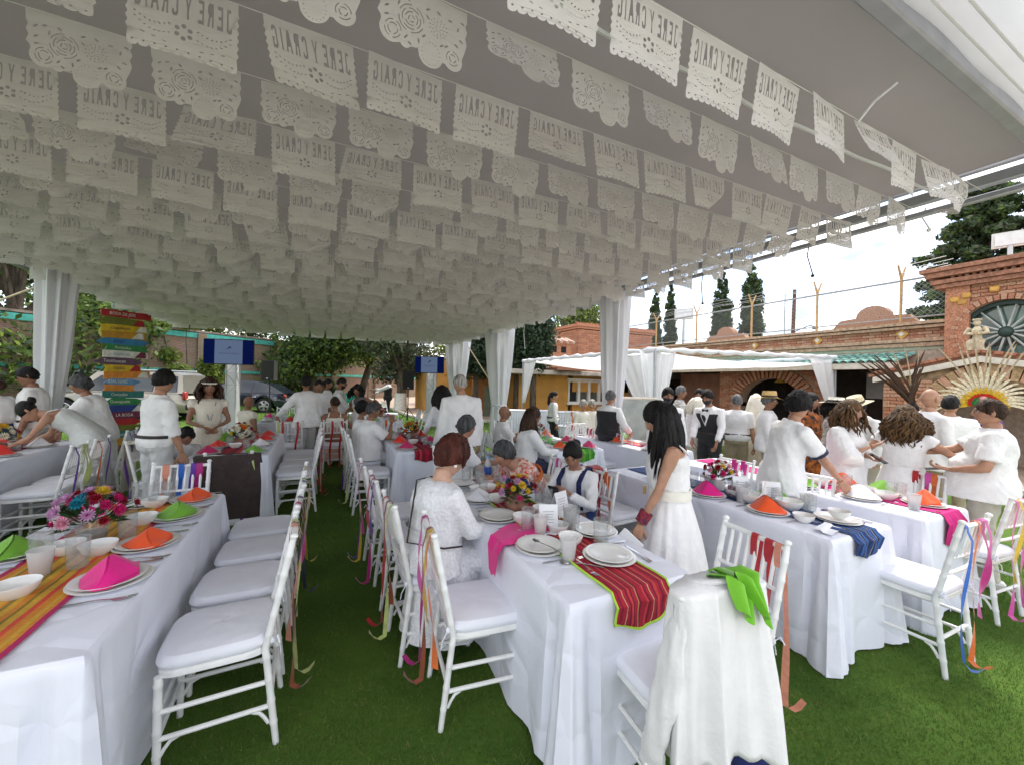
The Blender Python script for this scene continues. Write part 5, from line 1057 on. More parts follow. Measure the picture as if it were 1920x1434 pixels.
def napkin_mesh(v, peak=.088):
 """a square napkin folded to a triangle and stood on the plate like a tent"""
 q = random.Random(300 + v); b = MB(); nu, nv = 18, 8; wv = .125; dp = .105
 def f(u, t, s):
  x = (u - .5) * 2; zr = peak * (1 - abs(x) ** (1.25 + .3 * q0)) ; y = s * dp * t * (1 - .55 * abs(x)) + skew * x * .02
  z = zr * (1 - t) ** (1.0) + .003; z += .004 * math.sin(x * 7 + s + v) * t * (1 - t) * 4; return (x * wv * (1 - .06 * t), y + .012 * math.sin(x * 4 + v) * (1 - t), max(.003, z))
 q0 = q.random(); skew = q.uniform(-1, 1)
 b.grid(lambda u, t: f(u, t, 1), nu, nv); b.grid(lambda u, t: f(u, t, -1), nu, nv)
 b.grid(lambda u, t: tuple(Vector(f(u, t * .9, -1)) + Vector((.006, -.006, .004 + .006 * t))), nu, nv)
 return b.mesh('napkin', nap['white'])
nap = {k: mat(k + ' napkin cloth', c, .8, .04, 9, .2, 120, sheen=.2) for k, c in dict(white=(.82, .82, .86), pink=(.72, .005, .22), orange=(.80, .085, .01), red=(.70, .03, .02), green=(.17, .42, .03), dgreen=(.03, .22, .05), magenta=(.55, .01, .12)).items()}
NAP = [napkin_mesh(v, p_) for v, p_ in enumerate((.08, .092, .10, .07))]
NAPC = dict(white='white', pink='hot pink', orange='orange', red='red', green='lime green', dgreen='dark green', magenta='magenta')
def setting(tkey, where, x, y, rz, colr, np=1, nv=None, group=True):
 """two stacked plates, a folded napkin on them and cutlery beside: each a thing of its own"""
 z = TT
 for k in range(2):
  o = place('plate', ITEM['plate'], None, (x + rnd.uniform(-.006, .006), y + rnd.uniform(-.006, .006), z + .0125 * k), (0, 0, rnd.uniform(0, 6)), sc=1.0 - .1 * k)
  tag(o, '%s white plate %s' % ('lower' if k == 0 else 'upper', where), 'plate', 'stacked white plates on the tables')
 if colr:
  v = rnd.randrange(4) if nv is None else nv
  o = place('napkin', NAP[v], None, (x, y, z + .021), (0, 0, rz + rnd.uniform(-.25, .25)), mt=nap[colr]); tag(o, '%s folded napkin %s' % (NAPC[colr], where), 'napkin', 'napkins folded into tents on the plates')
 ux, uy = -math.sin(rz), math.cos(rz); rx, ry = math.cos(rz), math.sin(rz)
 for nm, off in (('knife', .175), ('fork', -.175)):
  o = place(nm, ITEM[nm], None, (x + rx * off - ux * .02, y + ry * off - uy * .02, z + .002), (0, 0, rz + PI / 2 + rnd.uniform(-.15, .15))); tag(o, '%s %s' % (nm, where), 'cutlery', 'knives and forks beside the plates')
def item(kind, x, y, label, cat, group=None, z=TT, rz=0, fill=None, lv=.6, sc=1, mt=None):
 o = place(dict(glass='drinking_glass', cup='plastic_cup').get(kind, kind), ITEM[kind], None, (x, y, z), (0, 0, rz), sc=sc, mt=mt); tag(o, label, cat, group)
 if fill:
  b = MB(); r0, r1, h = dict(glass=(.0305, .0335, .11), cup=(.029, .041, .105), bowl=(.03, .06, .03))[kind]; b.lathe([(r0, .012), (r0 + (r1 - r0) * lv, .012 + (h - .012) * lv)], 18); p_ = b.build('drink' if kind != 'bowl' else 'contents', fill, o)
 return o
juice = dict(pink=mat('pale pink drink', (.80, .52, .42), .3, .05, 9), red=mat('dark red hibiscus drink', (.13, .008, .03), .15, .1, 9, coat=.3), milk=mat('milky horchata drink', (.74, .68, .60), .35, .04, 9), salsa=mat('red salsa', (.42, .05, .02), .35, .4, 60, .6, 90))
# ---- flowers
petal = {k: mat(k + ' petals', c, .6, .18, 40, transl=.3) for k, c in dict(yellow=(.75, .50, .03), pink=(.75, .33, .45), crimson=(.30, .004, .02), magenta=(.65, .02, .18), white=(.80, .78, .66), blue=(.02, .07, .26), teal=(.01, .22, .32), lilac=(.62, .34, .58), orange=(.75, .20, .03)).items()}
stalk = mat('flower leaf green', (.04, .11, .03), .5, .3, 20, transl=.2)
clayv = mat('brown clay vase', (.30, .15, .10), .6, .2, 14, .2, 40)
def blossom(col, r_, n=14, rings=3, core=None):
 key = (col, r_, n)
 b = MB(); q = random.Random(hash(col) % 99 + n)
 for k in range(rings):
  a_t = .25 + .55 * k
  for j in range(n - 2 * k):
   a = 2 * PI * j / (n - 2 * k) + k * .3; L_ = r_ * (1 - .2 * k); w = r_ * 2.6 / n * (1.15)
   c, s = math.cos(a), math.sin(a); pts = []
   for t, ww in ((.12, .35), (.5, 1), (.85, .85), (1, .2)):
    rr = L_ * t; z = L_ * (math.sin(a_t) * t + .10 * t * t * k); rr *= math.cos(a_t * t * .9)
    pts.append([(rr * c - s * w * ww * .5, rr * s + c * w * ww * .5, z + .1 * w), (rr * c, rr * s, z), (rr * c + s * w * ww * .5, rr * s - c * w * ww * .5, z + .1 * w)])
   vs = [p for row in pts for p in row]; b.add(vs, [(3 * i + m_, 3 * i + m_ + 1, 3 * i + m_ + 4, 3 * i + m_ + 3) for i in range(3) for m_ in (0, 1)])
 b.ball((0, 0, r_ * .2), (r_ * .2, r_ * .2, r_ * .14), 8, 5, 1)
 return b.mesh('blossom', [petal[col], petal[core] if core else petal[col]])
BL = {c: blossom(c, .034, 13, 3, k) for c, k in (('yellow', 'orange'), ('pink', 'yellow'), ('crimson', None), ('magenta', None), ('white', 'yellow'), ('blue', None), ('teal', None), ('lilac', 'magenta'), ('orange', None))}
def bouquet(label, x, y, cols, r_=.15, vase='clay', n=30, seed=1, h=.12, leaves=60, group='flower centrepieces on the tables', nmk='flower_centrepiece'):
 q = random.Random(seed); t = thing(nmk, label, 'flowers', (x, y, TT), 0, group)
 if vase == 'clay': b = MB(); b.lathe([(.001, 0), (.05, 0), (.075, .03), (.08, .06), (.066, .1), (.06, .1), (.05, .03)], 20, cap=False); b.build('vase', clayv, t)
 elif vase == 'glass': b = MB(); b.lathe([(.001, .002), (.05, 0), (.06, .05), (.066, .10), (.063, .10), (.055, .04), (.001, .008)], 20, cap=False); b.build('vase', glassm, t); b = MB(); b.lathe([(.001, .01), (.05, .01), (.056, .06)], 16); b.build('water', mat('vase water', (.25, .20, .14), .2, .2, 9), t)
 else: b = MB(); b.lathe([(.001, 0), (.04, 0), (.055, .05), (.05, .1), (.001, .095)], 16, cap=False); b.build('vase', china, t)
 b = MB(); lv = []
 for k in range(leaves):
  a = q.uniform(0, 6.28); e = q.uniform(-.35, 1.1); L_ = r_ * q.uniform(.7, 1.25); d = Vector((math.cos(a) * math.cos(e), math.sin(a) * math.cos(e), math.sin(e) * .8)); p0 = Vector((0, 0, h - .02)) + d * L_ * .45; p1 = Vector((0, 0, h)) + d * L_; s_ = d.cross(Vector((0, 0, 1))).normalized() * q.uniform(.008, .02); m_ = (p0 + p1) / 2 + Vector((0, 0, .012))
  b.add([p0, m_ - s_, p1, m_ + s_], [(0, 1, 2, 3)])
 b.build('leaves', stalk, t, smooth=False)['kind'] = 'stuff'
 for k in range(n):
  f = (k + .5) / n; e = 1.45 - 1.5 * f + q.uniform(-.1, .1); a = k * 2.4; d = Vector((math.cos(a) * math.cos(e), math.sin(a) * math.cos(e), math.sin(e) * .85)); p_ = Vector((0, 0, h + .01)) + d * r_ * q.uniform(.82, 1.04)
  c = cols[q.randrange(len(cols))]
  o = place('blossom', BL[c], t, p_, d.to_track_quat('Z', 'Y').to_euler(), sc=q.uniform(.7, 1.15) * r_ / .15)
 return t
bouquet('large mixed bouquet of yellow, pink, crimson and teal flowers on the orange runner', -1.05, 2.80, ['yellow', 'yellow', 'pink', 'crimson', 'crimson', 'teal', 'lilac', 'magenta'], .155, 'glass', 34, 2, .135)
bouquet('mixed bouquet with blue, magenta and yellow flowers on the red runner', 1.25, 2.47, ['yellow', 'yellow', 'magenta', 'blue', 'white', 'crimson', 'lilac', 'blue'], .135, 'clay', 30, 3, .12)
bouquet('yellow, white and magenta bouquet on the blue runner', 3.16, 2.34, ['yellow', 'white', 'magenta', 'magenta', 'crimson', 'pink'], .135, 'china', 26, 4, .12)
bouquet('bouquet with teal flowers on the pink runner behind the boy', 4.28, 2.45, ['teal', 'blue', 'crimson', 'teal'], .12, 'clay', 18, 5, .12)
bouquet('orange red lilies at the near end of the table before the waiters', 4.4, 4.2, ['orange', 'orange', 'crimson'], .11, 'china', 14, 6, .1)
bouquet('pale rose bouquet on the green runner', 3.2, 5.7, ['white', 'pink', 'white', 'crimson'], .15, 'clay', 22, 7, .13)
bouquet('autumn coloured bouquet on the dark red runner', 1.26, 6.15, ['crimson', 'orange', 'yellow', 'crimson'], .15, 'clay', 22, 8, .12)
bouquet('red and yellow bouquet on the table behind the brown jacket', -.92, 6.2, ['crimson', 'orange', 'yellow', 'white', 'crimson'], .15, 'clay', 24, 9, .13)
bouquet('yellow and green bouquet on the far left table', -3.15, 6.3, ['yellow', 'white', 'crimson', 'yellow'], .17, 'clay', 22, 10, .15)
bouquet('dark flower bouquet on the back middle table', 1.25, 9.6, ['crimson', 'orange', 'magenta'], .15, 'clay', 14, 11, .12)
# ---- left table settings
RZl, RZr = PI / 2, -PI / 2
for y, c, w in ((2.25, 'pink', 'nearest the camera on the aisle side of the left table'), (2.66, 'orange', 'second from the camera on the aisle side of the left table'), (3.12, 'green', 'third from the camera on the aisle side of the left table'), (3.50, 'orange', 'at the far aisle corner of the left table')):
 setting('L', w, -.785, y, RZl, c, nv={2.25: 1, 2.66: 3, 3.12: 0, 3.5: 3}[y])
setting('L', 'at the left frame edge on the orange runner table', -1.30, 2.74, RZr, 'green', nv=0); setting('L', 'behind the large bouquet on the left table', -1.27, 3.27, RZr, 'pink')
setting('L', 'at the head of the left table before the ribboned chair', -1.06, 3.5, 0, None)
GL = 'drinking glasses on the tables'; BO = 'white bowls on the tables'; CU = 'plastic cups on the tables'
for x, y, n in ((-1.10, 2.68, 'left bowl of the pair behind the frosted cup on the orange runner'), (-.96, 2.62, 'right bowl of the pair behind the frosted cup on the orange runner'), (-1.06, 2.24, 'bowl on the orange runner left of the pink napkin'), (-1.10, 1.98, 'bowl at the left frame edge on the orange runner'), (-.93, 3.05, 'bowl right of the large bouquet'), (-.98, 3.42, 'bowl beyond the large bouquet near the far end of the left table')): item('bowl', x, y, 'white ' + n, 'bowl', BO)
for x, y, n in ((-.97, 2.46, 'glass between the pink napkin and the bowls on the orange runner'), (-1.16, 2.62, 'glass before the green napkin at the left frame edge'), (-1.03, 1.94, 'glass at the lower left frame edge on the orange runner'), (-1.16, 2.9, 'glass before the vase of the large bouquet'), (-.92, 2.82, 'glass right of the vase of the large bouquet'), (-1.02, 3.5, 'tall glass left at the far end of the left table'), (-.94, 3.54, 'tall glass right at the far end of the left table'), (-1.1, 3.55, 'third tall glass at the far end of the left table')): item('glass', x, y, 'clear ' + n, 'glass', GL, sc=1.15)
item('cup', -1.08, 2.44, 'frosted plastic cup with pale drink on the orange runner', 'cup', CU, fill=juice['pink'], lv=.55)
# ---- centre table
for x, y, w in ((1.36, 1.62, 'at the near end of the red runner table'), (1.09, 1.86, 'nearest on the left side of the red runner table'), (1.07, 2.38, 'second on the left side of the red runner table'), (1.08, 2.80, 'third on the left side of the red runner table'), (1.10, 3.26, 'before the grey haired woman at the red runner table'), (1.51, 1.93, 'right side of the red runner table beside the standing woman')):
 setting('C', w, x, y, PI / 2 if x < 1.2 else (0 if x < 1.45 else -PI / 2), 'white' if y == 2.80 else None, nv=3)
for x, y, n in ((1.27, 1.84, 'bowl nearest the camera on the red runner'), (1.30, 2.02, 'bowl beside the cups on the red runner'), (1.18, 2.24, 'bowl before the bouquet on the red runner'), (1.38, 2.34, 'bowl right of the bouquet on the red runner'), (1.20, 2.70, 'bowl left of the bouquet on the red runner'), (1.25, 3.0, 'bowl behind the bouquet on the red runner'), (1.15, 2.98, 'bowl by the third plate on the red runner'), (1.32, 3.2, 'bowl near the water bottle on the red runner')): item('bowl', x, y, 'white ' + n, 'bowl', BO, sc=.95)
for x, y, n in ((1.43, 1.78, 'glass beside the near plate on the red runner table'), (1.14, 2.10, 'glass left of the pink drink on the red runner'), (1.36, 1.98, 'glass of the pair behind the near bowl'), (1.41, 2.02, 'second glass of the pair behind the near bowl'), (1.48, 2.45, 'glass right of the bouquet before the girl'), (1.52, 2.62, 'second glass right of the bouquet before the girl'), (1.22, 3.1, 'glass behind the bouquet, left'), (1.3, 3.34, 'glass left of the water bottle'), (1.45, 3.3, 'glass right of the water bottle'), (1.18, 3.34, 'glass before the grey haired woman')): item('glass', x, y, 'clear ' + n, 'glass', GL, sc=1.15)
item('cup', 1.15, 1.68, 'frosted plastic cup with a little pale drink at the near plates', 'cup', CU, fill=juice['milk'], lv=.3); item('cup', 1.18, 2.02, 'plastic cup full of pale pink drink on the red runner', 'cup', CU, fill=juice['pink'], lv=.75); item('cup', 1.45, 2.12, 'plastic cup of pale drink behind the folded card', 'cup', CU, fill=juice['pink'], lv=.8)
item('glass', 1.16, 2.88, 'glass with amber drink behind the white napkin', 'glass', GL, fill=juice['pink'], lv=.5)
paper = mat('white card', (.82, .82, .84), .7, .02, 9); printm = mat('grey print', (.32, .32, .36), .7, .1, 30)
def tent_card(label, x, y, rz, s=1, z=TT):
 t = thing('menu_card', label, 'card', (x, y, z), rz, 'white folded menu cards'); b = MB()
 for sg in (-1, 1): b.loft([[(-.05 * s, sg * .035 * s + o_, .001), (.05 * s, sg * .035 * s + o_, .001), (.05 * s, o_, .13 * s), (-.05 * s, o_, .13 * s)] for o_ in (0, sg * .0012)])
 b.build('card', paper, t, smooth=False); b = MB()
 for k in range(5): w = .03 - .004 * (k % 3); zz = (.095 - .013 * k) * s; yy = -.035 * s * (1 - zz / (.13 * s)) - .0032; b.box((0, yy, zz), (w * 2 * s, .0006, .003), rot=(math.atan2(.035, .13) * -1, 0, 0))
 b.build('printed_lines', printm, t, smooth=False)
tent_card('white folded menu card standing on the red runner by the cups', 1.28, 2.10, R(-20), 1.15); tent_card('larger white folded card before the girl with the phone', 1.48, 2.28, R(20), 1.25); tent_card('white folded card on the blue runner by the bouquet', 3.14, 2.13, R(-30), 1.3); tent_card('white folded card at the green napkin on the blue runner', 3.2, 1.92, R(-40), 1.3)
# pink cloth napkin sliding off the table
b = MB()
def nf(u, v):
 x = 1.27 - .46 * u; off = max(0, .905 - x); L_ = off * 1.9; z = TT + .016 - (L_ if x < .905 else 0) + .012 * math.sin(u * 9 + v * 3) * (1 - u) + .02 * math.exp(-((v - .5 + .3 * u) / .2) ** 2) * (1 - u); w = .10 + .05 * math.sin(PI * u) - .055 * u
 return (max(x, .905 - .025 - .05 * off), 2.02 + (v - .5) * 2 * w + .10 * (1 - u) + .02 * math.sin(u * 6), z + .01 * math.sin(v * 8) * (x < .905))
b.grid(nf, 40, 14); tag(b.build('napkin', nap['pink']), 'unfolded hot pink napkin sliding off the left edge of the centre table', 'napkin')
b = MB(); b.grid(lambda u, v: (1.08 + .2 * u, 1.98 + .14 * v, TT + .006 + .012 * math.sin(u * 7 + v * 5) ** 2), 16, 12); tag(b.build('napkin', nap['white']), 'crumpled white napkin between the pink napkin and the near plates', 'napkin')
b = MB(); b.grid(lambda u, v: (1.40 + .15 * u, 2.86 + .22 * v, TT + .01 + .05 * math.exp(-((u - .5) / .3) ** 2) * (1 - v * .5)), 14, 12); tag(b.build('napkin', nap['pink']), 'rumpled hot pink napkin behind the bouquet on the red runner', 'napkin')
t = thing('water_bottle', 'clear plastic water bottle with a blue label at the far end of the centre table', 'bottle', (1.40, 3.38, TT)); b = MB(); b.lathe([(.001, 0), (.031, 0), (.033, .01), (.033, .13), (.030, .15), (.013, .185), (.013, .2)], 16, cap=False); b.build('body', plasticcup, t); b = MB(); b.lathe([(.0336, .05), (.0336, .12)], 16, cap=False); b.build('label', mat('blue bottle label', (.03, .10, .42), .4, .3, 40), t); b = MB(); b.lathe([(.015, .195), (.015, .215), (.001, .216)], 12); b.build('cap', mat('pale blue cap', (.3, .45, .7), .4), t)
# spoons
def spoon(label, x, y, rz, big=1, z=TT + .004, tilt=0):
 b = MB(); b.ball((-.085, 0, .004), (.026, .017, .006), 12, 6); b.tube([(-.06, 0, .005), (0, 0, .010), (.10, 0, .004)], [.004, .003, .005], 6, flat=.5); o = b.build('spoon', steel, None, (x, y, z), rz); o.scale = (big,) * 3; o.rotation_euler = (0, tilt, rz); tag(o, label, 'spoon', 'spoons')
spoon('spoon lying on the nearest left plate of the centre table', 1.10, 1.77, R(-62), 1.05, TT + .032, R(10)); spoon('spoon on the red runner left of the near plate', 1.18, 1.60, R(-40))
# ---- blue runner table
for x, y, c, w in ((2.93, 1.78, 'orange', 'nearest on the left of the blue runner table'), (2.90, 2.25, 'pink', 'second on the left of the blue runner table'), (2.92, 2.74, 'orange', 'third on the left of the blue runner table'), (3.21, 1.48, None, 'at the near end of the blue runner table under the salsa bowl'), (3.32, 1.98, 'green', 'behind the large bowl on the blue runner table'), (3.30, 3.0, 'white', 'at the far right of the blue runner table')):
 setting('B', w, x, y, PI / 2 if x < 3.1 else (0 if y < 1.6 else -PI / 2), c, nv=2)
item('bowl', 2.97, 1.56, 'small white bowl of red salsa on the blue runner table edge', 'bowl', BO, fill=juice['salsa'], lv=.9, sc=.9); item('bowl', 3.19, 1.46, 'white bowl of red salsa standing on the end plates', 'bowl', BO, fill=juice['salsa'], lv=.9, z=TT + .032, sc=.9)
for x, y, s, n in ((3.16, 1.76, 1.25, 'large white bowl nearest on the blue runner'), (3.06, 1.98, 1.3, 'large white bowl with a spoon on the blue runner'), (3.10, 2.14, 1.15, 'white bowl behind the red drinks'), (3.3, 2.5, 1.2, 'white bowl behind the bouquet on the blue runner')): item('bowl', x, y, n, 'bowl', BO, sc=s)
for x, y, f, n in ((3.06, 2.14, 'red', 'tall glass of dark red drink on the blue runner'), (3.0, 2.02, 'red', 'plastic cup of dark red drink left of the spoon bowl')): item('glass' if f and n[0] == 't' else 'cup', x, y, n, 'glass' if n[0] == 't' else 'cup', CU if n[0] == 'p' else GL, fill=juice[f], lv=.75, sc=1.1)
item('cup', 3.30, 1.72, 'clear plastic cup near the end of the blue runner table', 'cup', CU)
for x, y, n in ((3.16, 2.05, 'glass right of the dark red drink'), (3.22, 1.98, 'small glass behind the large bowls'), (3.24, 1.66, 'tall glass before the clear plastic cup'), (3.04, 2.5, 'glass left of the folded card on the blue runner'), (3.03, 2.38, 'glass right of the pink napkin on the blue runner'), (3.18, 1.86, 'glass beside the green napkin')): item('glass', x, y, 'clear ' + n, 'glass', GL, sc=1.1)
b = MB(); b.tube([(3.07, 1.93, TT + .05), (3.06, 1.89, TT + .12), (3.04, 1.86, TT + .20)], [.016, .006, .006], 6, flat=.5); tag(b.build('serving_spoon', china), 'white serving spoon standing in the large bowl on the blue runner', 'spoon')
b = MB(); b.grid(lambda u, v: (2.84 + .22 * u, 1.33 + .1 * v + .05 * u, TT + .008 + .01 * (v > .5) + .004 * math.sin(u * 6)), 12, 8); tag(b.build('napkin', nap['white']), 'white napkin lying flat at the near corner of the blue runner table', 'napkin')
b = MB(); b.box((3.36, 1.52, TT + .006), (.05, .3, .008), R(-20), bev=.003); tag(b.build('folded_fan', mat('dark violet lacquer', (.05, .02, .10), .4)), 'dark closed folding fan lying beside the end plates', 'fan')
# ---- pink runner table
for x, y, c, w in ((4.08, 1.72, 'white', 'nearest on the left of the pink runner table'), (4.36, 1.42, 'orange', 'at the near end of the pink runner table'), (4.02, 2.15, 'green', 'under the hand of the teenage boy'), (4.45, 2.02, 'orange', 'second on the right of the pink runner table'), (4.45, 1.72, 'green', 'nearest on the right of the pink runner table'), (4.03, 2.95, 'white', 'at the far left of the pink runner table')):
 setting('E', w, x, y, PI / 2 if x < 4.2 else (0 if y < 1.5 else -PI / 2), c, nv=2)
for x, y, n in ((4.26, 1.62, 'white bowl nearest on the pink runner'), (4.30, 1.78, 'white bowl behind the nearest on the pink runner'), (4.24, 2.1, 'white bowl in the middle of the pink runner')): item('bowl', x, y, n, 'bowl', BO, sc=1.1)
item('cup', 4.12, 1.40, 'clear plastic cup of dark red drink at the near end of the pink runner', 'cup', CU, fill=juice['red'], lv=.5); item('cup', 4.16, 2.28, 'plastic cup of pale pink drink on the pink runner', 'cup', CU, fill=juice['pink'], lv=.6)
for x, y, n in ((4.4, 1.58, 'tall glass by the orange napkin on the pink runner'), (4.34, 1.62, 'second tall glass by the orange napkin on the pink runner'), (4.32, 1.92, 'glass by the lime napkin on the pink runner')): item('glass', x, y, 'clear ' + n, 'glass', GL, sc=1.1)
# ---- the tables further back
def row(key, spec, dx, name):
 cx, cy, w, l = TABLES[key]
 for i, (s, f, c) in enumerate(spec):
  setting(key, '%s on the %s' % (['first from the camera', 'second from the camera', 'third from the camera', 'fourth from the camera', 'fifth from the camera', 'sixth from the camera', 'seventh from the camera', 'last'][i], name), cx + s * dx, cy - l / 2 + l * f, PI / 2 if s < 0 else -PI / 2, c)
 for i in range(4):
  item('glass', cx + (-.1 if i % 2 else .1) + rnd.uniform(-.02, .02), cy - l * .3 + l * .18 * i, 'clear glass number %s along the %s' % (['one', 'two', 'three', 'four'][i], name) if 0 else 'clear glass, %s from the camera on the %s' % (ordn[i], name), 'glass', GL)
 for i in range(2): item('bowl', cx + rnd.uniform(-.06, .06), cy - l * .2 + l * .35 * i, 'white bowl at the %s part of the %s' % (['near', 'far'][i], name), 'bowl', BO)
row('K', ((1, .08, 'green'), (-1, .1, 'magenta'), (1, .33, 'white'), (-1, .35, 'red'), (1, .57, 'red'), (-1, .6, 'green'), (1, .8, 'red')), .23, 'table behind the brown jacket')
row('A', ((1, .1, 'white'), (1, .35, 'red'), (-1, .5, 'orange'), (1, .68, 'white'), (-1, .8, 'red')), .2, 'far left table')
row('M', ((-1, .08, 'magenta'), (1, .05, 'dgreen'), (-1, .33, 'red'), (1, .35, 'magenta'), (-1, .58, 'white'), (1, .62, 'red'), (-1, .82, 'dgreen'), (1, .84, 'orange')), .22, 'dark red runner table')
row('D', ((1, .06, 'magenta'), (-1, .1, 'orange'), (1, .36, 'magenta'), (-1, .42, 'green'), (1, .7, 'orange'), (-1, .74, 'red')), .22, 'green runner table')
row('F', ((-1, .12, 'white'), (1, .3, 'pink'), (-1, .5, 'orange'), (1, .7, 'green')), .22, 'table before the waiters')
row('H', ((1, .1, 'red'), (-1, .2, 'white'), (1, .5, 'green'), (-1, .6, 'pink')), .22, 'back left table'); row('J', ((-1, .1, 'green'), (1, .15, 'white'), (-1, .5, 'red'), (1, .6, 'pink')), .22, 'back middle table'); row('N', ((1, .55, 'red'), (1, .8, 'white')), .2, 'table corner at the left frame edge')

# ---------------------------------------------------------------- white canopy with drapes (right)
cv = thing('white_canopy', 'small flat white canopy with wrapped bars and gathered corner drapes', 'canopy', (0, 0, 0)); X0, X1, Y0, Y1, ZC = 7.0, 13.4, 6.9, 13.6, 2.5
def wrapbar(p, q_, r_=.055):
 b = MB(); p, q_ = Vector(p), Vector(q_); n = 30
 b.tube([p.lerp(q_, k / n) + Vector((0, 0, .018 * math.sin(k * 2.3))) for k in range(n + 1)], [r_ * (1 + .28 * math.sin(k * 1.9)) for k in range(n + 1)], 8); b.build('wrapped_bar', drape_m, cv)
for p, q_ in (((X0, Y0, ZC), (X1, Y0 - .6, ZC + .12)), ((X0, Y0, ZC), (X0, Y1, ZC)), ((X1, Y0 - .6, ZC + .12), (X1, Y1, ZC)), ((X0, Y1, ZC), (X1, Y1, ZC))): wrapbar(p, q_)
b = MB(); b.grid(lambda u, v: (X0 + (X1 - X0) * u, Y0 - .6 * u * (1 - v) + (Y1 - Y0) * v, ZC - .02 - .16 * math.sin(PI * u) * (1 + .3 * math.sin(v * 44)) - .05 * math.sin(v * 44) * math.sin(PI * u) ** .5), 26, 90); b.build('sagging_roof_cloth', mat('thin white canopy cloth', (.80, .79, .78), .7, .03, 3, transl=.5), cv)
for i, (x, y, zt) in enumerate(((X0, Y0, ZC), (X1, Y0 - .6, ZC + .12), (X0, Y1, ZC), (X1, Y1, ZC))):
 b = MB(); b.tube([(x, y, 0), (x, y, zt)], .03, 8); b.build('post', alu, cv)
def swag(x, y, zt, dx, dy, wd, zb, name='corner_drape', sp=.55):
 b = MB()
 def f(u, v):
  k = v; ww = wd * (1 - k) ** .8 + .10; z = zt - (zt - zb) * v; fx = (u - .5) * 2
  off = (u) * ww if sp > .9 else (u - .5) * ww
  return (x + dx * off + .03 * math.sin(u * 22 + v * 3) * abs(dy) + .02 * math.sin(u * 9), y + dy * off + .03 * math.sin(u * 22 + v * 2) * abs(dx), z - .10 * math.sin(PI * u) * (1 - v))
 b.grid(f, 46, 24); b.build(name, drape_m, cv)
swag(X0, Y0, ZC, 0, 1, 1.3, .75, sp=1); swag(X0, Y0, ZC, 1, -.1, .5, .75, sp=1); swag(X0, Y0, ZC, -.4, .1, .9, .6, sp=1); swag(X1, Y0 - .6, ZC + .12, -1, .1, 1.05, .9, sp=1); swag(X0, Y1, ZC, 0, -1, .9, .9, sp=1); swag(X0, Y1, ZC, 1, 0, .3, .9, sp=1); swag(X1, Y1, ZC, -1, 0, 1.2, .8, sp=1)

# ---------------------------------------------------------------- screens, loudspeakers, signpost
def text_obj(parent, s, size, loc, rot, m, ext=.002, name='lettering', italic=0, ax='CENTER'):
 cu = bpy.data.curves.new('t', 'FONT'); cu.body = s; cu.size = size; cu.extrude = ext; cu.align_x = ax; cu.align_y = 'CENTER'; cu.shear = italic; cu.resolution_u = 2
 o_ = bpy.data.objects.new('t', cu); COL.objects.link(o_); dg = bpy.context.evaluated_depsgraph_get(); me = bpy.data.meshes.new_from_object(o_.evaluated_get(dg)); bpy.data.objects.remove(o_); bpy.data.curves.remove(cu)
 me.materials.clear(); me.materials.append(m); return place(name, me, parent, loc, rot)
screen_blue = mat('screen dark blue', (.002, .003, .018), .7, .35, 2.2, spec=0, emit=((.01, .025, .20), .10)); screen_grey = mat('screen grey blue', (.03, .04, .07), .7, .02, 2, spec=0, emit=((.20, .27, .44), .20)); screen_ink = mat('screen navy lettering', (.005, .01, .08), .3, .02, 5, emit=((.01, .02, .12), .3))
trussm = mat('truss aluminium', (.45, .45, .47), .4, .06, 9, metal=.6); lycra = mat('white stretch cover', (.74, .74, .76), .7, .03, 4, transl=.35)
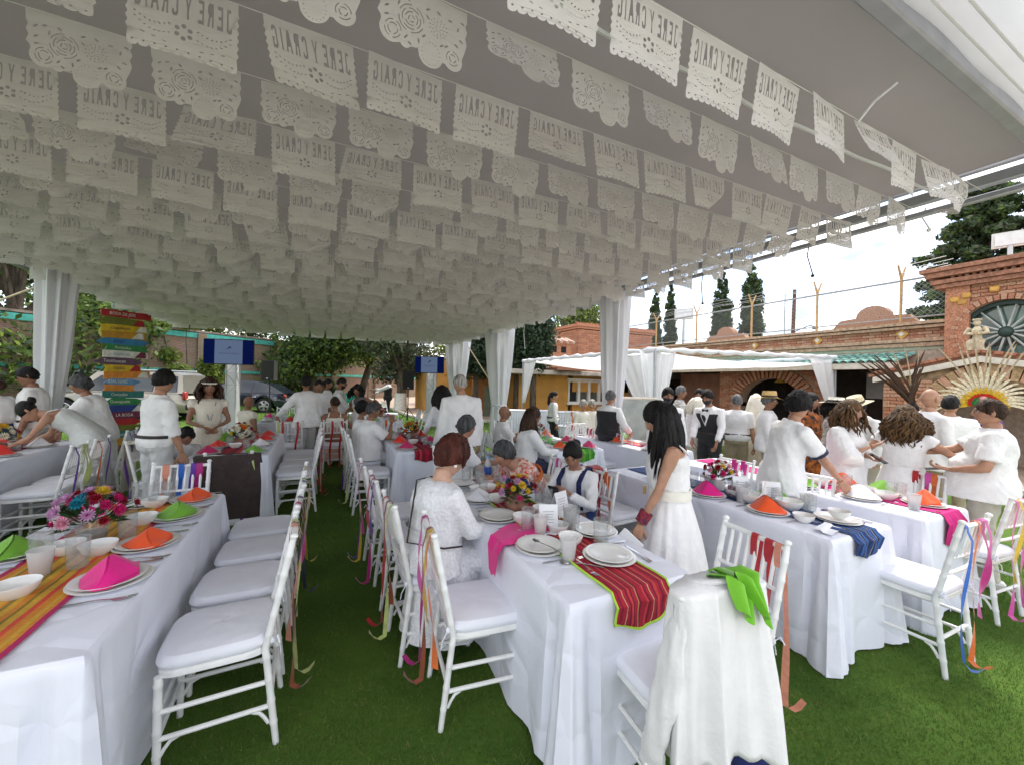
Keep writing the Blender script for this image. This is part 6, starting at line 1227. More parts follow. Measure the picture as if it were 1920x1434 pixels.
def tv(label, px, d, yaw, zc, w, opened):
 p_ = PD(px, d); t = thing('screen_on_truss', label, 'screen', (p_.x, p_.y, 0), yaw, 'screens on truss columns'); h_ = w * .56; zb = zc - h_ / 2
 b = MB(); b.box((0, -.28, zc), (w, .06, h_), bev=.012); sc_ = b.build('television', MATS['black plastic'], t)
 b = MB(); b.box((0, -.314, zc), (w - .04, .006, h_ - .04)); b.build('picture', screen_blue, sc_, smooth=False); b = MB(); b.box((0, -.3185, zc), (w * .55, .006, h_ - .05)); b.build('slide', screen_grey, sc_, smooth=False)
 text_obj(sc_, 'Momentos eternos', w * .052, (0, -.323, zc - h_ * .06), (PI / 2, 0, 0), screen_ink, italic=.25); b = MB()
 for k in range(4): b.tube([(-.06 + .02 * k, -.323, zc + .06 + .02 * k), (0, -.323, zc + .10 + .018 * k), (.07 - .005 * k, -.323, zc + .12 + .01 * k)], .005, 4)
 b.build('logo', screen_ink, sc_)
 b = MB(); r_ = .13
 for sx in (-1, 1):
  for sy in (-1, 1): b.tube([(sx * r_, sy * r_, 0), (sx * r_, sy * r_, zb + .1)], .022, 8)
 b.build('truss_chord', trussm, t); b = MB(); n = 6; hh = (zb + .1) / n
 for k in range(n):
  for sx, sy, ex, ey in ((-1, -1, 1, -1), (1, -1, 1, 1), (1, 1, -1, 1), (-1, 1, -1, -1)):
   s = 1 if k % 2 else -1; a0, a1 = ((sx, sy), (ex, ey)) if s > 0 else ((ex, ey), (sx, sy)); b.tube([(a0[0] * r_, a0[1] * r_, k * hh), (a1[0] * r_, a1[1] * r_, (k + 1) * hh)], .010, 5); b.tube([(sx * r_, sy * r_, k * hh), (ex * r_, ey * r_, k * hh)], .010, 5)
 b.build('truss_brace', trussm, t)
 cov = r_ - .015
 b = MB(); b.loft([[(sx * (cov + .05 * (1 - v)), sy * (cov + .05 * (1 - v)), .02 + (zb + .05) * v) for sx, sy in ((-1, -1), (1, -1), (1, 1), (-1, 1))] for v in (0, .25, .6, 1)], cap=False); b.build('stretch_cover', lycra, t, smooth=False)
 b = MB(); b.box((0, 0, .01), (.5, .5, .02), bev=.004); b.build('base_plate', trussm, t); b = MB(); b.box((0, -.2, zc), (.2, .12, .2)); b.build('bracket', MATS['black plastic'], t)
tv('left screen on a white covered truss column before the navy car', 437, 12.1, -R(YAW) + R(12), 2.35, 1.34, 0); tv('right screen on a truss column beside the corner drape', 809, 14.6, -R(YAW) - R(6), 2.22, 1.08, 1)
def speaker(label, px, d, zt, yaw):
 p_ = PD(px, d); t = thing('loudspeaker', label, 'loudspeaker', (p_.x, p_.y, 0), yaw, 'black loudspeakers on tripod stands'); w, h_ = .42, .70; b = MB(); b.loft([[(-w / 2, -.2, z), (w / 2, -.2, z), (w / 2 * .8, .2, z), (-w / 2 * .8, .2, z)] for z in (zt - h_, zt)]); b.build('cabinet', MATS['black plastic'], t, smooth=False)
 b = MB(); b.box((0, -.207, zt - h_ / 2), (w - .05, .012, h_ - .06), bev=.004); b.build('grille', mat('black speaker grille', (.012, .012, .012), .7, .2, 90), t); b = MB(); b.box((0, -.215, zt - h_ + .07), (.06, .006, .015)); b.build('badge', steel, t)
 b = MB(); b.tube([(0, 0, .12), (0, 0, zt - h_)], .02, 8); b.build('pole', MATS['black plastic'], t)
 for k in range(3): a = 2 * PI * k / 3 + .4; b = MB(); b.tube([(0, 0, .62), (.42 * math.cos(a), .42 * math.sin(a), .015)], .013, 6); b.tube([(0, 0, .3), (.25 * math.cos(a), .25 * math.sin(a), .27)], .008, 5); b.build('leg', MATS['black plastic'], t)
speaker('black loudspeaker on a tripod before the navy car', 506, 14.2, 2.22, -R(YAW) + R(8)); speaker('black loudspeaker on a tripod left of the right screen', 766, 15.2, 2.0, -R(YAW) + R(12))
# signpost of painted boards
sp = PD(232, 8.6); t = thing('painted_signpost', 'tall signpost stacked with painted wooden boards in many colours', 'signpost', (sp.x, sp.y, 0), R(38)); t.scale = (.72, .72, 1); b = MB(); b.box((0, .04, 1.55), (.1, .08, 3.1)); b.build('post', mat('dark post wood', (.07, .04, .03), .8, .2, 6), t); b = MB(); b.box((0, .04, .02), (.7, .6, .04)); b.build('base', MATS['dark post wood'], t)
sc_ = dict(red=(.36, .015, .02), white=(.62, .60, .55), yellow=(.60, .40, .02), green=(.03, .20, .06), olive=(.14, .15, .02), blue=(.03, .17, .34), sky=(.12, .25, .42), orange=(.62, .22, .03), maroon=(.15, .02, .05), teal=(.03, .16, .15), purple=(.10, .05, .09), navy=(.02, .04, .22), amber=(.45, .22, .02))
sgm = {k: mat('sign paint ' + k, c, .6, .12, 9, .1, 30) for k, c in sc_.items()}
brd = [('red', 0, 1.16, 'BODA DE JERE', 'white'), ('olive', -.02, 1.12, '', 'white'), ('yellow', -.03, 1.14, 'Chapultepec', 'maroon'), ('amber', .0, 1.0, '', 'white'), ('blue', .0, 1.2, 'Antigua', 'navy'), ('green', .02, 1.02, 'Xochimilco', 'white'), ('white', .0, 1.04, 'Coyoacan', 'sky'), ('purple', -.05, 1.1, 'Teotihuacan', 'white'), ('yellow', .0, .9, 'Cholula', 'maroon'), ('orange', .04, 1.05, '', 'red'), ('sky', -.02, .86, 'IDALTEPEC', 'white'), ('orange', -.05, .72, '', 'red'), ('teal', .0, .95, 'Cuetzalan', 'white'), ('green', .02, .96, 'Guanajuato', 'white'), ('navy', .05, .9, '', 'white'), ('maroon', .04, .9, 'LA BODA', 'white'), ('red', .03, .85, '', 'orange'), ('olive', .0, .9, '', 'yellow'), ('teal', .02, .8, 'Oaxaca', 'white'), ('amber', .0, .8, '', 'red')]
z = 2.98
for i, (c, dx, L_, s, tc_) in enumerate(brd):
 hh = [.15, .16, .145, .15, .145, .13][i % 6]; q = random.Random(i); dx = dx * 2 + q.uniform(-.05, .05); x0, x1 = dx - L_ / 2, dx + L_ / 2; b = MB(); yaw_ = q.uniform(-.06, .06)
 if i % 3 == 2: poly = [(x0, -hh / 2), (x1, -hh / 2), (x1 - .05, 0), (x1, hh / 2), (x0, hh / 2), (x0 + .05, 0)]
 elif i % 3 == 1: poly = [(x0, -hh * .2), (x0 + .2, -hh / 2), (x1 - .18, -hh / 2), (x1, 0), (x1 - .2, hh * .4), (x0 + .2, hh / 2)]
 else: poly = [(x0, -hh / 2), (x1, -hh / 2), (x1, hh / 2), (x0, hh / 2)]
 b.loft([[(p[0], y_, p[1]) for p in poly] for y_ in (-.03, -.005)]); bd = b.build('board', sgm[c], t, (0, -.001 * i, z - hh / 2), yaw_, smooth=False); bd.rotation_euler = (0, q.uniform(-.03, .03), yaw_)
 if i in (1, 2, 3, 6, 8, 9, 14): b = MB(); b.loft([[(p[0], y_, p[1]) for p in ((x1 - .32, -hh * .45), (x1 - .04, -hh * .45), (x1 - .06, hh * .40), (x1 - .18, hh * .42))] for y_ in (-.036, -.028)]); b.build('painted_patch', sgm[['white', 'red', 'white', 'red', 'maroon', 'amber', 'white'][(i * 3) % 7]], bd, smooth=False)
 if s: text_obj(bd, s, hh * .62, (dx - .1, -.0325, 0), (PI / 2, 0, 0), sgm[tc_])
 z -= hh - .004
b = MB(); b.box((0, .0, 3.06), (.62, .03, .11), bev=.02); b.build('board', mat('pale mint board', (.55, .66, .60), .6, .1, 6), t)
# glass display case beside the tent post
dcs = PD(1205, 7.2); t = thing('glass_case', 'leaning glass fronted display case in a pale frame beside the tent post', 'display case', (dcs.x, dcs.y, 0), R(-20)); b = MB()
for p, q_ in (((-.45, 0, .62), (.45, 0, .62)), ((-.45, .35, 1.42), (.45, .35, 1.42)), ((-.45, 0, .62), (-.45, .35, 1.42)), ((.45, 0, .62), (.45, .35, 1.42))): b.tube([p, q_], .03, 6)
b.build('frame', stucco, t); b = MB(); b.loft([[(-.43, 0, .64), (.43, 0, .64), (.43, .34, 1.40), (-.43, .34, 1.40)], [(-.43, .008, .64), (.43, .008, .64), (.43, .348, 1.40), (-.43, .348, 1.40)]]); b.build('pane', glassm, t, smooth=False); b = MB(); b.box((0, .3, .31), (.95, .5, .62), bev=.01); b.build('cabinet', stucco, t); b = MB(); b.box((0, .5, 1.0), (.9, .03, .8)); b.build('back_panel', mat('sage mirror panel', (.3, .33, .26), .25, .3, 3), t)
# brown jacket, cream cloth, red cloth over chair backs
def over_back(name, label, x, y, rz, w, zl_f, zl_b, m, cat, seed=1, flare=1.0):
 b = MB(); q = random.Random(seed)
 def f(u, v):
  s = v * (zl_f + zl_b); xx = (u - .5) * w * (1 + (flare - 1) * abs(v - .4));
  if s < zl_f: zz = .93 - (zl_f - s); yy = -.225 + .012 + .05 * (zl_f - s)
  else: zz = .93 - (s - zl_f); yy = -.315 - .012 * math.sin(u * 9 + seed) - .02 * (s - zl_f) * math.sin(u * 14 + seed)
  if abs(s - zl_f) < .05: zz -= .004
  return (xx + .01 * math.sin(zz * 9 + seed), yy + .03 * (zz - .9) * (s > zl_f), zz + .006 * math.sin(u * 6 + seed) - .018 * abs(u - .5) * 2)
 b.grid(f, 26, 34); o = b.build(name, m, None, (x, y, 0), rz); tag(o, label, cat); return o
over_back('brown_jacket', 'dark brown jacket hung over the chair back behind the left table', -.78, 4.83, FY + .05, .50, .12, .62, mat('dark brown wool', (.055, .038, .035), .9, .1, 20, .3, 120), 'jacket', 2, 1.15)
over_back('cream_shawl', 'cream shawl hung over a chair left of the man in grey trousers', -1.55, 5.72, FX, .42, .1, .55, mat('cream wool', (.70, .66, .54), .9, .05, 20, .3, 120), 'shawl', 3); over_back('red_cloth', 'red cloth knotted over the chair behind the standing black haired woman', 2.5, 2.95, FX + .1, .20, .1, .16, ribm['red'], 'cloth', 4)

# ---------------------------------------------------------------- people
skinm = {k: mat(k + ' skin', c, .48, .09, 16, .06, 160, sss=.12, spec=.4) for k, c in dict(fair=(.55, .33, .235), tan=(.42, .225, .145), brown=(.30, .150, .092), deep=(.20, .098, .062)).items()}
lipm = {k: mat(k + ' lips', c, .42, .05, 20) for k, c in dict(fair=(.42, .13, .11), tan=(.32, .11, .09), brown=(.24, .08, .065), deep=(.16, .055, .05)).items()}
eyew = mat('eye white', (.72, .70, .67), .2, .02, 20); eyei = mat('dark iris', (.02, .012, .008), .1, .1, 30); browm = mat('dark brow', (.022, .015, .012), .8, .2, 60)
hairm = {k: mat(k + ' hair', c, .5, .35, 26, .8, 120, stretch=(1, 1, .12), spec=.25, detail=6) for k, c in dict(black=(.012, .010, .010), brown=(.055, .028, .016), auburn=(.085, .022, .014), grey=(.17, .17, .175), white=(.46, .44, .40), blond=(.24, .15, .075), dkgrey=(.085, .085, .09), honey=(.13, .07, .03)).items()}
hairm['veil'] = mat('cream veil cloth', (.72, .68, .58), .8, .05, 12, .3, 30)
wear = {k: mat(k + ' clothing', c, r_, .035, 12, .22, 26, sheen=.12, crease=8) for k, c, r_ in (('white', (.80, .79, .79), .8), ('cream', (.74, .69, .58), .8), ('khaki', (.36, .29, .20), .85), ('stone', (.50, .46, .40), .85), ('pale grey', (.52, .52, .52), .85), ('navy', (.015, .02, .055), .8), ('blue', (.015, .04, .14), .8), ('black', (.014, .014, .017), .8), ('brown', (.06, .035, .03), .85), ('violet', (.10, .03, .14), .7), ('ivory', (.80, .77, .68), .8), ('silver', (.60, .62, .60), .5), ('denim', (.045, .06, .10), .9), ('dusty', (.62, .40, .32), .8))}
strawm = mat('straw hat', (.60, .42, .17), .8, .15, 60, .3, 120); leatherm = mat('dark leather', (.03, .02, .016), .5, .1, 20); shoem = {'white': mat('white shoe', (.75, .74, .72), .5, .04, 9), 'black': mat('black shoe', (.015, .014, .013), .4, .1, 9), 'brown': mat('brown shoe', (.12, .06, .03), .5, .1, 9)}
lens = mat('dark sunglass lens', (.01, .01, .012), .08, .1, 5); goldm = mat('gilt metal', (.62, .45, .18), .3, .05, 9, metal=.9)
embro = mat('red embroidery on ivory', (.62, .05, .02), .85, 0, 34, .3, 120, col2=(.78, .73, .62), detail=1)
lace = mat('white eyelet lace', (.82, .82, .83), .8, 0, 55, .6, 55, col2=(.70, .71, .74), detail=1)
printd = mat('black and orange print', (.55, .15, .02), .8, 0, 16, .1, 60, col2=(.012, .010, .012), detail=2)
zebra = mat('grey and white print', (.75, .74, .70), .8, 0, 22, .1, 60, col2=(.30, .29, .27), detail=2, stretch=(.4, 1, 1.6))

def remesh(b, vox, smooth=6, fac=.5):
 me = b.mesh('tmp', None, False); o = bpy.data.objects.new('tmp', me); COL.objects.link(o)
 m = o.modifiers.new('r', 'REMESH'); m.mode = 'VOXEL'; m.voxel_size = vox
 if smooth: s = o.modifiers.new('s', 'SMOOTH'); s.factor = fac; s.iterations = smooth
 dg = bpy.context.evaluated_depsgraph_get(); out = bpy.data.meshes.new_from_object(o.evaluated_get(dg)); bpy.data.objects.remove(o); bpy.data.meshes.remove(me)
 return out
def wrinkle(me, amp, seed, k0=30, zs=.5):
 n = len(me.vertices); co = np.empty(n * 3, np.float32); me.vertices.foreach_get('co', co); co = co.reshape(-1, 3); no = np.empty(n * 3, np.float32); me.vertex_normals.foreach_get('vector', no); no = no.reshape(-1, 3)
 q = np.random.default_rng(seed); d = np.zeros(n)
 for i in range(5):
  k = q.normal(size=3); k /= np.linalg.norm(k); k[2] *= zs; f = k0 * (1 + .7 * i); w = co @ q.normal(size=3) * 7
  d += (1 - 2 * np.abs(np.sin(co @ k * f + q.uniform(0, 6) + .9 * np.sin(w)))) * amp / (1 + .8 * i)
 co += no * d[:, None]; me.vertices.foreach_set('co', co.ravel()); me.update()
def finish(me, name, mats, parent):
 me.materials.clear()
 for m in (mats if isinstance(mats, (list, tuple)) else [mats]): me.materials.append(m)
 me.name = name; me.polygons.foreach_set('use_smooth', [True] * len(me.polygons)); return place(name, me, parent)
def sring(C, X, F, rx, ry, n=20, p=2.3, belly=0.0):
 out = []
 for j in range(n):
  a = 2 * PI * j / n; c, s = math.cos(a), math.sin(a); cx = abs(c) ** (2 / p) * (1 if c > 0 else -1); sy = abs(s) ** (2 / p) * (1 if s > 0 else -1)
  out.append(C + X * (rx * cx) + F * (ry * sy + (belly * max(0, s) ** 1.5)))
 return out
def head_shape(lon, lat, fem):
 """point of the head at longitude (0 = face) and latitude"""
 c = math.cos(lat); x, y, z = .0735 * c * math.sin(lon), .094 * c * math.cos(lon), .117 * math.sin(lat)
 if z < 0:
  k = -z / .117; x *= 1 - (.30 if fem else .22) * k ** 1.4
  if y < 0: y *= 1 - .38 * k
  else: y *= 1 + .06 * k
 elif y < 0: y *= 1.06
 fr = max(0, math.cos(lon)) ** .5 if math.cos(lon) > 0 else 0
 if y > 0:
  y *= .965; g = lambda u, m, s: math.exp(-((u - m) / s) ** 2)
  nb = 0 if z > .034 or z < -.044 else (.25 + .75 * (.034 - z) / .060 if z > -.026 else max(0, 1 - (-.026 - z) / .015))
  y += (.021 if fem else .025) * nb * math.exp(-(x / (.0105 + .004 * nb)) ** 2)
  y -= .0105 * g(abs(x), .031, .015) * g(z, .010, .013)
  y += .005 * g(z, .031, .009) * g(abs(x), .028, .026) + .004 * g(abs(x), .045, .018) * g(z, -.022, .018)
  y += .0065 * g(x, 0, .020) * (g(z, -.0555, .0065) + g(z, -.069, .0065)) - .003 * g(x, 0, .022) * g(z, -.062, .003)
  y += .007 * g(x, 0, .022) * g(z, -.098, .016) - .004 * g(x, 0, .03) * g(z, -.080, .007)
 return Vector((x, y, z))
def lons(n): return [PI * (u + .16 * math.sin(2 * PI * u)) if 0 else u * PI * 2 - PI + .62 * math.sin(u * 2 * PI - 0) * 1 for u in [i / n for i in range(n)]]
def hand(b, W, d, palm, sgn, curl=.5, s=1.0, thumb_out=.5):
 """five fingers on a palm; d along the hand, palm = normal out of the palm, sgn +1 right"""
 d = d.normalized(); palm = (palm - d * palm.dot(d)).normalized(); side = d.cross(palm).normalized() * sgn   # towards the little finger? thumb side = -side
 th = -side; L_ = .092 * s
 b.loft([sring(W + d * (L_ * t), side, palm, w * s, h * s, 10, 2.6) for t, w, h in ((-.12, .024, .019), (.1, .028, .017), (.5, .039, .015), (.9, .041, .013), (1.0, .038, .011))])
 for i, (o_, ln, r_) in enumerate(((-.030, .074, .0085), (-.010, .083, .0088), (.011, .077, .0085), (.030, .060, .0075))):
  p = W + d * (L_ * .93) + side * (o_ * s); pts = [p - d * .012 * s, p]; a = curl * (.75 + .12 * i) * .55; dd = d
  for k, f in enumerate((.45, .31, .24)):
   dd = (d * math.cos(a) + palm * math.sin(a) + side * (o_ * 1.6)).normalized(); p = p + dd * (ln * f * s); pts.append(p); a += curl * (.95 if k == 0 else .75)
  b.tube(pts, [r_ * s * q for q in (1, 1.02, .96, .86, .68)], 7)
 p = W + d * (L_ * .22) + th * (.026 * s); pts = [W + d * (L_ * .12) + th * .012 * s, p]; dd = (d * .75 + th * (.5 + .35 * thumb_out) + palm * .35).normalized()
 for k, f in enumerate((.042, .034, .026)): p = p + dd * f * s; pts.append(p); dd = (dd + d * .25 + palm * (.25 * curl)).normalized()
 b.tube(pts, [.0125 * s, .0125 * s, .0115 * s, .010 * s, .0075 * s], 7)
NP = [0]
def person(label, x, y, ang, H=1.7, b=1.0, fem=False, skin='tan', lean=0, side=0, sit=0, la=None, ra=None, lel=None, rel=None, hy=0, hp=0, hair=('short', 'black'), top=('white', 'short', 'out'), low=('trousers', 'stone'), shoe='white', group='guests in white', belly=0, azw=None, beard=False, curl=(.6, .6), hd=(None, None), palm=(None, None), hat=None, glasses=None, mask=False, vest=None, legs=None, lod=1, extra=None, earr=False, z0=0, bust=0, hs=1.0):
 NP[0] += 1; seed = NP[0]; s = H / 1.72; az = math.atan2(x, y) + R(ang) if azw is None else R(azw)
 t = thing('person', label, 'person', (x, y, z0), -az, group); Z = Vector((0, 0, 1))
 pelv = Vector((0, 0, (sit + .10) if sit else .955 * s)); TL = .50 * s
 wf = 1.0 if not fem else .93
 # spine
 def spine(tt):
  n = 12; p = Vector(pelv);
  a0 = R(lean) * (.55 if not sit else .75)
  sgn_ = 1 if tt >= 0 else -1; N_ = max(1, int(abs(tt) * n)); st_ = abs(tt) / N_
  ang_ = 0
  for i in range(N_):
   u = (i + .5) * st_ * sgn_; ang_ = R(lean) * min(1.15, max(.0 if not sit else .3, .45 + .7 * u)); sd = R(side) * max(0, u); p = p + Vector((math.sin(sd), math.sin(ang_), math.cos(ang_))).normalized() * (TL * st_ * sgn_)
  u = tt; ang_ = R(lean) * min(1.15, max(0 if not sit else .3, .45 + .7 * u)); sd = R(side) * max(0, u)
  up = Vector((math.sin(sd), math.sin(ang_), math.cos(ang_))).normalized(); X = (Vector((1, 0, 0)) - up * up.x).normalized(); F = up.cross(X); return p, X, F, up
 def tring(tt, rx, ry, ez=0, n=22, bl=0): p, X, F, up = spine(tt); return sring(p, X, F, rx * s * b + ez, ry * s * b + ez, n, 2.35, bl * s)
 hipw = .172 if not fem else .178
 prof = [(-.16, .10, .09), (-.08, hipw * .97, .118), (.06, hipw, .122), (.2, .150 * wf, .104), (.34, .138 * wf, .098), (.52, .150 * wf, .110), (.68, .164 * wf, .118), (.82, .168 * wf, .104), (.90, .135 * wf, .085), (.96, .082, .066), (1.0, .058, .058), (1.14, .051, .055)]
 bB = MB(); bB.loft([tring(tt, rx, ry, -.004, 20, belly * .8 if .0 < tt < .45 else (bust if .5 < tt < .75 else 0)) for tt, rx, ry in prof])
 # legs
 ank, knee = {}, {}
 for sg in (-1, 1):
  hip = pelv + Vector((sg * .088 * s * b ** .5, 0, -.02))
  if legs and legs.get(sg): A_ = Vector(legs[sg])
  elif sit: A_ = Vector((sg * .11, .46 * s + .02, .085))
  else: A_ = Vector((sg * .105 * s, .02 * sg, .085))
  Lt, Ls = .43 * s, .42 * s; d = A_ - hip; D = min(d.length, (Lt + Ls) * .998); dd = d.normalized(); aa = (Lt ** 2 - Ls ** 2 + D ** 2) / (2 * D); h = Vector((sg * .10, 1, .8 if sit else 0)); h = (h - dd * h.dot(dd)).normalized(); K_ = hip + dd * aa + h * math.sqrt(max(0, Lt ** 2 - aa ** 2))
  ank[sg], knee[sg] = A_, K_
  bB.tube([hip + Z * .03, hip.lerp(K_, .4), K_ - (K_ - hip) * .08, K_, K_ + (A_ - K_) * .3, K_ + (A_ - K_) * .75, A_, A_ - Z * .05], [q * s * b ** .6 for q in (.085, .078, .056, .053, .053, .037, .034, .034)], 12)
  bB.tube([A_ + Vector((0, -.05, -.045)), A_ + Vector((0, .02, -.035)), A_ + Vector((sg * .01, .10, -.055)), A_ + Vector((sg * .012, .165, -.066))], [.03 * s, .036 * s, .036 * s, .018 * s], 8, flat=.8)
 # arms
 AR = {}
 for sg, tg, el, cu in ((-1, la, lel, curl[0]), (1, ra, rel, curl[1])):
  p, X, F, up = spine(.855); S_ = p + X * (sg * .170 * wf * s * b ** .8) - F * .005
  W_ = Vector(tg) * 1.0 if tg is not None else p + Vector((sg * .255 * s * b ** .7, .05, 0)) + Vector((0, 0, -.525 * s)) - Vector((X.x, X.y, 0)) * 0
  a_, f_ = .285 * s, .250 * s; d = W_ - S_; D = max(.12, min(d.length, (a_ + f_) * .995)); dd = d.normalized(); W_ = S_ + dd * D
  h = Vector(el) if el else Vector((sg * .55, -.7, -.35)); h = (h - dd * h.dot(dd)); h = h.normalized() if h.length > 1e-4 else Vector((0, -1, 0)); aa = (a_ ** 2 - f_ ** 2 + D ** 2) / (2 * D); E_ = S_ + dd * aa + h * math.sqrt(max(0, a_ ** 2 - aa ** 2))
  AR[sg] = (S_, E_, W_); m_ = b ** .6 * (1 if not fem else .88)
  bB.tube([S_ - X * sg * .07 * s, S_ + X * sg * .012 * s, S_.lerp(E_, .35), S_.lerp(E_, .9), E_, E_.lerp(W_, .25), E_.lerp(W_, .8), W_, W_ + (W_ - E_).normalized() * .012], [q * s * m_ for q in (.05, .058, .049, .040, .039, .041, .029, .026, .026)], 12)
 vox = .0155 if lod == 2 else (.021 if lod == 1 else .027)
 me = remesh(bB, vox, 7)
 # head, hands and eyes joined to the same body mesh
 hb = MB(); pN, XN, FN, uN = spine(1.06)
 Hm = Euler((R(-hp) , 0, R(hy))).to_matrix(); base = Matrix((XN, FN, uN)).transposed() if lean < 35 else Matrix((XN, (FN + Z * .3).normalized(), (uN + Z * .5).normalized())).transposed()
 up_mix = Matrix.Identity(3) if hp or hy else base
 Hm = (Hm if (hp or hy) else base); hc = pN + uN * .035 * s + Hm @ Vector((0, .022 * s, .085 * s)); hs_ = s ** .5 * hs
 HW = lambda v_: hc + (Hm @ (Vector(v_) * hs_))
 nl, nk = (64, 46) if lod == 2 else ((44, 34) if lod == 1 else (28, 22)); LN = [u * 2 * PI + .55 * -math.sin(u * 2 * PI) for u in [i / nl for i in range(nl)]]
 vs, fs, mi = [], [], []
 for j in range(nk + 1):
  lat = -PI / 2 + PI * (j + .04) / (nk + .08)
  for lo in LN: vs.append(head_shape(lo, lat, fem))
 for j in range(nk):
  for i in range(nl):
   f = (j * nl + i, j * nl + (i + 1) % nl, (j + 1) * nl + (i + 1) % nl, (j + 1) * nl + i); c = sum((vs[q] for q in f), Vector()) / 4
   fs.append(f); mi.append(1 if c.y > .06 and ((c.x / .024) ** 2 + ((c.z + .062) / .0115) ** 2) < 1 else 0)
 b0 = len(hb.f); hb.add([HW(v_) for v_ in vs] , fs); hb.m[b0:] = mi
 for sg in (-1, 1):
  n0 = hb.n; hb.ball((0, 0, 0), (.010, .021, .031), 8, 6); hb.v[n0:] = [tuple(HW(Matrix.Rotation(sg * .35, 3, 'Z') @ Vector(v_) + Vector((sg * .0735, -.012, -.004)))) for v_ in hb.v[n0:]]
  n0 = hb.n; hb.ball((sg * .031, .0715, .010), (.0118, .0105, .0066), 10, 7, 2); hb.ball((sg * .0305, .0795, .0095), (.0052, .004, .0058), 8, 5, 3); hb.v[n0:] = [tuple(HW(v_)) for v_ in hb.v[n0:]]
  n0 = hb.n; hb.tube([(sg * .014, .0865, .027), (sg * .030, .0855, .033), (sg * .047, .0735, .028)], [.0035, .004, .002], 5, 4, flat=.6)
  hb.tube([(sg * .0185, .080, .0145), (sg * .031, .0835, .0195), (sg * .044, .0755, .0145)], [.0016, .0024, .0014], 5, 4); hb.v[n0:] = [tuple(HW(v_)) for v_ in hb.v[n0:]]
  S_, E_, W_ = AR[sg]; dv = Vector(hd[(sg + 1) // 2]) if hd[(sg + 1) // 2] else (W_ - E_).normalized() + Vector((0, .0, -.12)); pv = Vector(palm[(sg + 1) // 2]) if palm[(sg + 1) // 2] else Vector((-sg, .15, .0))
  hand(hb, W_ + dv.normalized() * .018, dv, pv, sg, curl[(sg + 1) // 2], s * (.93 if fem else 1.03))
 bm = bmesh.new(); bm.from_mesh(me); hm_ = hb.mesh('h', None); bm.from_mesh(hm_); bm.to_mesh(me); bm.free(); nf = len(me.polygons); ni = np.zeros(nf, np.int32); ni[nf - len(hb.m):] = hb.m
 hk = hairm.get(hair[1]) if hair[1] else browm
 finish(me, 'body', [skinm[skin], lipm[skin], eyew, eyei, browm if hair[1] not in ('white', 'grey') else hairm[hair[1]]], t); me.polygons.foreach_set('material_index', ni)
 # hair: the scalp pushed out where hair grows
 def hair_cap(vol, line, back, rough=.004, lump=18, fr=0.0):
  q = MB(); n1, n2 = (56, 34) if lod == 2 else (36, 24); vs = []; sd = seed * 1.7
  for j in range(n2 + 1):
   lat = -PI / 2 + PI * (j + .04) / (n2 + .08)
   for i in range(n1):
    lo = 2 * PI * i / n1; p = head_shape(lo, lat, fem); d = p.normalized(); f = math.cos(lo)
    lim = line + (back - line) * ((1 - f) / 2) ** .55 + fr * math.exp(-((lo if lo < PI else lo - 2 * PI) / .5) ** 2)
    k = max(0, min(1, (p.z - lim) / .020 + .5)); nz_ = fnoise(d, lump, sd) * rough + fnoise(d, lump * 3, sd) * rough * .5
    vs.append(HW(Vector((p.x, min(p.y, .092), p.z)) + d * ((vol * (.72 + .4 * max(0, d.z)) + nz_) * k - .016 * (1 - k))))
  q.add(vs, [(j * n1 + i, j * n1 + (i + 1) % n1, (j + 1) * n1 + (i + 1) % n1, (j + 1) * n1 + i) for j in range(n2) for i in range(n1)]); return q
 st_ = hair[0]; q = random.Random(seed)
 def locks(B, n, r0, ln, wav, spread, a0=-2.3, a1=2.3, thick=.011, outz=.02, curlr=0, fw=.16):
  for i in range(n):
   a = a0 + (a1 - a0) * (i + q.random()) / n; p = head_shape(PI + a, q.uniform(.15, .9), fem); p = p * 1.10; d = Vector((p.x, p.y, 0)).normalized(); pts = []; K = 9; ph = q.uniform(0, 6); L_ = ln * q.uniform(.8, 1.08); gx = []
   P0 = HW(p)
   for k in range(K + 1):
    u = k / K; fwd_ = max(0, abs(a) - 1.1); o_ = Hm @ (d * (outz * math.sin(PI * min(1, u * 1.3)) + spread * min(1, u * 1.6)) + Vector((0, fw * fwd_ * u, 0))); o_.z = 0
    pts.append(P0 + o_ + Vector((wav * math.sin(u * 7 + ph) + curlr * math.sin(u * 22 + ph), wav * math.cos(u * 6 + ph) + curlr * math.cos(u * 22 + ph), -L_ * u)))
   B.tube(pts, [thick * (1.1 - .15 * k / K if k < K - 1 else (.7 if k < K else .15)) for k in range(K + 1)], 6)
 if st_ == 'short': hb2 = hair_cap(hair[2] if len(hair) > 2 else .017, .052, -.055, .010, 26)
 elif st_ == 'fade': hb2 = hair_cap(.010, .058, -.035, .003, 22)
 elif st_ == 'mop':
  hb2 = hair_cap(.030, .040, -.06, .016, 20, -.012); locks(hb2, 120 if lod == 2 else 30, 0, .06, .004, .006, -2.6, 2.6, .0075, .012, 0, 0)
 elif st_ == 'crop':
  hb2 = hair_cap(hair[2] if len(hair) > 2 else .024, .046, -.075, .010, 16, -.006); locks(hb2, 110 if lod == 2 else 40, 0, .075, .005, .004, -1.9, 1.9, .008, .014, 0, 0)
 elif st_ == 'balding': hb2 = hair_cap(.008, .075, -.05, .003, 22)
 elif st_ == 'bun':
  hb2 = hair_cap(.012, .052, -.05, .003, 30); n0 = hb2.n; hb2.ball((0, -.125, .02), (.045, .04, .042), 14, 9); hb2.v[n0:] = [tuple(HW(Vector(v_) * (1 + .04 * fnoise(v_, 40, seed)))) for v_ in hb2.v[n0:]]
 elif st_ == 'pony':
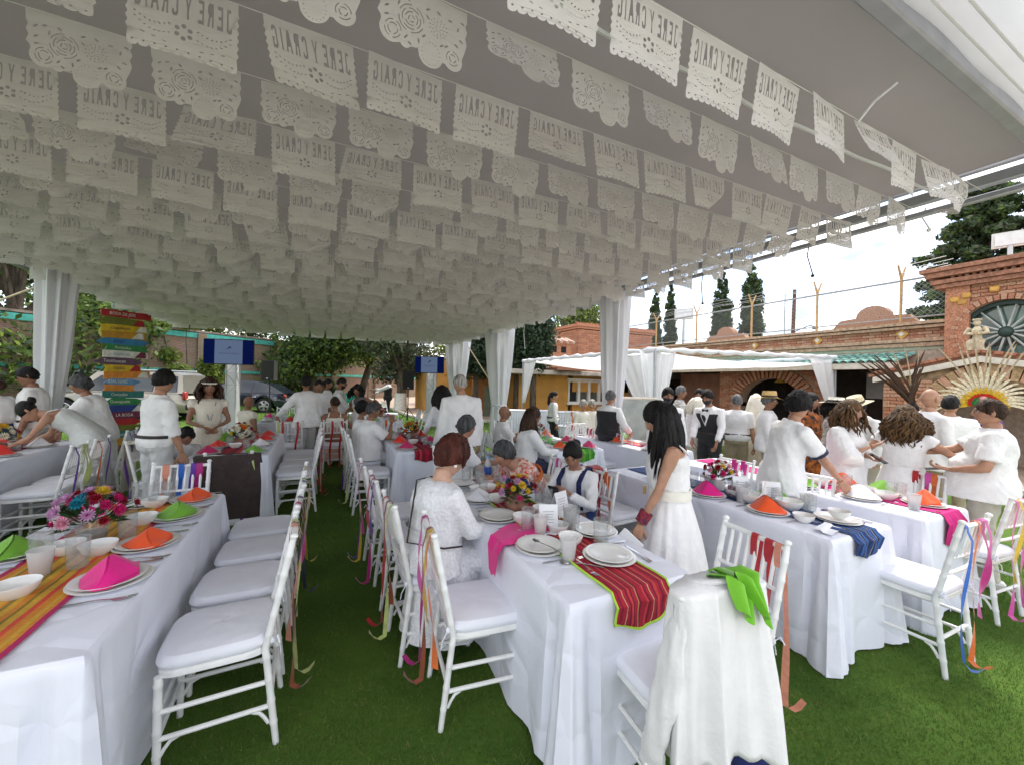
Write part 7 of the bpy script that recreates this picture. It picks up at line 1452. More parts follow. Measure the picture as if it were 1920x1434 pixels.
  hb2 = hair_cap(.012, .052, -.05, .003, 30); locks(hb2, 10, 0, hair[2] if len(hair) > 2 else .34, .008, .01, -.35, .35, .018, .03)
 elif st_ == 'long':
  hb2 = hair_cap(.020, .046, -.09, .004, 30); L_h = hair[2] if len(hair) > 2 else .42; locks(hb2, 60, 0, L_h * .93, .002, .05, -1.42, 1.42, .024, .026); locks(hb2, 220 if lod == 2 else 10, 0, L_h, .003, .062, -1.45, 1.45, .0042, .034)
 elif st_ == 'wavy':
  hb2 = hair_cap(.026, .046, -.09, .008, 20); locks(hb2, 110 if lod == 2 else 50, 0, hair[2] if len(hair) > 2 else .27, .014, .045, -1.85, 1.85, .009 if lod == 2 else .015, .035, .006)
 elif st_ == 'curly':
  hb2 = hair_cap(.038, .044, -.09, .014, 16); locks(hb2, 150, 0, hair[2] if len(hair) > 2 else .26, .014, .075, -2.0, 2.0, .0085, .05, .014)
 else: hb2 = None
 if hb2: hb2.build('hair', hk, t, smooth='all')
 # clothes
 cl, sl, tuck = top[0], top[1], top[2]; cm_ = wear.get(cl) or {'lace': lace, 'zebra': zebra, 'print': printd, 'embroidered': embro}[cl]
 ez = top[3] if len(top) > 3 else .014
 tb = MB(); sk = low[0] in ('skirt', 'dress'); lo_t = ({'out': -.30, 'in': -.06, 'long': -.55}[tuck] if not sit else -.10) if not (sk and tuck == 'in') else .20; pf = lambda q_: .02 * (tuck == 'in' and not vest and ((.25 < q_ < .5) if sk else (.05 < q_ < .22)))
 pr = [(tt, rx, ry) for tt, rx, ry in prof if (.25 if sk and tuck == 'in' else .0) <= tt <= .92]
 if sl == 'strap': pr = [q_ for q_ in pr if q_[0] < .80]; pr.append((.78, .160 * wf, .104))
 if tuck != 'in': lows = [(lo_t + (0 - lo_t) * k / 3, hipw * (1.07 if not sit else .99) + .012 * (3 - k), .128) for k in range(3)]
 else: lows = [(lo_t, hipw * .98, .118)] if not sk else [(lo_t, .142 * wf, .100)]
 rings = [tring(tt, rx, ry, ez + (.012 if tuck != 'in' and tt < .4 else 0) + pf(tt), 26, (belly + .01 if tt < .5 else 0) + (bust if .5 < tt < .78 else 0)) for tt, rx, ry in lows + pr]
 if sl != 'strap': rings += [tring(.955, .105, .078, ez * .5, 26), tring(.985, .072, .066, .004, 26)]
 tb.loft(rings)
 if sl != 'strap':
  if not fem or top[1] in ('polo',): rr = tring(1.02, .064, .064, .008, 26); tb.tube(rr + rr[:1], .011, 6)
  for sg in (-1, 1):
   S_, E_, W_ = AR[sg]; p, X, F, up = spine(.875); lo = (ez + .006); m_ = b ** .6 * (1 if not fem else .9)
   if sl in ('long',): pts = [S_ - X * sg * .07 * s, S_ + X * sg * .010 * s, S_.lerp(E_, .5), E_, E_.lerp(W_, .5), W_.lerp(E_, .04)]; rad = (.055, .059, .055, .050, .043, .036)
   elif sl == 'roll': pts = [S_ - X * sg * .07 * s, S_ + X * sg * .010 * s, S_.lerp(E_, .5), E_.lerp(S_, .05), E_.lerp(W_, .25)]; rad = (.055, .059, .056, .052, .050)
   elif sl == 'wide': pts = [S_ - X * sg * .07 * s, S_ + X * sg * .012 * s, S_.lerp(E_, .5) - Z * .015, E_ - Z * .03, E_.lerp(W_, .4) - Z * .045]; rad = (.062, .076, .092, .105, .115)
   elif sl == 'cap': pts = [S_ - X * sg * .07 * s, S_ + X * sg * .02 * s, S_.lerp(E_, .28)]; rad = (.058, .068, .072)
   else: pts = [S_ - X * sg * .07 * s, S_ + X * sg * .012 * s, S_.lerp(E_, .4), S_.lerp(E_, .80)]; rad = (.056, .060, .060, .064)
   tb.tube(pts, [r_ * s * m_ + ez * .5 for r_ in rad], 14)
 me = remesh(tb, vox * .95, 5); wrinkle(me, .0034 if lod == 2 else .003, seed, 30); finish(me, 'dress_top' if low[0] in ('skirt', 'dress') else 'shirt', cm_, t)
 if sl == 'strap':
  for sg in (-1, 1):
   pts = []
   for tt, o_ in ((.74, 1), (.88, 1), (.965, .45), (.93, -.7), (.80, -1)): p, X, F, up = spine(tt); pts.append(p + X * sg * (.105 if tt < .9 else .098) * s + F * o_ * (.112 if tt < .9 else .075) * s)
   B = MB(); B.tube(pts, .013 if fem else .02, 8, flat=.55); B.build('strap', cm_, t)
 if low[0] == 'trousers':
  lb = MB(); wm = wear[low[1]]
  lb.loft([tring(tt, rx, ry, e, 22, belly * .5) for tt, rx, ry, e in ((-.2, .09, .085, .01), (-.12, hipw * .97, .12, .012), (.04, hipw, .122, .012), (.16, .155 * wf, .106, .012))])
  for sg in (-1, 1):
   hip = pelv + Vector((sg * .09 * s * b ** .5, 0, 0)); K_, A_ = knee[sg], ank[sg]
   lb.tube([hip + Z * .02, hip.lerp(K_, .5), K_, K_.lerp(A_, .5), A_ - Z * .03], [q * s * b ** .5 for q in (.098, .092, .074, .066, .064)], 16)
  me = remesh(lb, vox, 4); wrinkle(me, .0034, seed + 90, 26, .9); finish(me, 'trousers', wm, t)
  if tuck == 'in':
   rr = tring(.165, .158 * wf, .109, .036, 30, belly * .8); B = MB(); B.loft([[c + Z * dz + (c - pelv - Z * (c - pelv).z) * k for c in rr] for dz, k in ((-.016, 0), (-.016, .03), (.016, .03), (.016, 0))], cap=False, closed=True); B.build('belt', leatherm, t)
 elif low[0] in ('skirt', 'dress'):
  wm = wear.get(low[1]) or {'lace': lace, 'zebra': zebra, 'print': printd}[low[1]]; hem = low[2]; fl = low[3] if len(low) > 3 else 1.25; pl = low[4] if len(low) > 4 else .018; B = MB(); n = 96; rings = []
  if not sit:
   p0, X0_, F0, u0 = spine(.24)
   for k in range(15):
    u = k / 14; z = p0.z + (hem - p0.z) * u; hu = min(1, u * 3.2); w_ = (.145 * wf * (1 - hu) + hipw * 1.06 * hu) * s * b + .014 + (fl - 1) * .17 * u; d_ = (.105 * (1 - hu) + .135 * hu) * s * b + .014 + (fl - 1) * .15 * u; cc = Vector((p0.x * (1 - hu) + pelv.x * hu, p0.y * (1 - hu) + pelv.y * hu, z))
    rings.append([cc + Vector((math.cos(a) * w_ * f, math.sin(a) * d_ * f, .008 * math.sin(a * 3 + seed) * u)) for a, f in [(2 * PI * j / n, 1 + pl * (math.sin(j * 2 * PI / n * 15 + seed + u) + .5 * math.sin(j * 2 * PI / n * 23 + seed * 2)) * (.35 + u) ) for j in range(n)]])
  else:
   kc = (knee[-1] + knee[1]) / 2; ac = (ank[-1] + ank[1]) / 2
   P_ = [(pelv + Vector((0, -.05, .20 * s)), .15, .11, Vector((0, .2, 1))), (pelv + Vector((0, 0, .07)), .19, .14, Vector((0, .5, 1))), (pelv.lerp(kc, .35) + Z * .0, .20, .105, Vector((0, 1, .25))), (pelv.lerp(kc, .75), .20, .095, Vector((0, 1, .0))), (kc + Vector((0, .035, -.005)), .19, .09, Vector((0, .8, -.5))), (kc + Vector((0, .06, -.09)), .19, .085, Vector((0, .2, -1))), (kc.lerp(ac, .5) + Vector((0, .04, 0)), .20, .10, Vector((0, 0, -1))), (Vector((0, kc.y * .95, hem)), .22 * fl, .14 * fl, Vector((0, -.05, -1)))]
   for c, w_, d_, tv_ in P_:
    tv_ = tv_.normalized(); X_ = Vector((1, 0, 0)); F_ = tv_.cross(X_) * -1
    i = len(rings); rings.append([c + X_ * (w_ * s * b ** .7 * math.cos(2 * PI * j / n) * (1 + pl * math.sin(j * 2 * PI / n * 15 + seed) * i / 5)) + F_ * (d_ * s * math.sin(2 * PI * j / n) * (1 + pl * math.sin(j * 2 * PI / n * 13) * i / 5)) for j in range(n)])
  B.loft(rings, cap=not sit); o_ = B.build('skirt', wm, t); fix_normals(o_.data)
  if len(low) > 5:
   rr = [(c - spine(.24)[0]) for c in tring(.24, .150 * wf, .106, .024, 30)]; B = MB(); pc = spine(.24)[0]; B.loft([[pc + c * k + Z * dz for c in rr] for dz, k in ((-.03, .98), (-.03, 1.05), (.03, 1.05), (.03, .98))], cap=False, closed=True); B.build('belt', wear[low[5]], t)
 if shoe:
  for sg in (-1, 1):
   A_ = ank[sg]; B = MB(); o = Vector((A_.x, A_.y, A_.z - .085)); B.loft([[o + Vector((math.cos(a) * w_ + sg * .01 * (yy > 0), yy, zz + hh * (.5 + .5 * math.sin(a)))) for a in [2 * PI * j / 12 for j in range(12)]] for yy, w_, hh, zz in ((-.085, .02, .05, .012), (-.07, .036, .085, .0), (0, .043, .095, 0), (.08, .05, .07, 0), (.15, .048, .055, 0), (.19, .028, .03, .006))]); B.build('shoe', shoem[shoe], t)
 if vest:
  B = MB(); B.loft([tring(tt, rx, ry, ez + .020, 26, belly) for tt, rx, ry in [(-.06, hipw, .122)] + [q_ for q_ in prof if .05 < tt_(q_) < .9]]); me = remesh(B, vox, 3); finish(me, 'waistcoat', wear[vest], t)
  p, X, F, up = spine(.74); p2, _, F2, _ = spine(.94); p3, _, F3, _ = spine(.42); B = MB()
  B.loft([[p2 + X * k * .075 + F2 * (.112 + o_) for k in (-1, 1)] + [p + X * .055 + F * (.152 * b * s + o_), p3 + F3 * (.140 * b * s + o_), p - X * .055 + F * (.152 * b * s + o_)] for o_ in (0, .012)]); B.build('shirt_front', wear['white'], t)
  for k in (-1, 1): B = MB(); B.loft([[p2 + F2 * .134 + up * dz + X * k * xx for dz in (-h_, h_)] + [p2 + F2 * .120 + up * dz + X * k * xx for dz in (h_, -h_)] for xx, h_ in ((.003, .008), (.045, .022))]); B.build('bow_tie', wear['black'], t)
 if mask:
  B = MB(); n1, n2 = 22, 10; B.add([HW(head_shape(-1.45 + 2.9 * i / n1, math.asin(max(-1, min(1, (-.018 - .082 * j / n2 * (1 - .25 * abs(-1 + 2 * i / n1))) / .117))), fem) * 1.045 + Vector((0, .004, 0))) for j in range(n2 + 1) for i in range(n1 + 1)], [(j * (n1 + 1) + i, j * (n1 + 1) + i + 1, (j + 1) * (n1 + 1) + i + 1, (j + 1) * (n1 + 1) + i) for j in range(n2) for i in range(n1)]); B.build('face_mask', wear['black'], t)
 if glasses:
  B = MB()
  for sg in (-1, 1):
   if glasses == 'sun': B.ball((sg * .032, .092, .008), (.028, .006, .019), 12, 6, 1)
   else: B.tube([(sg * .032 + .025 * math.cos(a), .094, .007 + .018 * math.sin(a)) for a in [2 * PI * k / 14 for k in range(15)]], .0018, 5)
   B.tube([(sg * .057, .092, .012), (sg * .078, .05, .014), (sg * .080, -.012, .010)], .0022, 5)
  B.tube([(-.01, .096, .012), (.01, .096, .012)], .002, 5); B.v = [tuple(HW(v_)) for v_ in B.v]; B.build('glasses', [leatherm, lens], t)
 if beard:
  B = MB(); n1, n2 = 22, 8; B.add([HW(head_shape(-1.5 + 3.0 * i / n1, math.asin(max(-1, min(1, (-.040 - .068 * j / n2 - .02 * (1 - abs(-1 + 2 * i / n1)) ** 3 * 0) / .117))), fem) * 1.035 + Vector((0, .003 - .008 * (j == 0), 0))) for j in range(n2 + 1) for i in range(n1 + 1)], [(j * (n1 + 1) + i, j * (n1 + 1) + i + 1, (j + 1) * (n1 + 1) + i + 1, (j + 1) * (n1 + 1) + i) for j in range(n2) for i in range(n1) if not (j in (1, 2) and 9 <= i <= 12)]); B.build('beard', hk, t)
 if hat:
  n = 30; hm_, cr, br_ = hat; B = MB(); B.loft([[(r_ * math.cos(2 * PI * k / n), r_ * 1.15 * math.sin(2 * PI * k / n), z + (.02 * math.cos(4 * PI * k / n) if r_ > .12 else 0)) for k in range(n)] for r_, z in ((br_, .052), (.10, .062), (.092, .07), (.086, .12), (.078, .062 + cr), (.05, .062 + cr - .008), (.01, .062 + cr - .012), (.006, .06), (.085, .058), (br_ - .004, .048))]); B.v = [tuple(HW(v_)) for v_ in B.v]; B.build('hat', hm_, t)
  B = MB(); B.lathe([(.0935, .066), (.089, .095)], n, cap=False); B.v = [tuple(HW((v_[0], v_[1] * 1.15, v_[2]))) for v_ in B.v]; B.build('hat_band', leatherm, t)
 if earr:
  for sg in (-1, 1): B = MB(); B.ball(HW((sg * .078, -.006, -.046)), .011 if earr == 1 else .022, 10, 7); B.build('earring', china if earr == 1 else goldm, t)
 if extra: extra(dict(t=t, HW=HW, AR=AR, spine=spine, s=s, Hm=Hm, hs=hs_, knee=knee, ank=ank, b=b, pelv=pelv))
 return t
def tt_(q): return q[0]

# ---------------------------------------------------------------- the guests
def at(px, d): p = PD(px, d); return (p.x, p.y)
def held(c, name, label, cat, W, build, rot=(0, 0, 0)):
 """a thing held by a person: top-level, put where the hand is"""
 t = c['t']; M_ = Matrix.Translation(t.location) @ Euler(t.rotation_euler).to_matrix().to_4x4(); b = MB(); ms = build(b)
 o = b.build(name, ms, None, M_ @ Vector(W), 0); o.rotation_euler = (M_.to_3x3() @ Euler(rot).to_matrix()).to_euler(); return tag(o, label, cat)
phone_m = [mat('black phone glass', (.012, .012, .015), .1, .1, 5), mat('white phone case', (.75, .75, .75), .3, .02, 5)]
def phone(b, s=1): b.box((0, 0, 0), (.074 * s, .009, .15 * s), bev=.004, mi=1); b.box((0, -.0052, 0), (.066 * s, .002, .14 * s)); return phone_m
def dphone(b): b.box((0, 0, 0), (.076, .011, .15), bev=.004); return [phone_m[0]]

# front: seated woman
def x24(c):
 p, X, F, up = c['spine'](.93); p2, X2, F2, _ = c['spine'](.25); b = MB()
 b.tube([p - X * .05 + F * .10, p - X * .08 + up * .035, p - X * .07 - F * .135, p2 + X2 * .05 - F2 * .185, p2 + X2 * .205 - F2 * .02, p2 + X2 * .205 + F2 * .10], .0055, 6); b.build('bag_strap', leatherm, c['t'])
 def bag(q): q.loft([[(math.cos(a) * w, math.sin(a) * d_, z) for a in [2 * PI * k / 20 for k in range(20)]] for z, w, d_ in ((-.08, .10, .035), (-.07, .125, .05), (0, .125, .05), (.05, .11, .03), (.07, .10, .012))]); q.tube([(-.10, 0, .06), (0, .0, .10), (.10, 0, .06)], .005, 6); return [mat('taupe leather', (.30, .24, .18), .5, .12, 20)]
 held(c, 'handbag', 'taupe leather handbag on the lap of the seated lace dressed woman', 'bag', (.02, .36, .66), bag, (R(-20), 0, R(20)))
 b = MB(); n = 90; b.loft([[c['pelv'] + Vector((math.cos(a) * w * (1 + u * .05 * math.sin(a * 11)), .10 + math.sin(a) * d_ * (1 + u * .05 * math.sin(a * 9)), z)) for a in [2 * PI * k / n for k in range(n)]] for u, z, w, d_ in ((0, .02, .19, .16), (.2, -.06, .225, .215), (.6, -.25, .245, .235), (1, -.44, .27, .26))], cap=False); b.build('skirt_fall', lace, c['t'])
person('seated woman with short reddish brown hair in a white eyelet lace dress', .64, 2.44, None, 1.66, 1.10, True, 'fair', 10, 0, .46, (-.09, .40, .70), (.09, .41, .68), (-.5, -.8, -.3), (.5, -.8, -.3), 8, 24, ('crop', 'auburn', .03), ('lace', 'long', 'out', .030), ('skirt', 'lace', .14, 1.2, .02), 'white', azw=80, lod=2, earr=1, bust=.03, belly=.02, hs=1.07, extra=x24)
def x25(c):
 S_, E_, W_ = c['AR'][-1]; d = (W_ - E_).normalized(); b = MB(); b.tube([W_ - d * .075, W_ - d * .01], [.041, .037], 16, cap=False); b.tube([W_ - d * .078, W_ - d * .072], .0415, 16); b.tube([W_ - d * .012, W_ - d * .006], .0385, 16); b.build('cuff_bracelet', [mat('red embroidered cuff', (.32, .015, .02), .7, 0, 60, .4, 90, col2=(.03, .015, .05), detail=1)], c['t'])
 H_ = W_ + d * .09
 held(c, 'smartphone', 'white edged smartphone held at the hip of the black haired woman', 'phone', H_ + Vector((-.045, .02, -.02)), phone, (0, R(50), R(90)))
 def gl(q):
  for sg in (-1, 1): q.tube([(sg * .034 + .028 * math.cos(a), 0, .020 * math.sin(a)) for a in [2 * PI * k / 14 for k in range(15)]], .0022, 5); q.tube([(sg * .062, 0, .01), (sg * .066, .07, .012), (sg * .06, .135, -.004)], .0022, 5)
  q.tube([(-.007, 0, .006), (.007, 0, .006)], .002, 5); return [leatherm]
 held(c, 'sunglasses', 'dark thin spectacles dangling below the smartphone in her hand', 'glasses', W_ + d * .17 + Vector((-.05, .03, -.02)), gl, (0, R(15), R(100)))
 p, X, F, up = c['spine'](.955); b = MB(); b.ball(p - X * .10 + up * .02, (.018, .022, .016), 8, 6); b.build('shoulder_knot', wear['white'], c['t'])
 p, X, F, up = c['spine'](.24); b = MB(); b.box(p + F * .155 * c['b'], (.008, .02, .055)); b.build('belt_buckle', goldm, c['t'])
x_, y_ = at(1262, 2.60)
person('standing woman with long straight black hair in a sleeveless white dress', x_, y_, 262, 1.555, 1.02, True, 'tan', 3, 0, 0, (-.20, .22, .75), (.18, .12, .74), (-.8, -.6, -.2), None, 0, 26, ('long', 'black', .44), ('white', 'strap', 'in'), ('skirt', 'white', .08, 2.1, .035, 'ivory'), 'white', lod=2, bust=.035, hd=((-.05, .25, -1), None), curl=(.9, .5), extra=x25)
# girl with the phone and the bending woman
def x23(c):
 held(c, 'smartphone', 'black smartphone in the hands of the seated girl', 'phone', (.0, .44, .86), dphone, (R(-40), 0, 0)); b = MB()
 for sg in (-1, 1):
  pts = []
  for tt, o_ in ((.30, 1), (.6, 1.2), (.85, 1.05), (.95, .2), (.9, -.8), (.6, -1.15), (.3, -1)): p, X, F, up = c['spine'](tt); pts.append(p + X * sg * .085 + F * o_ * .130 + up * .008)
  b.tube(pts, .021, 8, flat=.3)
 b.build('pinafore_strap', mat('navy pinafore', (.012, .02, .09), .8, .3, 40), c['t'])
person('seated girl with tied black hair looking down at a phone, navy pinafore straps', 1.93, 2.70, None, 1.50, .95, True, 'brown', 14, 0, .46, (-.07, .34, .84), (.07, .34, .84), (-.6, -.6, -.6), (.6, -.6, -.6), 10, 30, ('bun', 'black'), ('white', 'long', 'in', .02), ('skirt', 'blue', .2, 1.2, .02), 'black', azw=238, lod=2, curl=(.9, .9), extra=x23)
def x22(c):
 b = MB(); p, X, F, up = c['spine'](.58); rr = [v for v in sring(p, X, F, .172 * c['b'] * c['s'] + .02, .128 * c['b'] * c['s'] + .02, 30)]; b.tube(rr + rr[:1], .010, 6); p, X, F, up = c['spine'](.52); rr = sring(p, X, F, .168 * c['b'] * c['s'] + .02, .124 * c['b'] * c['s'] + .02, 30); b.tube(rr + rr[:1], .006, 6); b.build('orange_braid', mat('orange braid', (.62, .16, .02), .8, .1, 30), c['t'])
person('bent over woman with grey hair in a red embroidered ivory blouse', 1.90, 3.34, None, 1.56, 1.1, True, 'tan', 50, 0, .46, (-.12, .52, .78), (.12, .52, .78), None, None, 0, 18, ('crop', 'dkgrey'), ('embroidered', 'short', 'out'), ('skirt', 'ivory', .2, 1.2), 'black', azw=262, lod=2, extra=x22)
person('seated grey haired woman in white at the far end of the centre table', 1.36, 4.08, 75, 1.60, 1.05, True, 'tan', 6, 0, .46, (-.12, .38, .74), (.12, .38, .74), None, None, 10, 4, ('crop', 'dkgrey'), ('white', 'short', 'out'), ('trousers', 'stone'), 'white', lod=1, bust=.03)
x_, y_ = at(866, 5.25); person('tall man with white hair seen from behind, white shirt and khaki trousers', x_, y_, 352, 1.735, 1.13, False, 'tan', 3, 0, 0, (-.27, .08, .80), (.27, .04, .78), None, None, 30, 8, ('short', 'white', .014), ('white', 'long', 'out', .022), ('trousers', 'khaki'), 'brown', lod=1)
x_, y_ = at(838, 5.75); person('woman with black hair in white lace beside the tall white haired man', x_, y_, 330, 1.58, 1.0, True, 'tan', 8, -8, 0, (-.2, .25, .9), None, None, None, -25, 5, ('long', 'black', .30), ('lace', 'long', 'in'), ('skirt', 'white', .1, 1.3), 'white', lod=1)
# right side
x_, y_ = at(1468, 3.5)
def x26(c):
 b = MB()
 for sg in (-1, 1):
  S_, E_, W_ = c['AR'][sg]; p = S_.lerp(E_, .80); d = (E_ - S_).normalized(); b.tube([p - d * .008, p + d * .012], .072, 14, cap=False); b.tube([p - d * .010, p + d * .010], [.073, .073], 14)
 b.build('navy_sleeve_trim', wear['navy'], c['t'])
person('teenage boy with a black mop of hair in a white polo with navy trim', x_, y_, 58, 1.635, .98, False, 'tan', 13, 4, 0, (-.2, .34, .80), (.16, .44, .84), None, (.7, -.6, -.2), 28, 10, ('mop', 'black'), ('white', 'short', 'out', .024), ('trousers', 'stone'), 'white', lod=2, curl=(.6, .8), extra=x26)
x_, y_ = at(1858, 3.48)
person('stout man with glasses in a loose white shirt gesturing at the right edge', x_, y_, 268, 1.60, 1.2, False, 'tan', -2, 0, 0, (-.16, .22, .98), (.12, .42, 1.08), (-.7, -.8, -.3), (.6, -.4, -.8), 0, 0, ('short', 'brown', .012), ('white', 'short', 'out', .03), ('trousers', 'stone'), 'white', belly=.09, lod=2, glasses='clear', curl=(.9, .25), hd=((.1, 1, .1), (-.1, 1, .0)), palm=((.3, 0, 1), (-.5, 0, -1)), extra=lambda c: held(c, 'smartphone', 'dark smartphone in the hand of the stout man at the right edge', 'phone', (c['AR'][-1][2] + (c['AR'][-1][2] - c['AR'][-1][1]).normalized() * .11 + Vector((.01, 0, .016))), dphone, (R(80), 0, R(10))))
x_, y_ = at(1585, 4.1)
person('woman with wavy honey hair and big earrings in a loose white dress, hands raised', x_, y_, 112, 1.545, 1.08, True, 'tan', 2, 0, 0, (-.07, .21, 1.00), (.05, .23, 1.12), (-.8, -.4, -.6), (.8, -.3, -.6), 0, 6, ('wavy', 'honey', .26), ('white', 'wide', 'long', .03), ('skirt', 'white', .1, 1.45, .02), 'white', lod=2, bust=.03, earr=2, curl=(.9, .3), palm=((0, 0, 1), (-.6, -.2, .8)), extra=lambda c: held(c, 'smartphone', 'dark smartphone held by the woman with big earrings', 'phone', (c['AR'][-1][2] + (c['AR'][-1][2] - c['AR'][-1][1]).normalized() * .11 + Vector((.01, 0, .016))), dphone, (R(60), 0, 0)))
x_, y_ = at(1697, 3.95)
person('woman with long curly brown hair seen from behind in a white dress', x_, y_, 12, 1.49, 1.16, True, 'tan', 2, 0, 0, (-.30, .16, .92), (.36, .26, .98), None, (.9, -.3, -.5), 0, 0, ('curly', 'honey', .30), ('white', 'cap', 'in'), ('skirt', 'white', .1, 1.35, .012), 'white', lod=2)
x_, y_ = at(1742, 4.55)
person('bald man in a white shirt seen from behind near the brown feather headdress', x_, y_, 48, 1.70, 1.08, False, 'tan', 0, 0, 0, None, None, None, None, 12, 0, (None, None), ('white', 'long', 'out'), ('trousers', 'khaki'), 'brown', lod=1)
x_, y_ = at(1782, 4.95)
person('dark haired man from behind, white shirt, left of the stout man', x_, y_, 350, 1.62, 1.12, False, 'tan', 0, 0, 0, (-.24, .18, .86), (.24, .18, .86), None, None, -20, 0, ('short', 'black'), ('white', 'long', 'out', .024), ('trousers', 'khaki'), 'brown', lod=1)
x_, y_ = at(1628, 5.2); person('guest in a pale straw hat and white long sleeved shirt behind the earring woman', x_, y_, 225, 1.57, 1.05, False, 'deep', 12, 0, 0, (-.2, .3, .95), None, None, None, 0, 22, ('short', 'black'), ('white', 'long', 'out'), ('trousers', 'stone'), 'brown', lod=1, hat=(mat('cream straw', (.66, .56, .36), .8, .12, 60, .3, 120), .10, .175))
x_, y_ = at(1562, 5.7); person('guest in a white wide brimmed hat, lace jacket and jeans', x_, y_, 88, 1.54, .98, True, 'deep', 2, 0, 0, None, None, None, None, 0, 0, ('wavy', 'black', .2), ('zebra', 'long', 'out'), ('trousers', 'denim'), 'white', lod=1, hat=(wear['ivory'], .075, .20))
x_, y_ = at(1518, 5.6); person('guest in a black and orange print dress behind the teenage boy', x_, y_, 120, 1.60, 1.0, True, 'brown', 0, 0, 0, None, None, None, None, 0, 0, ('long', 'black', .3), ('print', 'short', 'in'), ('skirt', 'print', .1, 1.3), 'black', lod=0)
x_, y_ = at(1440, 5.9); person('man in an amber straw hat and white shirt facing right behind the boy', x_, y_, 85, 1.58, 1.05, False, 'brown', 0, 0, 0, None, None, None, None, 0, 0, ('short', 'grey'), ('white', 'long', 'out', .022), ('trousers', 'stone'), 'brown', lod=1, hat=(strawm, .10, .17))
x_, y_ = at(1418, 6.5); person('figure under a draped cream veil left of the amber straw hat', x_, y_, 10, 1.55, 1.0, True, 'tan', 0, 0, 0, None, None, None, None, 0, 0, ('long', 'veil', .62), ('cream', 'long', 'in'), ('skirt', 'cream', .08, 1.3), 'white', lod=1)
x_, y_ = at(1383, 6.3); person('grey haired man seen from behind, white short sleeved shirt tucked into khakis', x_, y_, 5, 1.545, 1.08, False, 'tan', 0, 0, 0, None, None, None, None, 20, 0, ('short', 'grey', .012), ('white', 'short', 'in', .024), ('trousers', 'khaki'), 'brown', lod=1)
x_, y_ = at(1334, 6.1); person('masked waiter in a black flat cap, dark waistcoat and bow tie', x_, y_, 205, 1.62, 1.05, False, 'brown', 10, 0, 0, (-.24, .30, .88), (.10, .36, .84), None, None, 0, 14, ('short', 'black', .022), ('white', 'long', 'in', .02), ('trousers', 'black'), 'black', 'masked waiters in waistcoats', lod=1, mask=True, vest='black')
x_, y_ = at(1251, 5.7); person('masked bare headed waiter behind the standing black haired woman', x_, y_, 165, 1.63, 1.02, False, 'brown', 2, 0, 0, None, None, None, None, 0, 6, ('short', 'black'), ('white', 'long', 'in', .02), ('trousers', 'black'), 'black', 'masked waiters in waistcoats', lod=1, mask=True, vest='black')
x_, y_ = at(1312, 7.4); person('waiter half hidden behind the one in the flat cap', x_, y_, 190, 1.62, 1.0, False, 'brown', 0, 0, 0, None, None, None, None, 0, 4, ('short', 'black'), ('white', 'long', 'in', .02), ('trousers', 'black'), 'black', 'masked waiters in waistcoats', lod=0, mask=True, vest='black')
x_, y_ = at(1298, 6.5); person('elderly guest with a cream head scarf left of the flat capped waiter', x_, y_, 60, 1.48, 1.0, True, 'fair', 10, 0, 0, None, (.15, .3, .95), None, None, 0, 6, ('long', 'veil', .22), ('white', 'long', 'out'), ('trousers', 'stone'), 'white', lod=0)
x_, y_ = at(1275, 7.6); person('grey haired guest in a patterned shirt far behind the waiters', x_, y_, 80, 1.66, 1.0, False, 'brown', 0, 0, 0, None, None, None, None, 0, 0, ('short', 'grey'), ('zebra', 'short', 'out'), ('trousers', 'stone'), 'brown', lod=0)
x_, y_ = at(1142, 6.4); person('grey haired waiter in a dark waistcoat beside the tent post drape', x_, y_, 38, 1.56, 1.1, False, 'tan', 4, 0, 0, None, (.26, .22, .92), None, None, 10, 4, ('short', 'grey', .014), ('white', 'long', 'in', .026), ('trousers', 'black'), 'black', lod=1, vest='black')
x_, y_ = at(1038, 9.2); person('woman with a long black ponytail, white blouse and black trousers', x_, y_, 78, 1.47, 1.05, True, 'tan', 0, 0, 0, None, None, None, None, 0, 0, ('pony', 'black', .36), ('white', 'long', 'in'), ('trousers', 'black'), 'black', lod=1)
x_, y_ = at(943, 6.3); person('bald man in sunglasses and a white shirt seated facing right', x_, y_, 82, 1.62, 1.05, False, 'brown', 2, 0, .46, (-.12, .4, .72), (.12, .4, .72), None, None, 0, 0, (None, None), ('white', 'short', 'out'), ('trousers', 'stone'), 'brown', lod=1, glasses='sun')
person('guest with very long brown hair and glasses seated in a white shirt', 2.52, 4.78, 78, 1.72, 1.1, False, 'brown', 10, 0, .46, (-.10, .42, .76), (.14, .44, .74), None, None, 6, 2, ('long', 'brown', .46), ('white', 'long', 'out', .024), ('trousers', 'navy'), 'brown', lod=1, glasses='clear')
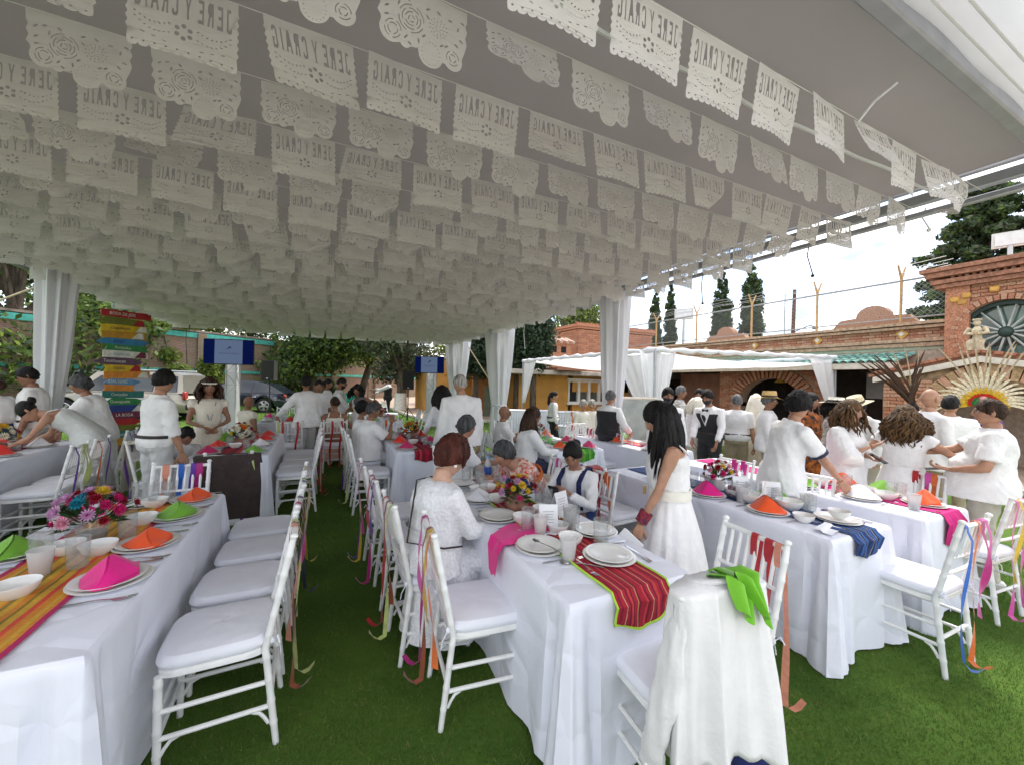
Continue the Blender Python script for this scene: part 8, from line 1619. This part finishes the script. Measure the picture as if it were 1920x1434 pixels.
# middle and left
person('seated grey haired man in a pale guayabera shirt facing right', .62, 6.06, None, 1.70, 1.12, False, 'brown', 6, 0, .46, (-.10, .36, .78), (.14, .30, 1.02), None, (.5, -.2, -1), 5, 4, ('short', 'dkgrey', .012), ('white', 'short', 'out', .026), ('trousers', 'pale grey'), 'black', azw=80, belly=.05, lod=1)
person('black haired guest seated beside the man in the guayabera', .58, 6.62, None, 1.66, 1.0, True, 'brown', 0, 0, .46, None, None, None, None, 0, 0, ('crop', 'black'), ('white', 'short', 'out'), ('trousers', 'stone'), 'white', azw=85, lod=0)
x_, y_ = at(674, 7.6); person('grey haired guest seated behind the black haired one', x_, y_, 60, 1.64, 1.0, False, 'brown', 0, 0, .46, None, None, None, None, 0, 0, ('short', 'grey'), ('white', 'short', 'out'), ('trousers', 'stone'), 'brown', lod=0)
x_, y_ = at(630, 7.25); person('bare shouldered woman with brown hair up, seated with her back to the camera', x_, y_, 5, 1.66, 1.0, True, 'brown', 0, 0, .47, (-.2, .2, .75), (.2, .2, .75), None, None, 30, 0, ('bun', 'brown'), ('ivory', 'strap', 'in'), ('skirt', 'dusty', .15, 1.3), 'white', lod=1)
x_, y_ = at(578, 7.0); person('black haired man from behind in an untucked white guayabera and white trousers', x_, y_, 325, 1.665, 1.08, False, 'brown', 7, 0, 0, (-.30, .34, .98), (.22, -.02, .80), (-.8, -.2, -.6), None, -30, 4, ('short', 'black', .022), ('white', 'long', 'out', .026), ('trousers', 'pale grey'), 'brown', lod=1)
x_, y_ = at(597, 7.7); person('man in a white polo and khaki trousers half hidden by the one in white', x_, y_, 170, 1.60, 1.1, False, 'brown', 0, 0, 0, None, None, None, None, 0, 8, ('fade', 'black'), ('white', 'short', 'out', .024), ('trousers', 'khaki'), 'brown', lod=0)
x_, y_ = at(636, 8.1); person('bearded man in sunglasses and a white shirt in the aisle', x_, y_, 95, 1.66, 1.1, False, 'brown', 2, 0, 0, None, (.1, .34, .98), None, None, 0, 10, ('fade', 'black'), ('white', 'roll', 'out'), ('trousers', 'stone'), 'brown', lod=1, glasses='sun', beard=True)
x_, y_ = at(614, 9.6); person('small guest with a white flower in dark hair behind the bearded man', x_, y_, 100, 1.62, .95, True, 'brown', 0, 0, 0, (-.1, .3, 1.1), (.1, .3, 1.1), None, None, 0, 0, ('bun', 'black'), ('white', 'short', 'out'), ('skirt', 'white', .1, 1.3), 'white', lod=0)
x_, y_ = at(679, 8.1); person('smiling woman with dark wavy hair in a white tank top, hand on hip', x_, y_, 205, 1.53, 1.0, True, 'brown', 9, 10, 0, (-.22, .05, .95), (.24, .25, .85), (-1, -.3, 0), None, 0, 6, ('wavy', 'black', .2), ('white', 'strap', 'out'), ('skirt', 'white', .2, 1.2), 'white', lod=1, bust=.03)
x_, y_ = at(728, 14.6); person('masked musician in a dark waistcoat holding a cello neck', x_, y_, 268, 1.74, 1.05, False, 'tan', 0, 0, 0, (-.12, .50, 1.28), (.12, .50, 1.1), None, None, 0, 6, ('short', 'black', .02), ('white', 'long', 'in'), ('trousers', 'black'), 'black', lod=1, mask=True, vest='black')
person('small boy with black hair peering over the table beside the brown jacket', -1.50, 6.22, 172, 1.02, 1.05, False, 'brown', 6, 0, .40, (-.1, .25, .62), (.1, .25, .62), None, None, 0, 4, ('mop', 'black'), ('pale grey', 'short', 'out'), ('trousers', 'stone'), 'white', lod=1, hs=1.15)
x_, y_ = at(466, 7.3); person('bald guest seated before the left screen in a cream sleeveless top', x_, y_, 60, 1.62, 1.1, False, 'brown', 0, 0, .46, None, None, None, None, 20, 0, (None, None), ('cream', 'cap', 'out'), ('trousers', 'stone'), 'brown', lod=0)
def x6(c):
 B = MB()
 for k in range(20): a = 2 * PI * k / 20; B.ball(c['HW']((.088 * math.cos(a), .108 * math.sin(a), .052)), (.014, .014, .012), 6, 5)
 B.build('flower_crown', wear['ivory'], c['t']); p, X, F, up = c['spine'](.9); B = MB(); B.tube([p + X * s * .07 + F * .06 if k == 0 else p + X * s * (.07 - .02 * k) + F * (.10 + .02 * k) - up * (.08 * k) for s in (1,) for k in range(4)] + [p - X * (.07 - .02 * k) + F * (.10 + .02 * k) - up * (.08 * k) for k in (3, 2, 1, 0)], .006, 5); B.build('necklace', MATS['grey print'], c['t'])
x_, y_ = at(392, 5.3); person('woman with a white flower crown and long brown hair in a cream dress', x_, y_, 172, 1.60, 1.02, True, 'brown', 0, 0, 0, (-.06, .24, .98), (.06, .24, .98), (-.9, -.5, -.2), (.9, -.5, -.2), 0, 2, ('wavy', 'brown', .24), ('cream', 'cap', 'in'), ('skirt', 'cream', .1, 1.3), 'white', lod=1, bust=.03, extra=x6)
x_, y_ = at(296, 4.1); person('young man in a white shirt and grey trousers standing with his back turned', x_, y_, 66, 1.685, 1.04, False, 'tan', 3, 0, 0, (-.23, .06, .80), (.21, .14, .78), None, None, 25, 12, ('short', 'black', .022), ('white', 'roll', 'in', .012), ('trousers', 'pale grey'), 'brown', lod=2)
x_, y_ = at(190, 5.2); person('grey haired guest in a loose white tunic leaning beside the signpost', x_, y_, 282, 1.62, 1.08, True, 'brown', 20, 0, 0, (-.12, .42, .82), (.12, .42, .82), None, None, 0, 10, ('crop', 'dkgrey'), ('white', 'wide', 'out', .03), ('skirt', 'white', .15, 1.2), 'white', lod=1)
x_, y_ = at(172, 4.75); person('woman bending low over the far left table, dark bun and silver dress', x_, y_, 285, 1.60, 1.02, True, 'tan', 68, 0, 0, (-.16, .62, .80), (.16, .60, .80), None, None, 0, 0, ('bun', 'black'), ('silver', 'strap', 'out'), ('skirt', 'silver', .30, 1.3, .03), 'white', lod=1)
x_, y_ = at(68, 5.15); person('man in sunglasses and white polo before the left drape', x_, y_, 282, 1.69, 1.08, False, 'brown', 4, 0, 0, None, None, None, None, 0, 14, ('short', 'black', .016), ('white', 'short', 'in', .022), ('trousers', 'pale grey'), 'brown', lod=1, glasses='sun')
x_, y_ = at(2, 4.9); person('woman in a white top and blue skirt cut by the left frame edge', x_, y_, 312, 1.58, 1.15, True, 'brown', 16, 0, 0, (-.1, .45, .82), (.28, .30, .95), None, (1, -.2, .2), 0, 12, ('wavy', 'brown', .1), ('white', 'cap', 'in'), ('skirt', 'blue', .2, 1.2), 'white', lod=1)
for px, d, a, l in ((1094, 9.6, 150, 'small seated guest in white by the skirted tables, left'), (1112, 9.8, 200, 'small seated guest in cream by the skirted tables, right')):
 x_, y_ = at(px, d); person(l, x_, y_, a, 1.6, 1.0, True, 'tan', 0, 0, .46, None, None, None, None, 0, 0, ('crop', 'white'), ('ivory', 'long', 'out'), ('trousers', 'stone'), 'white', lod=0)

# ---- feather headdress dancers
def feather(B, base, d, ln, w, bend, n=12, mi=0, side=None):
 d = Vector(d).normalized(); s = side or d.cross(Vector((0, 1, 0))).normalized(); pts = []
 for k in range(n + 1):
  u = k / n; pts.append(Vector(base) + d * (ln * u * (1 - .12 * u)) + Vector(bend) * (ln * u * u))
 vs = []
 for k, p in enumerate(pts):
  u = k / n; ww = w * (.35 + .65 * math.sin(PI * min(1, .15 + u * .85)) ** .6) * (1 if k < n else .1); vs += [p - s * ww, p + Vector((0, -.004, 0)), p + s * ww]
 B.add(vs, [(3 * k + j, 3 * k + j + 1, 3 * k + j + 4, 3 * k + j + 3) for k in range(n) for j in (0, 1)], mi)
fm = {k: mat(k + ' feathers', c, .7, .2, 40, transl=.25) for k, c in dict(cream=(.68, .60, .44), yellow=(.75, .48, .03), red=(.62, .03, .01), brown=(.07, .035, .02), pheasant=(.40, .33, .22), green=(.05, .22, .06)).items()}
def headdress(c, big):
 t = thing('feather_headdress', big[0], 'headdress', c['t'].location, c['t'].rotation_euler.z); HW = c['HW']; c0 = HW((0, .02, .10)); q = random.Random(3)
 for nm, n, r0, ln, w, m_, y, e0, bd in big[1]:
  for i in range(n):
   a = R(-e0) + R(2 * e0) * i / (n - 1); d = (math.sin(a), 0, math.cos(a)); B = MB(); feather(B, c0 + Vector(d) * r0 + Vector((0, y, 0)), d, ln * q.uniform(.88, 1.08), w, (0, 0, -bd * abs(math.sin(a)) ) if bd > 0 else (q.uniform(-.1, .1), 0, 0)); B.build(nm, fm[m_], t)
 B = MB(); B.tube([c0 + Vector((.075 * math.sin(R(a)), .03, .075 * math.cos(R(a)) - .01)) for a in range(-100, 101, 20)], .03, 8); B.build('crown_band', fm['green'], t); B = MB(); B.ball(c0 + Vector((0, .05, .06)), (.05, .03, .06), 10, 7); B.build('crown_ornament', mat('pink and grey ornament', (.55, .25, .25), .5, .4, 30), t)
big1 = ('huge radiating headdress of cream, yellow and red feathers at the right edge', (('long_feather', 9, .2, .92, .012, 'pheasant', -.05, 26, -1), ('plume', 22, .14, .50, .020, 'cream', -.03, 88, .40), ('yellow_feather', 36, .11, .17, .011, 'yellow', .0, 104, 0), ('red_feather', 26, .08, .10, .017, 'red', .02, 100, 0), ('green_feather', 16, .05, .08, .02, 'green', .03, 95, 0)))
x_, y_ = at(1845, 6.2); person('dancer in violet under the cream and red feather headdress', x_, y_, 182, 1.52, 1.0, False, 'deep', 0, 0, 0, None, None, None, None, 0, 0, ('short', 'black'), ('violet', 'long', 'out'), ('trousers', 'black'), 'black', 'feathered dancers', lod=1, extra=lambda c: headdress(c, big1))
def dark_fan(c):
 t = thing('feather_headdress', 'dark brown headdress of long curved feathers before the tiled porch', 'headdress', c['t'].location, c['t'].rotation_euler.z); c0 = c['HW']((0, -.02, .06)); q = random.Random(9)
 for i in range(26):
  a = R(-34 + 46 * (i / 25)); B = MB(); L_ = .72 + .25 * math.sin(i * 1.7); feather(B, c0 + Vector((q.uniform(-.04, .04), q.uniform(-.05, .05), .05)), (.08 - math.sin(a), q.uniform(-.1, .1), math.cos(a)), L_, .016, (.26 * math.cos(a) if i < 17 else -.12, 0, .05)); B.build('feather', fm['brown'], t)
 for i in range(3): B = MB(); feather(B, c0 + Vector((.02 * i, 0, .3)), (-.15 + .22 * i, 0, 1), .85, .008, (.06, 0, 0)); B.build('feather', fm['pheasant'], t)
x_, y_ = at(1712, 6.6); person('dancer in black under the dark brown feather headdress', x_, y_, 178, 1.46, 1.0, False, 'deep', 0, 0, 0, None, None, None, None, 0, 0, ('short', 'black'), ('black', 'long', 'out'), ('trousers', 'black'), 'black', 'feathered dancers', lod=0, extra=dark_fan)
# ---- instruments of the musicians
wood = mat('varnished wood', (.16, .045, .015), .25, .25, 9, coat=.5, stretch=(6, 1, 1))
for px, d, l in ((691, 14.6, 'dark cello standing left of the masked musician'), (704, 14.3, 'reddish cello held by the masked musician')):
 x_, y_ = at(px, d); t = thing('cello', l, 'cello', (x_, y_, 0), R(-25), 'cellos'); b = MB(); n = 28
 o_ = [(.20 * (1 + .16 * math.cos(2 * a) - .22 * math.exp(-((abs(math.sin(a)) - .05) / .2) ** 2)) * math.cos(a), .38 * math.sin(a)) for a in [2 * PI * k / n for k in range(n)]]
 b.loft([[(p[0], y2, p[1] + .55) for p in o_] for y2 in (-.06, .06)]); b.build('sound_box', wood, t); b = MB(); b.tube([(0, -.05, .9), (0, -.02, 1.5)], [.02, .016], 8); b.ball((0, 0, 1.54), (.025, .04, .04), 8, 6); b.build('neck', wood, t); b = MB(); b.tube([(0, 0, .18), (0, 0, 0)], .006, 6); b.build('end_pin', steel, t)
x_, y_ = at(655, 13.2); t = thing('music_stand', 'music stand covered with a green cloth before the musicians', 'music stand', (x_, y_, 0), R(-25)); b = MB(); b.box((0, 0, 1.02), (.55, .04, .34), rot=(R(-15), 0, 0)); b.build('green_cloth', mat('emerald cloth', (.02, .33, .22), .7, .1, 9), t); b = MB(); b.tube([(0, .03, 0), (0, .03, 1.0)], .015, 6); b.build('pole', MATS['black plastic'], t)
for k in range(3): a = 2 * PI * k / 3; b = MB(); b.tube([(0, .03, .25), (.3 * math.cos(a), .3 * math.sin(a), 0)], .01, 5); b.build('leg', MATS['black plastic'], t)

# ---------------------------------------------------------------- white suit jacket, scarf and bag on the nearest right chair
jk = mat('white suit cloth', (.74, .73, .73), .8, .02, 14, .16, 50, sheen=.1)
CX, CY, CR = 1.355, 1.235, -.12
t = thing('suit_jacket', 'white suit jacket hung over the back of the chair at the lower right', 'jacket', (CX, CY, 0), CR); b = MB(); n = 180; rings = []; x_f = lambda hw, c: hw * abs(c) ** .8 * (1 if c > 0 else -1)
for k in range(26):
 v = k / 25; z = .958 - .57 * v; hw = .204 + .004 * min(1, v * 7) ** .7 + .020 * v; dp = .070 + .012 * min(1, v * 5) + .040 * v; cy = -.265 - .02 * v; ring = []
 for j in range(n):
  a = 2 * PI * j / n; c, s = math.cos(a), math.sin(a); fold = v * (.020 * math.sin(a * 7 + 1.0 + v * 2) + .014 * math.sin(a * 13 + 2)) + .008 * math.exp(-((abs(x_f(hw, c)) - .085 - .03 * v) / .012) ** 2) - .006 * math.exp(-(x_f(hw, c) / .006) ** 2); x = hw * abs(c) ** .8 * (1 if c > 0 else -1); y = cy + dp * abs(s) ** .8 * (1 if s > 0 else -1) * (1 + fold * 8 * .3); y += fold * (1 if s > 0 else -1)
  vent = max(0, v - .58) * .05 * math.exp(-((x + .01) / .018) ** 2) * (s < 0); zz = z - .018 * (abs(x) / hw) ** 2 * (1 - v) ** 3 + (.03 * math.sin(a * 3 + 1) + .02 * math.sin(a * 8)) * max(0, v - .85) * 5
  ring.append((x + fold * c, y + vent, zz))
 rings.append(ring)
b.loft(rings); o = b.build('back_panel', jk, t, smooth='all'); fix_normals(o.data); wrinkle(o.data, .0035, 3, 16, .3)
for s, pts, rd in ((-1, ((-.11, -.262, .915), (-.18, -.275, .885), (-.218, -.285, .74), (-.240, -.275, .56), (-.258, -.25, .42), (-.255, -.23, .30)), (.02, .036, .052, .056, .052, .055)), (1, ((.11, -.262, .915), (.18, -.265, .885), (.208, -.255, .74), (.222, -.235, .55), (.222, -.215, .42), (.218, -.20, .32)), (.02, .034, .046, .048, .046, .046))):
 P_ = [Vector(p) for p in pts]; PP, RR = [], []
 for i in range(len(P_) - 1):
  for k in range(5): u = k / 5; PP.append(P_[i].lerp(P_[i + 1], u)); RR.append((rd[i] + (rd[i + 1] - rd[i]) * u) * (1 + .07 * math.sin(i * 9 + k * 2.1)))
 b = MB(); b.tube(PP + [P_[-1]], RR + [rd[-1]], 30, flat=.45); o = b.build('sleeve', jk, t, smooth='all'); wrinkle(o.data, .0045, 5 + s, 30, .22)
b = MB(); b.tube([(-.11, -.22, .955), (-.06, -.30, .985), (0, -.318, .99), (.06, -.30, .985), (.11, -.22, .955)], [.016, .02, .022, .02, .016], 10, flat=.5); [0 for _ in [b.xf(Matrix.Translation((0, .012, -.022)))]]; b.build('collar', jk, t)
for s, k in ((-1, 0), (1, 1), (1, 2)):
 b = MB(); b.ball((s * (.31 if s < 0 else .245), -.25 - .03 * (s < 0), .38 - .035 * k), (.008, .008, .008), 8, 5); b.build('button', china, t)
b = MB(); b.tube([(-.008, -.342, .56), (-.004, -.350, .555), (.006, -.346, .557)], [.006, .008, .004], 6); b.build('vent_bar', jk, t)
b = MB()
def sf(u, v):
 s = v * .20 - .06; w = .044 + .012 * math.sin(v * 4); x = .055 + .03 * v + (u - .5) * 2 * w * (1 - .2 * v)
 if s < 0: z, y = .985 + s * .6, -.26 - s * .9
 else: z, y = .985 - s * .92, -.322 - .045 * math.sin(min(1, s * 5) * PI / 2) - .03 * v
 return (x, y + .018 * math.sin(u * 11 + v * 3) - .012 * math.sin(u * 5), z - .03 * (u - .5) * 2 * (s > 0) + .01 * math.sin(u * 8))
b.grid(sf, 30, 30); b.grid(lambda u, v: tuple(Vector(sf(u, v * .8)) + Vector((-.03 - .05 * v, -.012, -.012 + .0 * u))), 30, 24)
o = b.build('green_scarf', mat('lime green scarf', (.16, .46, .02), .7, .05, 9, .15, 90, sheen=.2), None, (CX, CY, 0), CR, smooth='all'); tag(o, 'lime green scarf laid over the collar of the white suit jacket', 'scarf')
b = MB(); b.loft([[(math.cos(a) * w, math.sin(a) * d_, z) for a in [2 * PI * k / 24 for k in range(24)]] for z, w, d_ in ((0, .10, .05), (.01, .13, .07), (.12, .135, .075), (.21, .12, .05), (.225, .11, .03))]); b.tube([(-.10, 0, .20), (-.06, .06, .46), (-.05, .10, .57), (.05, .10, .57), (.06, .06, .46), (.10, 0, .20)], .008, 6); tag(b.build('navy_bag', mat('navy canvas', (.008, .018, .10), .8, .1, 20, .2, 90), None, (CX + .14, CY - .30, .13), CR), 'navy blue bag hanging on the chair below the white suit jacket', 'bag')
